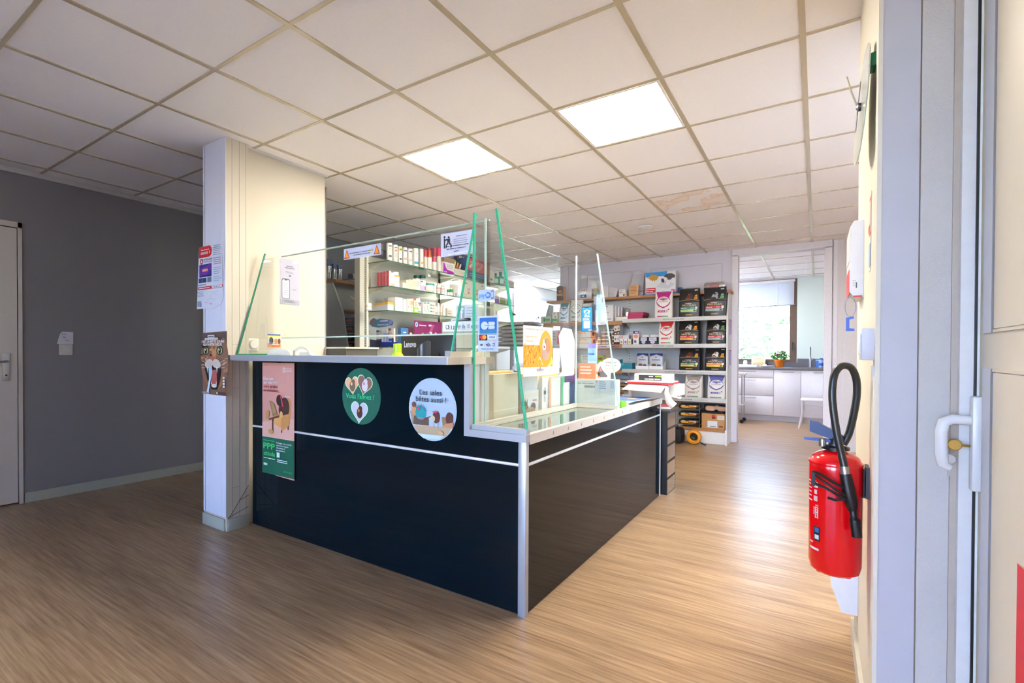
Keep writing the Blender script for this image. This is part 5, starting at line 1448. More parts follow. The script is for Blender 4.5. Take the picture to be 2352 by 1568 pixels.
for i, (p0, p1, yt, cap, lab) in enumerate(((1006, 1015, 650, '#e9e6de', 'left white bottle with red ring on the second glass shelf'), (1016, 1026, 652, '#e9e6de', 'right white bottle with red ring on the second glass shelf'))):
    mbot('ring_bottle', lab, p0, p1, yt, 1, cap=cap, capr=.6, caph=.2, prints=((.50, .56, '#c83a34', 1.4), (.2, .4, '#e8d8cc', .8)), group='white bottles with red ring')
for i, (p0, p1, yt) in enumerate(((1029, 1036, 662), (1035, 1043, 661))):
    mbot('green_label_bottle', ('left', 'right')[i] + ' white bottle with green label on the second glass shelf', p0, p1, yt, 1, cap='#e8e6e0', capr=.5, caph=.15, prints=((.45, .85, '#2f8a48', 1.3),), group='green label bottles')
r, a = mbox('striped_carton', 'narrow white box with blue mark behind the glass edge', 1044, 1053, 653, 1, '#ece8e2', .07); a.rect(.2, .05, .5, .3, '#3a7ac0').lines(.1, .9, .8, .1, 4, .02, '#b09a90', 2); a.finish(r)
mbot('teal_cap_vial', 'low bottle with bright teal cap lying behind the narrow white box', 1050, 1061, 676, 1, col='#dfe8ea', cap='#1a9cb0', capr=.7, caph=.35, shoulder=.05)
for i, (p0, p1, yt) in enumerate(((1063, 1084, 645), (1085, 1101, 648), (1102, 1118, 652))):
    r, a = mbox('rabbit_box', ('left', 'middle', 'right')[i] + ' cream and green box with a small rabbit on the second glass shelf', p0, p1, yt, 1, '#e9e6da', .042, group='cream and green rabbit boxes')
    a.rect(0, 0, 1, .12, '#a8d098').ell(.55, .52, .04, .08, '#8a5a48').ell(.68, .53, .04, .08, '#8a5a48').ell(.62, .33, .13, .08, '#e0705a').rect(.15, .82, .45, .88, '#6a6a78').lines(.1, .5, .25, .06, 2, .02, '#7aa87a', i); a.finish(r)
for i, (p0, p1, c) in enumerate(((1136, 1147, '#6a4fb0'), (1148, 1161, '#7aa04a'), (1163, 1176, '#3a9aac'))):
    r, a = mbox('colour_panel_box', 'pale box with %s panel at the far end of the second glass shelf' % ('violet', 'green', 'blue')[i], p0, p1, 680 + 3 * i, 1, '#d8ccc0', .09, group='boxes with coloured panel', X=-.86)
    a.rect(.05, 0, .95, .62, c).lines(.1, .9, .9, .1, 2, .03, '#a08a7c', i); a.finish(r)

# ---- third glass shelf
z = MZ[2] + .0005
mbot('yellow_band_jar', 'white round jar with yellow band at the near end of the third glass shelf', 843, 859, 696, 2, X=-.97, cap='#f2efe8', capr=.98, caph=.45, shoulder=.03, prints=((.50, .58, '#e8b024', 1.5),), cat='jar')
for i in range(3):
    r, a = carton('yellow_top_box', ('first', 'second', 'third')[i] + ' white box with yellow top on the third glass shelf', 'box', (-1.02 + i * .058, Y0M + .006, z), .056, .07, .068 + .002 * i, SOUTH, '#e2e2e6', None, 'white boxes with yellow top', ('#e6ac2e', .018))
    a.lines(.1, .9, .65, .12, 5, .03, '#c4c6d0', i); a.finish(r)
r, a = mbox('tall_white_carton', 'tall plain white box behind the yellow topped boxes', 898, 908, 684, 2, '#ecebe8', .10, X=-.956); a.finish(r)
r, a = mbox('square_dot_box', 'white box with two dark dots on the third glass shelf', 908, 925, 683, 2, '#eeecea', .10); a.ell(.3, .25, .04, .03, '#3a3a40').ell(.7, .24, .04, .03, '#3a3a40').lines(.1, .9, .8, .1, 2, .015, '#cfcac8', 2); a.finish(r)
r, a = mbox('plain_white_carton', 'plain white box right of the two dot box', 926, 934, 687, 2, '#f0eeea', .09); a.finish(r)
for i, (p0, p1, c) in enumerate(((935, 942, '#ecd8b8'), (942.5, 949, '#e8a87a'))):
    r, a = mbox('peach_label_box', ('left', 'right')[i] + ' white box with peach label on the third glass shelf', p0, p1, 686, 2, '#efe8de', .08, group='white boxes with peach label'); a.rect(.05, .55, .95, .85, c).ell(.5, .4, .12, .05, '#6a4a40').rect(.1, .05, .8, .2, '#e8d0a8'); a.finish(r)
r, a = mbox('lime_base_box', 'white box with lime green base and red corner on the third glass shelf', 951, 961, 685, 2, '#ece9dc', .08); a.rect(0, 0, 1, .38, '#9ccc3a').rect(.2, .08, .8, .28, '#eef0e4').lines(.1, .9, .75, .12, 3, .04, '#8a9a7a', 3).rect(0, .85, .4, 1, '#d8502a'); a.finish(r)
mbot('blue_a_bottle', 'tall white bottle with blue label and red letter on the third glass shelf', 961, 971, 684, 2, cap='#f2f0ec', capr=.55, caph=.18, prints=((.62, .70, '#3a4a9a', .9), (.50, .60, '#d85040', .4), (.08, .12, '#2c3c8a', 1.3), (.14, .36, '#dbe6f2', 1.2)))
for i, (p0, p1) in enumerate(((972, 979), (979.5, 987))):
    r, a = mbox('blue_leaf_box', ('left', 'right')[i] + ' white box with curved blue leaf on the third glass shelf', p0, p1, 693, 2, '#eae6e0', .08, group='white boxes with blue leaf'); a.ell(.5, .45, .14, .28, '#7aa8c8', tilt=.4).ell(.62, .45, .12, .26, '#eae6e0', tilt=.4).rect(.1, .85, .9, .95, '#4a9ab8'); a.finish(r)
r, a = mbox('green_line_box', 'white box with three green and red lines on the third glass shelf', 987, 1000, 694, 2, '#ece7de', .08)
for v in (.72, .48, .22):
    a.rect(.05, v, .45, v + .08, '#4a9a8a').rect(.5, v - .02, .8, v + .06, '#d88a80')
a.finish(r)
for i, (p0, p1, yt, c) in enumerate(((1001, 1006, 701, '#8ab8c8'), (1006, 1013, 696, '#d8c8a8'), (1013, 1018, 698, '#e8a888'), (1019, 1026, 698, '#f0ece6'))):
    mbot('slim_tube', ('first', 'second', 'third', 'fourth')[i] + ' slim white tube at the right of the third glass shelf', p0, p1, yt, 2, col='#efebe4', cap=('#e6e2da', '#efece4', '#e8b898', '#f2efe8')[i], capr=.7, caph=.2, prints=((.1, .3, c, 1.2),), group='slim white tubes')
r, a = mbox('brown_pattern_box', 'small cream box with brown pattern right of the slim tubes', 1027, 1038, 708, 2, '#e4dcd2', .07); a.rect(.1, .3, .9, .42, '#b88a80').rect(.1, .6, .9, .7, '#c8a8a0'); a.finish(r)

# ---- fourth glass shelf: blue toothbrush display, boxes, purple card
z = MZ[3] + .0005
yd = Y0M + .02
t = thing('toothbrush_display', 'blue cardboard counter display of toothbrushes and dental boxes', 'display stand', (-1.10, yd, z))
NB = M('#151a44', .45)
dw = at('Y', yd, 915, 780).x + 1.09
G().prism([(0, 0), (dw * .42, 0), (dw * .42, .055), (.0, .07)], 'y', 0, .006, NB).prism([(dw * .42, 0), (dw * .98, .02), (dw, .04), (dw * .42, .045)], 'y', 0, .006, M('#1c2f8c', .4)).build('tray_front', t)
G().box(0, dw, .006, .15, 0, .01, NB).build('tray_base', t)
g = G().prism([(-.02, .22), (.0, .25), (.04, .27), (.09, .25), (.12, .262), (.19, .255), (.27, .245), (.30, .225), (.29, .195), (.2, .185), (.1, .178), (.02, .19)], 'y', .008, .012, M('#4a6a9c', .5))
hd = g.build('header_card', t)
a = Art(.30, .1, lambda x, k, zz: (x - .01, .008 - k, .17 + zz))
a.ell(.12, .6, .10, .22, '#8a5a44').rrect(.26, .3, .42, .85, .008, '#2f7a92').text('~8', .46, .62, .12, '#e8eef6', .34, .01).text('FRANÇAIS !', .36, .26, .14, '#e8eef6', .52, .01).ell(.92, .55, .07, .16, '#8a7ab0'); a.finish(hd)
for (x0, x1, h, c) in ((.045, .115, .155, '#e0dcdc'), (.205, .275, .17, '#e4d6cc')):
    b_ = G().box(x0, x1, .04, .056, .01, h, M(c, .5)).build('dental_box', t)
    a = Art(x1 - x0, h - .01, lambda x, k, zz, x0=x0: (x0 + x, .04 - k, .01 + zz))
    a.rect(0, 0, 1, .42, '#2a4fae').rect(0, .88, .45, 1, '#3a4a8a' if x0 < .1 else '#b83a5a').ell(.8, .32, .14, .14, '#4a3a34').rect(.1, .12, .6, .26, '#4ac0d0').lines(.15, .8, .72, .1, 2, .03, '#9a9090'); a.finish(b_)
for i in range(4):
    x0 = .128 + i * .02
    G().rbox(x0, x0 + .011, .03, .036, .01, .145 + .004 * i, .003, M('#dfe3ec', .35)).build('toothbrush', t)
    G().rbox(x0 + .012, x0 + .019, .031, .035, .01, .13, .002, M('#1f3aa0', .35)).build('toothbrush', t)
for zz in (.12, .165):
    G().lathe([(.018, 0), (.018, .003)], PAPER, 18, T=Matrix.Translation((-.012, -.006, zz)) @ Matrix.Rotation(PI / 2, 4, 'X')).build('round_tag', t)
r, a = mbox('blue_probiotic_box', 'blue box with pale lettering behind the black monitor', 921, 938, 753, 3, '#3f74a8', .035, X=-.825); a.text('~7', .3, .72, .10, '#e6eef4', .42).rect(.3, .2, .75, .34, '#e0c4a0').lines(.35, .7, .6, .1, 2, .03, '#bcd0e0'); a.finish(r)
r, a = mbox('dark_red_box', 'dark red and black box behind the blue box on the fourth shelf', 938, 950, 752, 3, '#5a2430', .07, X=-.90); a.ell(.5, .6, .3, .16, '#d8ccc8').rect(.1, .05, .9, .22, '#c8383a'); a.finish(r)
y_ = my(958, -.86)
t = thing('collar_display', 'purple display card with coloured leashes behind the monitor', 'display card', (-.865, y_, z), EAST, None, .0)
w_ = my(1020, -.865) - y_
hh = mh(985, 737, z)
G().box(0, w_, .03, .034, 0, hh, M('#8a2a62', .45, 0, .15, 10)).build('card', t)
a = Art(w_, hh, lambda x, k, zz: (x, .03 - k, zz))
a.ell(.07, .85, .05, .09, '#cfe0ee').ell(.07, .85, .03, .05, '#4a7ab0').text('~11', .16, .80, .06, '#e8d8e4', .25).text('~5', .5, .80, .10, '#e8d8e4', .2).rect(0, 0, .08, .22, '#e8e2e6').rect(.1, 0, .16, .2, '#d84a8a').poly([(.45, .4), (.62, .9), (.7, .86), (.55, .36)], '#b04a80').rect(.52, .45, .62, .60, '#e4dce2').rect(.86, .3, .95, .5, '#ead8c8').ell(.76, .5, .04, .10, '#d8c8cc'); a.finish(t)
for i, (u, c) in enumerate(((.24, '#e8b820'), (.40, '#1c8a9a'), (.48, '#c83434'))):
    G().tube([(u * w_, .02, 0.0), (u * w_ + .006, .02, .10), (u * w_ - .006, .02, .13), (u * w_ + .012, .02, .145), (u * w_ + .02, .02, .125), (u * w_ + .010, .02, .10)], .006, M(c, .4), 8).build('leash', t)
t = thing('grey_teardrop_tag', 'pale grey rounded plastic cone standing beside the purple card', 'plastic cone', (-.90, my(950, -.90), z), EAST)
G().prism([(0, 0), (.05, 0), (.055, .05), (.04, .11), (.02, .13), (.005, .08)], 'y', 0, .03, M('#a9b2b8', .5)).build('cone', t)
# ---- fifth shelf seen low between upright and monitor
for i, (dx, c) in enumerate(((.08, '#d0c4bc'), (.13, '#eae4dc'), (.19, '#c8b8b0'), (.235, '#e2dad0'))):
    r, a = carton('small_carton', ('first', 'second', 'third', 'fourth')[i] + ' small box on the lowest visible glass shelf', 'box', (-1.10 + dx, Y0M + .01, MZ[4] + .0005), .04, .08, .165, SOUTH, c, None, 'small boxes on the lowest visible glass shelf'); a.rect(.1, .75, .9, .9, '#8a7a78'); a.finish(r)

# ================================================================== OTHER SHELVES ON THE STAFF SIDE WALL
t = thing('wall_shelf_unit', 'grey sided wall unit with a wood board holding blue cups', 'shelving', (0, 0, 0))
G().prism([(-2.42, 1.948), (-2.27, 1.948), (-2.09, 1.60), (-2.0, 1.17), (-2.42, 1.17)], 'y', 2.40, 2.42, M('#dde4e6', .55)).build('side_panel', t)
G().box(-2.42, -2.0, 2.42, 3.9, 1.16, 1.175, M('#8f9698', .5)).build('shelf', t)
G().box(-2.42, -2.12, 2.42, 3.9, 1.62, 1.64, WOOD).build('shelf', t)
G().box(-2.42, -2.2, 2.395, 3.9, 1.95, 1.984, WOOD).build('shelf', t)
G().box(-2.42, -2.405, 2.42, 3.9, 1.175, 1.95, M('#b4b6b6', .6)).build('back', t)
G().box(-2.42, -1.98, 2.40, 3.9, 0, 1.155, M('#7d8385', .5)).build('cabinet_body', t)
for i, (px, n, yt) in enumerate(((754, 9, 595), (767, 7, 607), (779, 6, 608))):
    X = -2.26
    p = at('X', X, px, 640)
    htop = at('X', X, px, yt).z - 1.984
    t = thing('cup_stack', ('tallest left', 'middle', 'right')[i] + ' stack of clear cups with blue rims on the wood board', 'cups', (X, p.y, 1.985), group='stacks of clear blue cups')
    h1 = .10
    for j in range(n):
        zz = j * (htop - h1) / (n - 1)
        G().lathe([(.026, zz), (.034, zz + h1 * .96)], FILM if j < n // 2 else M('#4a5f86', .3), 14).lathe([(.036, zz + h1 * .93), (.036, zz + h1 * .97)], M('#2a3f70', .35), 14).build('cup', t)
t = thing('rolled_poster', 'rolled grey and white poster lying on the wood board', 'roll', (-2.3, 2.72, 2.06))
G().tube([(0, -.02, 0), (.10, .25, .03)], .035, M('#cfd0d6', .5), 14).build('roll', t)
G().tube([(-.012, -.05, -.004), (.002, -.015, 0)], .036, M('#5a4a48', .6), 14).build('end', t)
t = thing('folded_cloths', 'folded pale blue cloths under the rolled poster on the wood board', 'cloths', (-2.39, 2.62, 1.985))
for i in range(3):
    G().rbox(0, .17, 0, .30, i * .013, i * .013 + .012, .005, M(('#7f93b4', '#a9b6cc', '#5f7596')[i], .8)).build('cloth', t)
def glove_bundle(label, loc, s=1.0):
    t = thing('glove_bundle', label, 'gloves', loc, .4)
    g = G()
    for k_ in range(4):
        g.tube([(0, 0, .05 * s), (-.05 * s + .03 * k_ * s, -.08 * s, (.12 - .02 * k_) * s), (-.07 * s + .045 * k_ * s, -.13 * s, (.15 - .03 * k_) * s)], [.03 * s, .017 * s, .012 * s], M('#e0ddd2', .6), 8)
    g.build('fingers', t)
    G().rbox(-.07 * s, .10 * s, -.03 * s, .10 * s, 0, .12 * s, .03 * s, M('#d8d4c8', .6)).build('wad', t)
    return t
glove_bundle('white plastic gloves bundle sticking out above the grey shelf', (-2.18, 2.75, 1.641), 1.1)
t = thing('file_stack', 'stack of dark trays with orange lettering in the wall unit', 'trays', (-2.20, 2.50, 1.1755))
for i in range(4):
    b_ = G().rbox(0, .19, 0, .36, i * .095, i * .095 + .085, .008, M('#262224', .5)).build('tray', t)
    a = Art(.19, .085, lambda x, k, zz, i=i: (x, -k, i * .095 + zz)); a.ell(.5, .6, .3, .2, '#b85a34').lines(.1, .9, .3, .15, 2, .05, '#8a8488', i); a.finish(b_)

# ================================================================== ON THE HIGH COUNTER AND DESK
t = thing('computer_monitor', 'black computer monitor seen from behind with a white name', 'monitor', (-.12, 1.35, .741))
BK = M('#1b1d20', .4)
G().rbox(0, .50, 0, .03, .19, .525, .008, BK).build('screen_shell', t)
G().prism([(.09, .21), (.41, .21), (.38, .40), (.12, .40)], 'y', -.018, 0, BK).build('back_hump', t)
G().prism([(.215, .012), (.285, .012), (.285, .30), (.215, .30)], 'y', -.032, -.018, BK).build('stand_arm', t)
G().rbox(.12, .38, -.12, .10, 0, .012, .004, BK).build('stand_foot', t)
a = Art(.50, .335, lambda x, k, z_: (x, -k, .19 + z_)); a.text('Lenovo', .075, .75, .13, '#dfe2e4', .235, .02); a.finish(t)
t = thing('desk_speaker', 'dark cylindrical speaker with slanted grey top behind the counter', 'speaker', (at('Y', 1.06, 974, 800).x, 1.06, .741))
n = 24
vs = []
for i in range(n):
    q = 2 * PI * i / n
    vs.append((.042 * math.cos(q), .042 * math.sin(q), 0))
for i in range(n):
    q = 2 * PI * i / n
    vs.append((.042 * math.cos(q), .042 * math.sin(q), .445 + .030 * math.cos(q)))
G().add(vs, [(i, (i + 1) % n, n + (i + 1) % n, n + i) for i in range(n)] + [tuple(range(n - 1, -1, -1))], M('#2b2f36', .3), None, True).build('body', t)
G().add([(v[0] * .93, v[1] * .93, v[2] - .002 * 0 + .0008) for v in vs[n:]], [tuple(range(n))], M('#8e8478', .5)).build('slanted_top', t)
bottle('lime_flask', 'lime green drinks bottle behind the high counter', (at('Y', 1.0, 913, 800).x, 1.0, .741), .042, .458, '#b8e01c', '#a8cc16', capr=.62, caph=.12, shoulder=.10, cat='bottle')
t = thing('counter_dish', 'white flat dish with a raised round ring on the high counter', 'dish', (-.47, .67, 1.1245))
G().prism([(-.13, 0), (.13, 0), (.10, .028), (.06, .036), (-.07, .036), (-.11, .022)], 'y', -.05, .09, M('#e4e0d2', .4)).build('body', t)
G().tube([(.17 + .085 * math.cos(q), .0, .0 + .048 * math.sin(q)) for q in [PI * i / 16 for i in range(17)]], .009, M('#dcd8c8', .35), 10).build('handle_ring', t)
G().prism([(.10, 0), (.24, 0), (.225, .02), (.12, .02)], 'y', .02, .05, M('#c9c4b2', .45)).build('ring_base', t)
t = thing('paper_tray', 'dark low tray with a metal edge behind the high counter', 'tray', (-.35, .80, 1.085))
t.location = (-.735, 1.18, .741)
G().box(0, .225, 0, .30, .0, .43, M('#4d4a42', .5)).build('tray_body', t)
G().box(-.005, .235, -.012, .31, .43, .442, M('#cfc8b0', .4)).build('tray_rim', t)
r, a = sheet('pet_photo_card', 'small card with dog and cat photo on the white panel', 'card', (-.7485, .712, 1.178), .094, .09, EAST, '#e6dccc')
a.rect(0, .88, 1, 1, '#2a5aa8').rect(0, .80, 1, .88, '#e8d83a').rect(0, 0, 1, .28, '#d87a3c').ell(.28, .5, .16, .26, '#1f1c1e').ell(.66, .45, .13, .2, '#c08a54').ell(.9, .45, .10, .22, '#7a3a2c').ell(.2, .3, .08, .12, '#3a5a9a').rect(.3, .16, .9, .24, '#f0e4d8'); a.finish(r)
r, a = sheet('phone_booking_notice', 'lilac white notice with a phone drawing on the white panel', 'notice', (-.7488, .805, 1.485), .150, .325, EAST, '#b9b6cc')
a.rrect(.08, .12, .50, .56, .012, '#3a3c48').rrect(.11, .13, .47, .54, .010, '#d4d4e4').rect(.22, .52, .36, .55, '#3a3c48').lines(.15, .45, .46, .05, 6, .010, '#8a8aa0', 5).text('~4 9', .5, .83, .022, '#3c3c4c', .34, .01, 'c').text('~7 2 11 1', .5, .79, .022, '#3c3c4c', .5, .01, 'c').lines(.28, .75, .72, .025, 2, .007, '#6a6a80', 3).ell(.5, .63, .06, .02, '#5a5a6a').lines(.64, .92, .35, .022, 2, .007, '#7a7a90', 4).rect(0, .0, 1, .11, '#a09eb2').lines(.08, .92, .09, .022, 3, .007, '#7c7a92', 8).rect(.66, .92, .96, .98, '#cfc4d4'); a.finish(r)
# ================================================================== ON THE LOW COUNTER BEHIND THE GLASS
ZC = .7765
def sack(name, label, X, px0, px1, pyt, col, d, wob=.02, cat='bag', parts=True):
    y0, y1 = at('X', X, px0, 900).y, at('X', X, px1, 900).y
    h = at('X', X, (px0 + px1) / 2, pyt).z - ZC
    t = thing(name, label, cat, (X, y0, ZC), EAST)
    w = y1 - y0
    lv = [0, .12, .4, .7, .92, 1.0]
    rr = random.Random(sum(map(ord, label)))
    vs, fs = [], []
    for v in lv:
        e = wob * rr.uniform(-.5, .5)
        for x, y in rsec(w * (1 - .05 * (v == 0)), e * .3, d * (1 - .55 * v * v) + e * .3, .012):
            vs.append((w / 2 + x, y, v * h))
    n = 12
    for j in range(len(lv) - 1):
        for i in range(n):
            fs.append((j * n + i, j * n + (i + 1) % n, (j + 1) * n + (i + 1) % n, (j + 1) * n + i))
    fs.append(tuple(range(n - 1, -1, -1)))
    fs.append(tuple(range((len(lv) - 1) * n, len(lv) * n)))
    G().add(vs, fs, M(col, .75, 0, .08, 14, .5, 12), None, True).build('bag_body', t)
    return t, w, h
t, w, h = sack('paper_bag', 'large beige paper bag standing behind the low glass screen', 1.02, 1134, 1192, 858, '#cfc8b0', .16)
G().box(.01, w - .01, .03, .034, h * .82, h * .825, M('#b8b096', .8)).build('fold', t)
G().rbox(-.02, w, .04, .12, h * .93, h * 1.05, .02, M('#c99a52', .7, 0, .15)).build('folded_top', t)
t = thing('white_carrier', 'crumpled white plastic bag behind the beige paper bag', 'plastic bag', (.735, 1.03, ZC))
vs, fs = [], []
rr = random.Random(3)
for j, (r_, z_) in enumerate(((.07, 0), (.10, .1), (.095, .2), (.06, .28), (.02, .33), (.04, .37))):
    for i in range(12):
        q = 2 * PI * i / 12
        k_ = 1 + rr.uniform(-.18, .18)
        vs.append((r_ * k_ * math.cos(q), r_ * k_ * math.sin(q), z_))
for j in range(5):
    for i in range(12):
        fs.append((j * 12 + i, j * 12 + (i + 1) % 12, (j + 1) * 12 + (i + 1) % 12, (j + 1) * 12 + i))
G().add(vs, fs + [tuple(range(11, -1, -1))], M('#e9e5d8', .45, 0, .05, 20, .5, 30), None, True).build('bag_body', t)
G().tube([(.02, 0, .35), (.06, .03, .40), (.10, .02, .37)], .012, M('#e9e5d8', .45), 8).build('handle', t)
t, w, h = sack('cat_food_bag', 'pale grey cat food bag with a tabby cat photo', 1.04, 1200, 1236, 858, '#c6c7c2', .11, .01)
a = Art(w, h, lambda x, k, z_: (x, -k - .004, z_))
a.rect(.02, .04, .98, .60, '#cdd0cc').rect(.02, .46, .98, .53, '#c9bda4').ell(.18, .16, .16, .13, '#6a5640').ell(.16, .26, .11, .08, '#7a6248').poly([(.08, .30), (.12, .42), (.17, .32)], '#5c4836').poly([(.20, .32), (.26, .42), (.26, .29)], '#5c4836').ell(.62, .20, .16, .10, '#5f5448').ell(.45, .12, .3, .08, '#a08c70').ell(.12, .27, .016, .02, '#1e1a14').ell(.21, .27, .016, .02, '#1e1a14').text('ROYAL', .58, .34, .035, '#c0382c', .3, .02).lines(.06, .8, .86, .06, 4, .012, '#aeb0b0', 3); a.finish(t)
t, w, h = sack('striped_pack', 'white pack with orange and green vertical stripes behind the glass', 1.05, 1246, 1297, 864, '#e2dfd2', .06, .006, 'pack')
a = Art(w, h, lambda x, k, z_: (x, -k - .003, z_))
a.rect(.26, .01, .36, .99, '#d69a78').rect(.80, .01, .98, .99, '#57a878').rect(.05, .52, .12, .62, '#3a4a86')
for i in range(6):
    a.rect(.42 + i * .06, .05, .424 + i * .06, .9, '#b4b0a8')
a.text('~4 1 4', .10, .30, .05, '#6a6a74', .3, 0, 'l', 1).text('~8 4 5 6', .22, .05, .04, '#7a7a80', .6, 0, 'l', 1); a.finish(t)
t, w, h = sack('white_envelope', 'narrow white envelope beside the green stripe pack', 1.06, 1295, 1309, 878, '#e8e6de', .02, .002, 'envelope')
t, w, h = sack('blue_folder', 'blue and purple folder standing in the corner of the low screen', 1.045, 1297, 1322, 862, '#3c64a4', .04, .002, 'folder')
a = Art(w, h, lambda x, k, z_: (x, -k - .002, z_)); a.rect(.02, .72, .98, .98, '#5a3a86').lines(.1, .8, .9, .05, 3, .015, '#8a8ac0', 2); a.finish(t)
# carton with barcode behind the far pane
YC = 1.772
x0, x1 = at('Y', YC, 1322, 900).x, at('Y', YC, 1413, 900).x
hc = at('Y', YC, 1366, 871).z - ZC
r, a = carton('barcode_carton', 'large pale carton with barcode behind the far end of the screen', 'box', (x0 + .004, YC, ZC), x1 - x0 - .004, .085, hc, SOUTH, '#cdd3cb', '#e9e8e2')
a.text('~4 6 5', .04, .90, .03, '#9aa4a4', .36).text('~4 4 2 5', .04, .84, .035, '#6a7070', .42, .01).text('x10', .53, .86, .05, '#5c6262', .09)
rr = random.Random(8)
u = .22
while u < .60:
    wv = rr.choice((.004, .008, .012))
    a.k = .0008
    a.rect(u, .71, u + wv, .79, '#4c565c')
    u += wv + rr.choice((.004, .008))
a.poly([(.42, .42), (.75, .06), (.753, .06), (.425, .42)], '#b4beb6').rect(.05, .66, .16, .67, '#9aa4a4'); a.finish(r)
r, a = sheet('orange_leaflet', 'orange leaflets standing in front of the cat standee', 'leaflet', (x0 + .01, YC + .06, ZC + hc * .8), .12, .105, SOUTH, '#ea7a48', th=.02)
r.location = (x0 + .012, YC + .02, ZC + hc + .0005)
G().box(0, .12, .0205, .045, 0, .03, PAPER).build('holder', r)
a.lines(.1, .9, .8, .2, 3, .08, '#f4d8c8', 3); a.finish(r)
r, a = sheet('grey_leaflet', 'pale blue leaflet with small print beside the orange leaflets', 'leaflet', (x0 + .14, YC + .02, ZC + hc + .0005), .14, .03, SOUTH, '#b9c4c8', th=.01)
r.location = (x0 + .135, YC + .016, ZC + hc - .075)
r.location = (x0 + .14, YC - .0045, ZC + hc - .078)
for ob in r.children:
    ob.scale = (1, .3, 2.6)
a = Art(.14, .078)
a.lines(.22, .60, .85, .18, 4, .06, '#4a6aa0', 3).ell(.1, .8, .03, .06, '#b03a6a').rect(.78, .3, .95, .9, '#8aa0b8'); a.finish(r)
# cat standee with speech bubble
Ys = 1.88
def st(px, py):
    p = at('Y', Ys, px, py)
    return (p.x, p.z)
t = thing('cat_standee', 'cardboard cut-out with cat ears and a white speech bubble', 'cut-out', (0, Ys, 0))
out = [st(*p) for p in ((1348, 866), (1349, 845), (1352, 838), (1357, 836), (1363, 840), (1370, 838), (1376, 833), (1384, 845), (1396, 856), (1398, 866))]
out += [st(1392, 925), st(1352, 925)]
G().prism(out, 'y', 0, .003, PAPER).build('board', t)
G().tube([(st(1370, 920)[0], .06, ZC + .001), (st(1370, 920)[0], .004, ZC + .12)], .002, PAPER, 6).build('strut', t)
g = G()
def flat(pts, c, k):
    g.add([(st(*p)[0], -k, st(*p)[1]) for p in pts], [tuple(range(len(pts)))], M(c, .6, 0, .03))
flat([(1354, 866), (1356, 846), (1366, 856), (1374, 852), (1379, 840), (1386, 852), (1395, 862), (1395, 866)], '#6f6a78', .0008)
flat([(1357, 864), (1358, 849), (1364, 857)], '#9a86c8', .0012)
flat([(1377, 853), (1380, 843), (1384, 852)], '#c98a8e', .0012)
flat([(1361, 866), (1361, 858), (1367, 858), (1367, 866)], '#f0922a', .0014)
flat([(1369, 866), (1369, 853), (1377, 853), (1378, 866)], '#f0922a', .0014)
flat([(1373, 862), (1374, 854), (1378, 855), (1378, 863)], '#3a3640', .0018)
g.build('printed_design', t)
bub = [st(1402 + 23 * math.cos(q), 839 + 17 * math.sin(q)) for q in [2 * PI * i / 28 for i in range(28)]]
b_ = G().prism(bub, 'y', .006, .009, PAPER).prism([st(1372, 838), st(1378, 830), st(1390, 832), st(1388, 846), st(1380, 846)], 'y', .003, .006, PAPER).prism([st(1397, 853), st(1402, 853), st(1403, 926), st(1398, 926)], 'y', .004, .006, PAPER).build('speech_bubble', t)
bx0, bz0 = st(1379, 856)
bx1, bz1 = st(1425, 822)
a = Art(bx1 - bx0, bz1 - bz0, lambda x, k, z_: (bx0 + x, .006 - k, bz0 + z_))
a.text('Caressez-moi,', .5, .66, .12, '#4a4844', .66, .01, 'c').text("j'ai pris mon", .5, .46, .12, '#4a4844', .58, .01, 'c').text('vermifuge !', .5, .26, .12, '#8fa860', .54, .01, 'c'); a.finish(t)
# blue transparent leaflet holder behind the far pane
r, a = sheet('blue_leaflet', 'translucent blue leaflet standing behind the far glass pane', 'leaflet', (at('Y', 1.80, 1350, 800).x, 1.93, 1.0), .07, .17, SOUTH, '#7fb2ea', th=.002)
r.location = (at('Y', 1.93, 1350, 800).x, 1.93, ZC)
h2 = at('Y', 1.93, 1360, 789).z - ZC
for ob in r.children:
    ob.scale = (1, 1, h2 / .17)
a = Art(.07, h2); a.rect(0, .93, 1, 1, '#7a6ac0').rect(.05, .82, .7, .85, '#2a6ac0').rect(.05, .35, .95, .72, '#b4d0f0').lines(.15, .8, .6, .06, 3, .015, '#7a98c8', 3); a.finish(r)

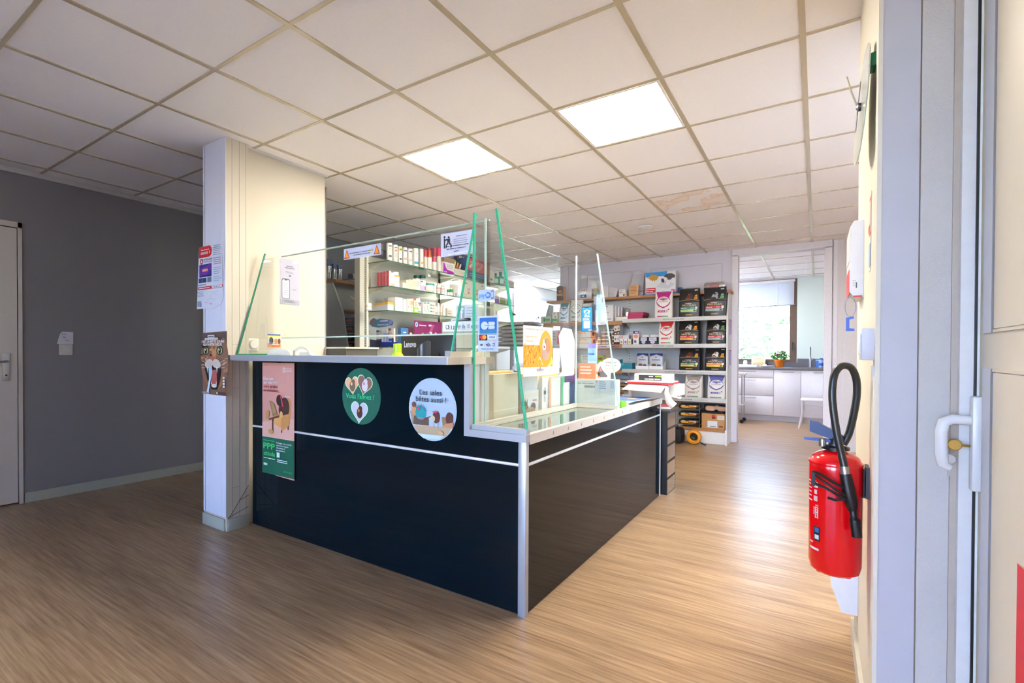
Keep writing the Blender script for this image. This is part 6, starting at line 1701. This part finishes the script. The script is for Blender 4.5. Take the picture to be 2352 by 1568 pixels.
# ---- far part of the low counter
ZQ = .7765
t = thing('green_box', 'bright green small box on the low counter beyond the screen', 'box', (1.318, 1.875, ZQ + .0005))
G().rbox(0, .055, 0, .10, 0, .045, .003, M('#6cb81e', .35)).build('body', t)
G().rbox(-.006, .061, -.012, .01, -.0 + .0, .012, .003, M('#4f9a16', .4)).build('base', t)
mags = [('#4f83c8', 'blue magazine lying nearest the end of the counter', 1.13, 2.16, .24, .30, -.12), ('#dce3ea', 'white and blue magazine under the blue one on the counter', 1.10, 2.05, .26, .30, .05),
        ('#d8b890', 'tan photo magazine lying open on the counter', 1.12, 1.98, .24, .24, .15), ('#e2c8c8', 'pale pink leaflet lying on the counter', 1.16, 1.90, .20, .16, -.05), ('#1f7f86', 'teal leaflet at the counter edge by the green box', 1.26, 1.92, .12, .14, .1)]
for i, (c, lab, x, y, w_, d_, rz) in enumerate(mags):
    t = thing('magazine', lab, 'magazine', (x, y, ZQ + .0005 + (4 - i) * .0065), rz, 'magazines on the low counter')
    G().box(0, w_, 0, d_, 0, .005, PAPER).build('pages', t)
    G().box(-.001, w_ + .001, -.001, d_ + .001, .005, .0062, M(c, .35, 0, .2, 9)).build('cover', t)
    g = G()
    rr = random.Random(i)
    for k_ in range(4):
        u, v = rr.uniform(.05, .6) * w_, rr.uniform(.05, .6) * d_
        g.box(u, u + rr.uniform(.04, .09), v, v + rr.uniform(.03, .06), .0062, .0066, M(rr.choice(('#e8ecf2', '#c88a50', '#5a7ab0', '#efe6dc')), .4))
    g.build('printed_design', t)
# open white carton with red folder on top
YO = 2.42
xa, xb = at('Y', YO, 1444, 900).x, at('Y', YO, 1530, 900).x
ho = at('Y', YO, 1480, 884).z - (ZQ + .0345)
t = thing('open_white_carton', 'open white carton with torn flaps at the end of the counter', 'box', (xa, YO, ZQ + .034))
WC = M('#cbc3b7', .6)
w_ = xb - xa
G().box(0, w_, 0, .24, 0, ho, WC).build('carton_body', t)
G().prism([(0, ho), (-.03, ho - .03), (.0, ho - .02)], 'y', 0, .2, WC).build('flap', t)
G().add([(0, 0, ho), (w_, 0, ho), (w_ - .01, -.10, ho - .045), (-.03, -.08, ho - .035), (0, .0, ho + .002), (w_, 0, ho + .002), (w_ - .01, -.10, ho - .043), (-.03, -.08, ho - .033)], [(0, 1, 2, 3), (7, 6, 5, 4), (3, 2, 6, 7), (0, 3, 7, 4), (1, 5, 6, 2)], WC).build('flap', t)
G().box(w_ + .001, w_ + .085, .05, .22, .02, ho + .01, WC).build('side_flap', t)
G().add([(w_ + .03, -.01, .02), (w_ + .10, .02, .0), (w_ + .09, .10, .012), (w_ + .04, .08, .03)], [(0, 1, 2, 3)], WC).build('side_flap', t)
G().tube([(w_ + .01, -.012, ho - .01), (w_ + .005, -.02, .05), (w_ + .03, -.025, -.02), (w_ + .06, -.015, -.05)], [.012, .016, .028, .03], M('#e9e2d6', .6), 8).build('torn_strip', t)
t2 = thing('red_folder', 'red folder with white papers lying on the open carton', 'folder', (xa - .02, YO + .0, ZQ + .034 + ho + .006))
G().box(0, w_ + .06, .02, .24, 0, .016, M('#b8252e', .4)).build('cover', t2)
G().box(.005, w_ + .05, .022, .235, .016, .022, PAPER).build('papers', t2)
zz = ZQ + .034 + ho + .0285
xc, xd = at('Y', YO + .05, 1457, 870).x, at('Y', YO + .05, 1538, 870).x
r, a = carton('label_box', 'white box with a black label lying on the red folder', 'box', (xc, YO + .05, zz), xd - xc, .14, .055, SOUTH, '#e8e2d6')
a.rect(.13, .1, .78, .85, '#2b2a2c').text('~5', .42, .56, .22, '#eae8e2', .12).text('~4', .60, .56, .22, '#9ad83a', .18).text('~5 7 1 8', .30, .2, .2, '#eae8e2', .45).ell(.05, .5, .03, .2, '#d8a888'); a.finish(r)
# black drawer tower at the counter end
t = thing('drawer_tower', 'black plastic tower of five clear drawers at the counter end', 'drawer unit', (1.30, 2.752, 0))
BP = M('#161514', .35)
HT = .672
G().box(0, .145, 0, .012, 0, HT, BP).box(0, .145, .262, .274, 0, HT, BP).box(0, .012, .012, .262, 0, HT, BP).build('frame', t)
G().box(-.005, .165, -.004, .278, HT, HT + .014, M('#4a443e', .4)).build('top_plate', t)
for i in range(6):
    G().box(0, .148, .012, .262, max(0, i * HT / 5 - .012), i * HT / 5 + .002, BP).build('divider', t)
for i in range(5):
    z0 = i * HT / 5 + .004
    d_ = G().box(.02, .143, .016, .258, z0, z0 + HT / 5 - .022, M(('#b9b2a4', '#c9a890', '#cfc4b4', '#c9c6c0', '#d0cec8')[i], .6, 0, .15, 15)).build('drawer', t)
    G().box(.1435, .146, .014, .260, z0, z0 + HT / 5 - .02, FILM).build('drawer_front', d_)
t = thing('red_book', 'red covered notebook sticking out on top of the drawer tower', 'book', (1.33, 2.79, HT + .0145), .25)
G().box(0, .13, 0, .17, .003, .022, PAPER).build('pages', t)
G().box(-.004, .134, -.004, .17, 0, .003, M('#a8342c', .5)).box(-.004, .134, -.004, .17, .022, .025, M('#a8342c', .5)).build('cover', t)

# ================================================================== RIGHT WALL
EX, EY, EZ = 2.515, .62, .455
t = thing('fire_extinguisher', 'red fire extinguisher with black hose hanging on the right wall', 'fire extinguisher', (EX, EY, EZ))
RED = M('#ee0612', .16, 0, .04, 10, 0, 200, .5)
R_ = .071
G().lathe([(.040, .018), (.055, .004), (.066, .012), (R_, .035), (R_, .33), (.070, .350), (.062, .366), (.045, .378), (.022, .384)], RED, 40).build('cylinder', t)
g = G()
for q in (.6, 2.2, 3.8, 5.4):
    g.lathe([(.004, 0), (.014, .004), (.018, .02)], RED, 10, c=(.045 * math.cos(q), .045 * math.sin(q), 0))
g.build('feet', t)
G().lathe([(R_ + .0012, .342), (R_ + .002, .346), (R_ + .0012, .350)], RED, 40).build('rim', t)
G().lathe([(.026, .378), (.026, .386), (.038, .388), (.038, .396), (.02, .40), (.016, .425)], M('#1a1a1c', .35), 18).build('valve', t)
G().lathe([(.010, 0), (.010, .022), (.006, .026)], STEEL, 14, T=Matrix.Translation((-.035, -.012, .396))).build('gauge', t)
LB = M('#1c3f74', .35)
G().prism([(-.070, .440), (-.070, .472), (-.05, .470), (.02, .432), (.02, .412), (-.03, .425)], 'y', -.013, .013, LB).build('lever', t)
G().prism([(-.085, .418), (-.02, .418), (.018, .408), (.018, .400), (-.02, .409), (-.085, .412)], 'y', -.011, .011, M('#1f4fb0', .35)).build('carry_handle', t)
G().lathe([(.006, 0), (.006, .02)], M('#d8342a', .4), 10, T=Matrix.Translation((.005, -.012, .418)) @ Matrix.Rotation(PI / 2, 4, 'X')).build('safety_pin', t)
hose = [(.02, 0, .405), (.034, .0, .44), (.045, -.006, .50), (.052, -.012, .56), (.050, -.018, .61), (.036, -.030, .645), (.012, -.045, .650), (-.006, -.058, .625), (-.012, -.066, .57), (-.008, -.070, .51), (.002, -.074, .44), (.014, -.078, .38), (.021, -.082, .345)]
def smooth_path(P, n=6):
    P = [Vector(p) for p in P]
    o = []
    for i in range(len(P) - 1):
        p0, p1, p2, p3 = P[max(i - 1, 0)], P[i], P[i + 1], P[min(i + 2, len(P) - 1)]
        for k_ in range(n):
            s_ = k_ / n
            o.append(tuple(.5 * ((2 * p1) + (-p0 + p2) * s_ + (2 * p0 - 5 * p1 + 4 * p2 - p3) * s_ ** 2 + (-p0 + 3 * p1 - 3 * p2 + p3) * s_ ** 3)))
    return o + [tuple(P[-1])]
G().tube(smooth_path(hose), .0105, M('#2a2a27', .3), 14).build('hose', t)
G().tube([(.020, -.0815, .352), (.0225, -.083, .328)], .0125, STEEL, 14).build('hose_collar', t)
gun = G().tube([(.022, -.083, .330), (.030, -.086, .285), (.038, -.088, .245), (.041, -.089, .225)], [.015, .017, .017, .012], BLACK, 12).tube([(.041, -.089, .228), (.044, -.090, .205), (.046, -.09, .20), (.052, -.091, .15)], [.009, .009, .014, .013], BLACK, 12)
gun.build('nozzle', t)
gp = [(.026, -.092, .285), (-.01, -.098, .305), (-.045, -.098, .325), (-.060, -.096, .326), (-.056, -.096, .295), (-.03, -.098, .285), (.0, -.098, .270), (.03, -.095, .255)]
G().tube(smooth_path(gp, 4), .0042, BLACK, 8).tube([(-.056, -.097, .320), (-.02, -.1, .295), (.024, -.096, .268)], .0035, BLACK, 8).box(-.064, -.054, -.10, -.092, .285, .327, BLACK).build('squeeze_grip', t)
G().tube([(.024, -.095, .258), (-.004, -.10, .252), (-.022, -.10, .256)], .004, BLACK, 8).build('trigger', t)
G().box(R_ - .006, .088, .02, .05, .24, .33, M('#2a2a2c', .4)).box(.076, .085, -.03, .03, .25, .345, M('#2a2a2c', .4)).build('wall_bracket', t)
# label wrapped on the cylinder
g = G()
def patch(a0, a1, z0, z1, c, k=.0008):
    vs = []
    n = 8
    for i in range(n + 1):
        q = a0 + (a1 - a0) * i / n
        vs += [((R_ + k) * math.cos(q), (R_ + k) * math.sin(q), z0), ((R_ + k) * math.cos(q), (R_ + k) * math.sin(q), z1)]
    g.add(vs, [(2 * i, 2 * i + 2, 2 * i + 3, 2 * i + 1) for i in range(n)], M(c, .5, 0, .03))
A0 = -PI * .80
patch(A0 - .38, A0 - .08, .285, .289, '#f0d8d4'); patch(A0 - .38, A0 - .08, .225, .229, '#f0d8d4')
for i in range(4):
    patch(A0 - .36, A0 - .12, .275 - i * .012, .279 - i * .012, '#e8b8b4')
patch(A0 + .02, A0 + .24, .270, .288, '#f0dcd8'); patch(A0 + .06, A0 + .2, .250, .264, '#f0e4e0'); patch(A0 + .02, A0 + .22, .228, .244, '#e8c0bc')
patch(A0 + .1, A0 + .14, .175, .21, '#f0dcd8'); patch(A0 + .22, A0 + .26, .175, .21, '#f0dcd8')
patch(A0 + .04, A0 + .36, .105, .150, '#2c2c30'); patch(A0 + .1, A0 + .3, .132, .146, '#3a6aa8', .0012); patch(A0 + .1, A0 + .3, .110, .124, '#e0e0da', .0012)
patch(A0 - .2, A0 + .3, .075, .082, '#f4f0ee'); patch(A0 - .2, A0, .095, .10, '#e8c0bc')
g.build('label', t)
def curved_text(body, q, z, hh, col):
    vs, fs = glyphs(body, .01)
    s_ = hh / .7
    G().add([((R_ + .0012) * math.cos(q - p[1] * s_ / R_), (R_ + .0012) * math.sin(q - p[1] * s_ / R_), z + p[0] * s_) for p in vs], fs, M(col, .5)).build('lettering', t)
curved_text('014335', A0 + .27, .176, .010, '#f0dcd8')
curved_text('2025', A0 + .14, .185, .009, '#f0dcd8')
curved_text('CE', A0 + .16, .272, .012, '#f0dcd8')

# white curved bin seen under the extinguisher
t = thing('rounded_wall_box', 'white rounded plastic box low behind the fire extinguisher', 'box', (2.60, 1.34, .18))
G().prism([(-.0, 0), (-.05, .0), (-.085, .10), (-.095, .30), (-.09, .42), (-.06, .46), (0, .47)], 'y', -.09, .09, WHITEG).build('body', t)
t.location = (2.60, 1.10, .16)
G().prism([(-.0, .47), (-.062, .461), (-.05, .50), (0, .52)], 'y', -.085, .085, M('#e6e4df', .3)).build('lid', t)
# glass wall clock
t = thing('wall_clock', 'round frosted glass wall clock high on the right wall', 'clock', (2.572, .62, 1.90), 0)
TC = Matrix.Rotation(-PI / 2, 4, 'Y')
DISC = M('#dfe8da', .12, 0, .03)
t.rotation_euler = (0, .06, .03)
G().lathe([(.001, -.002), (.168, -.002), (.170, 0), (.168, .002), (.001, .002)], DISC, 48, T=TC).build('dial', t)
G().lathe([(.012, .002), (.012, .010), (.004, .014)], M('#4a4448', .3, .6), 16, T=TC).build('hub', t)
G().box(-.010, -.008, -.012, .012, -.07, .07, M('#6b6570', .4), Matrix.Rotation(.25, 4, 'X')).build('hour_hand', t)
G().tube([(-.010, 0, 0), (-.030, -.005, .05), (-.045, -.01, .095)], .0025, M('#a9a088', .35, .5), 6).build('bent_hand', t)
G().box(-.011, -.010, -.002, .002, -.05, .02, M('#6b6570', .4), Matrix.Rotation(-.5, 4, 'X')).build('minute_hand', t)
G().rbox(.004, .022, -.10, -.05, .07, .11, .004, M('#1c8a58', .4)).build('green_stand_off', t)
# alarm call box with blue seal
t = thing('alarm_box', 'white and red emergency box on the right wall with blue seal', 'alarm box', (2.60, .90, 1.345))
G().prism([(0, 0), (-.026, 0), (-.041, .02), (-.041, .25), (-.03, .272), (0, .272)], 'y', 0, .19, M('#efebe8', .4)).build('housing', t)
G().box(-.0425, -.041, .006, .184, .012, .10, M('#cc2a26', .4)).box(-.0425, -.041, .006, .184, .13, .24, WHITEG).build('front_plate', t)
G().box(-.030, -.004, -.0008, 0, .0, .006, M('#cc2a26', .4)).build('red_edge', t)
a = Art(.04, .272, lambda x, k, z_: (-.04 + x, -k, z_)); a.text('~9', .55, .12, .022, '#5a5a60', .5, 0, 'l', 1).lines(.2, .45, .22, .02, 4, .006, '#9a9aa0', 2); a.finish(t)
t = thing('blue_seal', 'blue plastic seal clip hanging on a wire below the emergency box', 'seal', (2.563, .905, 1.255))
G().tube([(0 + .016 * math.sin(q), 0, .056 + .034 * math.cos(q)) for q in [2 * PI * i / 20 for i in range(21)]], .0009, M('#5a7ab0', .4), 6).build('wire_loop', t)
G().prism([(-.013, -.03), (.012, -.03), (.012, -.022), (-.003, -.02), (-.003, .012), (.010, .014), (.010, .022), (-.013, .018)], 'y', -.006, .006, M('#1c50c0', .35)).build('clip', t)
t = thing('socket_box', 'small grey white switch box at the end of the right wall', 'switch', (2.60, .425, 1.125))
G().rbox(-.034, 0, 0, .085, 0, .088, .004, M('#dcdce4', .4)).build('housing', t)
G().rbox(-.038, -.034, .015, .07, .015, .073, .002, WHITEG).build('rocker', t)
t = thing('cable_end', 'small clear plug with wire below the switch box', 'plug', (2.594, .418, 1.09))
G().tube([(0, 0, .02), (0, 0, -.01)], .006, M('#c9c9cc', .2), 10).build('plug', t)
G().tube([(0, 0, -.01), (.001, .004, -.08), (.001, .006, -.16)], .002, PAPER, 6).build('wire', t)
r, a = sheet('safety_sticker', 'narrow red and white safety sticker on the right wall', 'sticker', (2.5992, .62, 1.40), .06, .24, -PI / 2, '#f0e6dc')
r.location = (2.5992, .68, 1.40)
a.rect(0, .4, 1, 1, '#efe2da').rect(.1, .45, .9, .95, '#d85a4c').rect(.2, .5, .8, .9, '#efe2da').text('~10', .7, .5, .3, '#d8503c', .4, .01, 'l', 1).rect(.05, .05, .95, .35, '#8fb0d8'); a.finish(r)
r, a = sheet('red_wall_sticker', 'narrow orange red strip sticker low on the right wall', 'sticker', (2.5992, .50, .62), .05, .27, -PI / 2, '#d8886a')
a.finish(r)

# ================================================================== KITCHEN BEYOND THE DOORWAY
YKF = 8.10
KW = M('#efecf0', .3)
GAPM = M('#8f8a90', .7)
worktop = thing('kitchen_worktop', 'dark grey kitchen worktop under the window', 'worktop', (0, 0, 0))
G().rbox(.56, 3.19, YKF - .02, YK - .001, .882, .922, .004, M('#6e6a6c', .4, 0, .12, 40)).build('top', worktop)
G().box(.55, 3.2, YK - .012, YK - .001, .9225, 1.0, M('#63636d', .5)).build('splashback', worktop)
G().box(2.17, 3.2, YK - .013, YK - .001, 1.0, 1.07, M('#63636d', .5)).build('splashback', worktop)
def cab(x0, x1, label, kind):
    t = thing('kitchen_cabinet', label, 'cabinet', (x0, YKF, 0), 0, 'white kitchen base cabinets')
    w_ = x1 - x0
    G().box(0, w_, .02, .53, .10, .881, M('#d8d4d8', .5)).build('carcass', t)
    G().box(0, w_, .055, .07, 0, .10, M('#cfcbcf', .4)).build('plinth', t)
    fr = [(.74, .878), (.435, .732), (.105, .427)] if kind == 'drawers' else [(.105, .878)]
    for (z0, z1) in fr:
        d_ = G().rbox(.003, w_ - .003, 0, .019, z0, z1, .002, KW).build('drawer' if kind == 'drawers' else 'door', t)
        hx0, hx1 = (w_ * .2, w_ * .55) if kind == 'drawers' else (w_ * .3, w_ * .75)
        G().tube([(hx0, 0, z1 - .035), (hx0, -.025, z1 - .035), (hx1, -.025, z1 - .035), (hx1, 0, z1 - .035)], .005, STEEL, 8).build('handle', d_)
cab(1.24, 1.842, 'white kitchen drawer unit at the left under the window', 'drawers')
cab(1.842, 2.24, 'white kitchen cupboard with a handle under the flower pot', 'door')
cab(2.24, 2.84, 'white kitchen cupboard behind the white chair', 'door')
cab(.64, 1.24, 'white kitchen drawer unit mostly hidden by the door frame', 'drawers')
# flower pot
t = thing('flower_pot', 'orange flower pot with small pink flowers on the worktop', 'potted plant', (at('Y', 8.35, 1790, 840).x, 8.35, .9225))
G().lathe([(.055, 0), (.058, .004), (.082, .11), (.086, .115), (.086, .125), (.076, .125), (.07, .10)], M('#e07a18', .4), 24).build('pot', t)
G().lathe([(.001, .105), (.074, .105)], M('#3a2a20', .9), 16).build('soil', t)
o = leaf_mass('foliage', '', (0, 0, .20), (.15, .13, .085), 260, ('#3f7a34', '#57943f', '#2e5f2c'), 5, t, (.03, .06)); o['kind'] = 'stuff'
g = G(); rr = random.Random(6)
for i in range(34):
    q, r_ = rr.uniform(0, 6.28), rr.uniform(.02, .13)
    p = (r_ * math.cos(q), r_ * math.sin(q), .25 + rr.uniform(-.03, .05) - r_ * .2)
    g.lathe([(.002, 0), (.016, .004), (.012, .008)], M(rr.choice(('#f4e8ee', '#e8a8c4', '#f8f4f4', '#d87aa0')), .5), 6, c=p)
o = g.build('flowers', t); o['kind'] = 'stuff'
# tap
t = thing('kitchen_tap', 'chrome kitchen tap on the worktop', 'tap', (at('Y', 8.45, 1861, 840).x, 8.45, .9225))
G().lathe([(.026, 0), (.026, .01), (.017, .02), (.017, .16), (.014, .17)], STEEL, 16).build('body', t)
G().tube([(0, 0, .16), (0, 0, .32), (0, -.02, .34), (0, -.14, .345), (0, -.15, .33)], .010, STEEL, 10).build('spout', t)
G().tube([(.015, 0, .12), (.05, 0, .16)], .006, STEEL, 8).build('lever', t)
bottle('blue_soap', 'small blue soap bottle by the kitchen tap', (at('Y', 8.35, 1886, 840).x, 8.35, .9225), .035, .16, '#8fa8d8', '#3a62b8', prints=((.2, .5, '#2f56a8', 1.2),))
t = thing('sponge_cup', 'small blue cup beside the soap bottle', 'cup', (at('Y', 8.45, 1879, 840).x, 8.45, .9225))
G().lathe([(.03, 0), (.035, .13), (.032, .13), (.028, .01)], M('#3f70c0', .4), 14).build('cup', t)
G().lathe([(.036, .12), (.036, .13)], M('#e8ecf4', .4), 14).build('rim', t)
t = thing('paper_pile', 'pile of white papers on the kitchen worktop', 'papers', (1.18, YKF + .06, .9225))
for i in range(4):
    G().box(0, .40, 0, .28, i * .009, i * .009 + .008, M(('#e8e6ea', '#d4d8e4', '#efeef2', '#dfe2ea')[i], .6), Matrix.Rotation(.06 * (i - 1.5), 4, 'Z')).build('paper_sheet', t)
r, a = carton('recipe_box', 'cream box with printed picture on the kitchen worktop', 'box', (1.46, 8.50, .9225), .22, .10, .16, SOUTH, '#e9dfae'); a.rect(.1, .1, .9, .5, '#c8b48a').lines(.1, .9, .9, .12, 3, .04, '#9a9480'); a.finish(r)
bottle('white_pump', 'small white cup shaped bottle at the left of the worktop', (1.36, 8.5, .9225), .035, .11, '#dfe4f0', '#dfe4f0', capr=.8, caph=.1)
t = thing('white_dish', 'low white dish with a cup on the worktop', 'dish', (1.74, 8.20, .9225))
G().lathe([(.06, 0), (.11, .018), (.108, .022), (.058, .006)], M('#f0eef2', .3), 24).build('plate', t)
G().lathe([(.022, .007), (.03, .05), (.027, .05), (.02, .012)], M('#f0eef2', .3), 16, c=(-.04, 0, 0)).build('cup', t)
# white chair
t = thing('kitchen_chair', 'white chair with curved legs by the kitchen cupboards', 'chair', (2.40, 7.65, 0))
CW = M('#f0eef2', .35)
xs0 = at('Y', 7.45, 1838, 900).x - 2.40
G().rbox(xs0, xs0 + .42, -.20, .22, .425, .45, .010, CW).build('seat', t)
for (x_, y_, sx, sy) in ((xs0 + .02, -.18, -.035, -.03), (xs0 + .40, -.18, .035, -.03), (xs0 + .03, .20, -.03, .05), (xs0 + .39, .20, .03, .05)):
    G().tube([(x_, y_, .425), (x_ - sx * .3, y_ - sy * .2, .25), (x_ + sx, y_ + sy, 0)], [.017, .015, .012], CW, 10).build('leg', t)
G().tube([(xs0 + .02, -.175, .37), (xs0 + .40, -.175, .37)], .010, CW, 8).tube([(xs0 + .02, -.18, .36), (xs0 + .03, .2, .36)], .010, CW, 8).build('stretcher', t)
G().tube(smooth_path([(xs0 + .41, .19, .43), (xs0 + .46, .21, .70), (xs0 + .48, .15, .86), (xs0 + .485, .01, .90), (xs0 + .48, -.13, .86), (xs0 + .46, -.19, .70), (xs0 + .41, -.17, .43)], 5), .012, CW, 10).build('backrest', t)
# wall cabinet on kitchen left (edge seen through the doorway)
t = thing('side_trolley', 'white wheeled trolley at the left edge of the kitchen', 'trolley', (1.055, 7.55, 0))
G().rbox(0, .40, 0, .40, .80, .83, .006, WHITEG).build('top', t)
for x_ in (.03, .35):
    for y_ in (.03, .35):
        G().box(x_, x_ + .02, y_, y_ + .02, .06, .80, STEEL).build('post', t)
        G().lathe([(.03, -.012), (.03, .012)], BLACK, 14, T=Matrix.Translation((x_ + .01, y_ + .01, .031)) @ Matrix.Rotation(PI / 2, 4, 'X')).build('castor', t)
G().box(.01, .39, .01, .39, .30, .32, WHITEG).build('lower_tray', t)

# ================================================================== BRIGHT ROOM BEHIND THE MEDICINE SHELVES
t = thing('parcel_rack', 'low grey rack holding foil parcels in the bright back room', 'rack', (-1.92, 5.2, 0))
for z_ in (.85, 1.25):
    G().box(0, .75, 0, .5, z_, z_ + .02, M('#8a8c90', .5)).build('rack_shelf', t)
for x_ in (0, .72):
    for y_ in (0, .47):
        G().box(x_, x_ + .03, y_, y_ + .03, 0, 1.27, M('#8a8c90', .5)).build('post', t)
for i in range(6):
    rr = random.Random(60 + i)
    t = thing('foil_parcel', ('lowest', 'second', 'third', 'fourth', 'fifth', 'topmost')[i] + ' silver foil parcel of the stack on the back rack', 'parcel', (-1.89 + rr.uniform(-.02, .03), 5.22 + rr.uniform(-.01, .02), 1.2705 + i * .062), 0, 'stack of silver foil parcels')
    G().rbox(0, .66, 0, .42, 0, .055, .02, M(('#c9ccd6', '#b8bcc8', '#d8d8de', '#a9a89c', '#c4c8d4', '#8d8a90')[i], .3, .3, .15, 15, .6, 20)).build('parcel', t)
    G().box(.1, .5, -.001, 0, .012, .042, PAPER).build('label', t)
t = thing('pink_tape_dispenser', 'round white and pink tape roll low behind the screen', 'tape', (-.98, 3.4, .9305))
G().lathe([(.025, -.02), (.07, -.02), (.07, .02), (.025, .02)], M('#d8727c', .5), 24, T=Matrix.Translation((0, 0, .07)) @ Matrix.Rotation(PI / 2, 4, 'Y')).build('roll', t)
G().lathe([(.02, -.022), (.05, -.022), (.05, .022), (.02, .022)], M('#e4dcd0', .5), 24, T=Matrix.Translation((0, 0, .07)) @ Matrix.Rotation(PI / 2, 4, 'Y')).build('core', t)
# lower drawers of small boxes seen through the step of the counter
t = thing('small_drawer_unit', 'cream drawer cabinet with wood top behind the low counter', 'cabinet', (.04, 2.30, 0))
G().box(0, .62, 0, .40, .0, .84, M('#ded8cc', .5)).build('body', t)
G().box(-.01, .63, -.01, .41, .84, .868, WOOD).build('top', t)
for i in range(4):
    G().rbox(.02, .60, -.012, 0, .10 + i * .185, .27 + i * .185, .003, M('#ece8e0', .4)).build('drawer', t)
for i, (dx, c, hh) in enumerate(((.04, '#e8e4da', .12), (.14, '#e0c8a0', .10), (.25, '#ece8e0', .15), (.37, '#d8c8b0', .09), (.48, '#c4d04a', .11))):
    r, a = carton('stock_box', ('first cream', 'second tan', 'third white', 'fourth beige', 'fifth lime') [i] + ' box in the row on the drawer cabinet', 'box', (.04 + dx, 2.33, .8685), .09, .12, hh, SOUTH, c, None, 'boxes on the drawer cabinet')
    a.ell(.3, .5, .08, .1, '#5a4a48').ell(.6, .55, .08, .1, '#5a4a48').rect(.1, .1, .9, .2, '#b08a60'); a.finish(r)
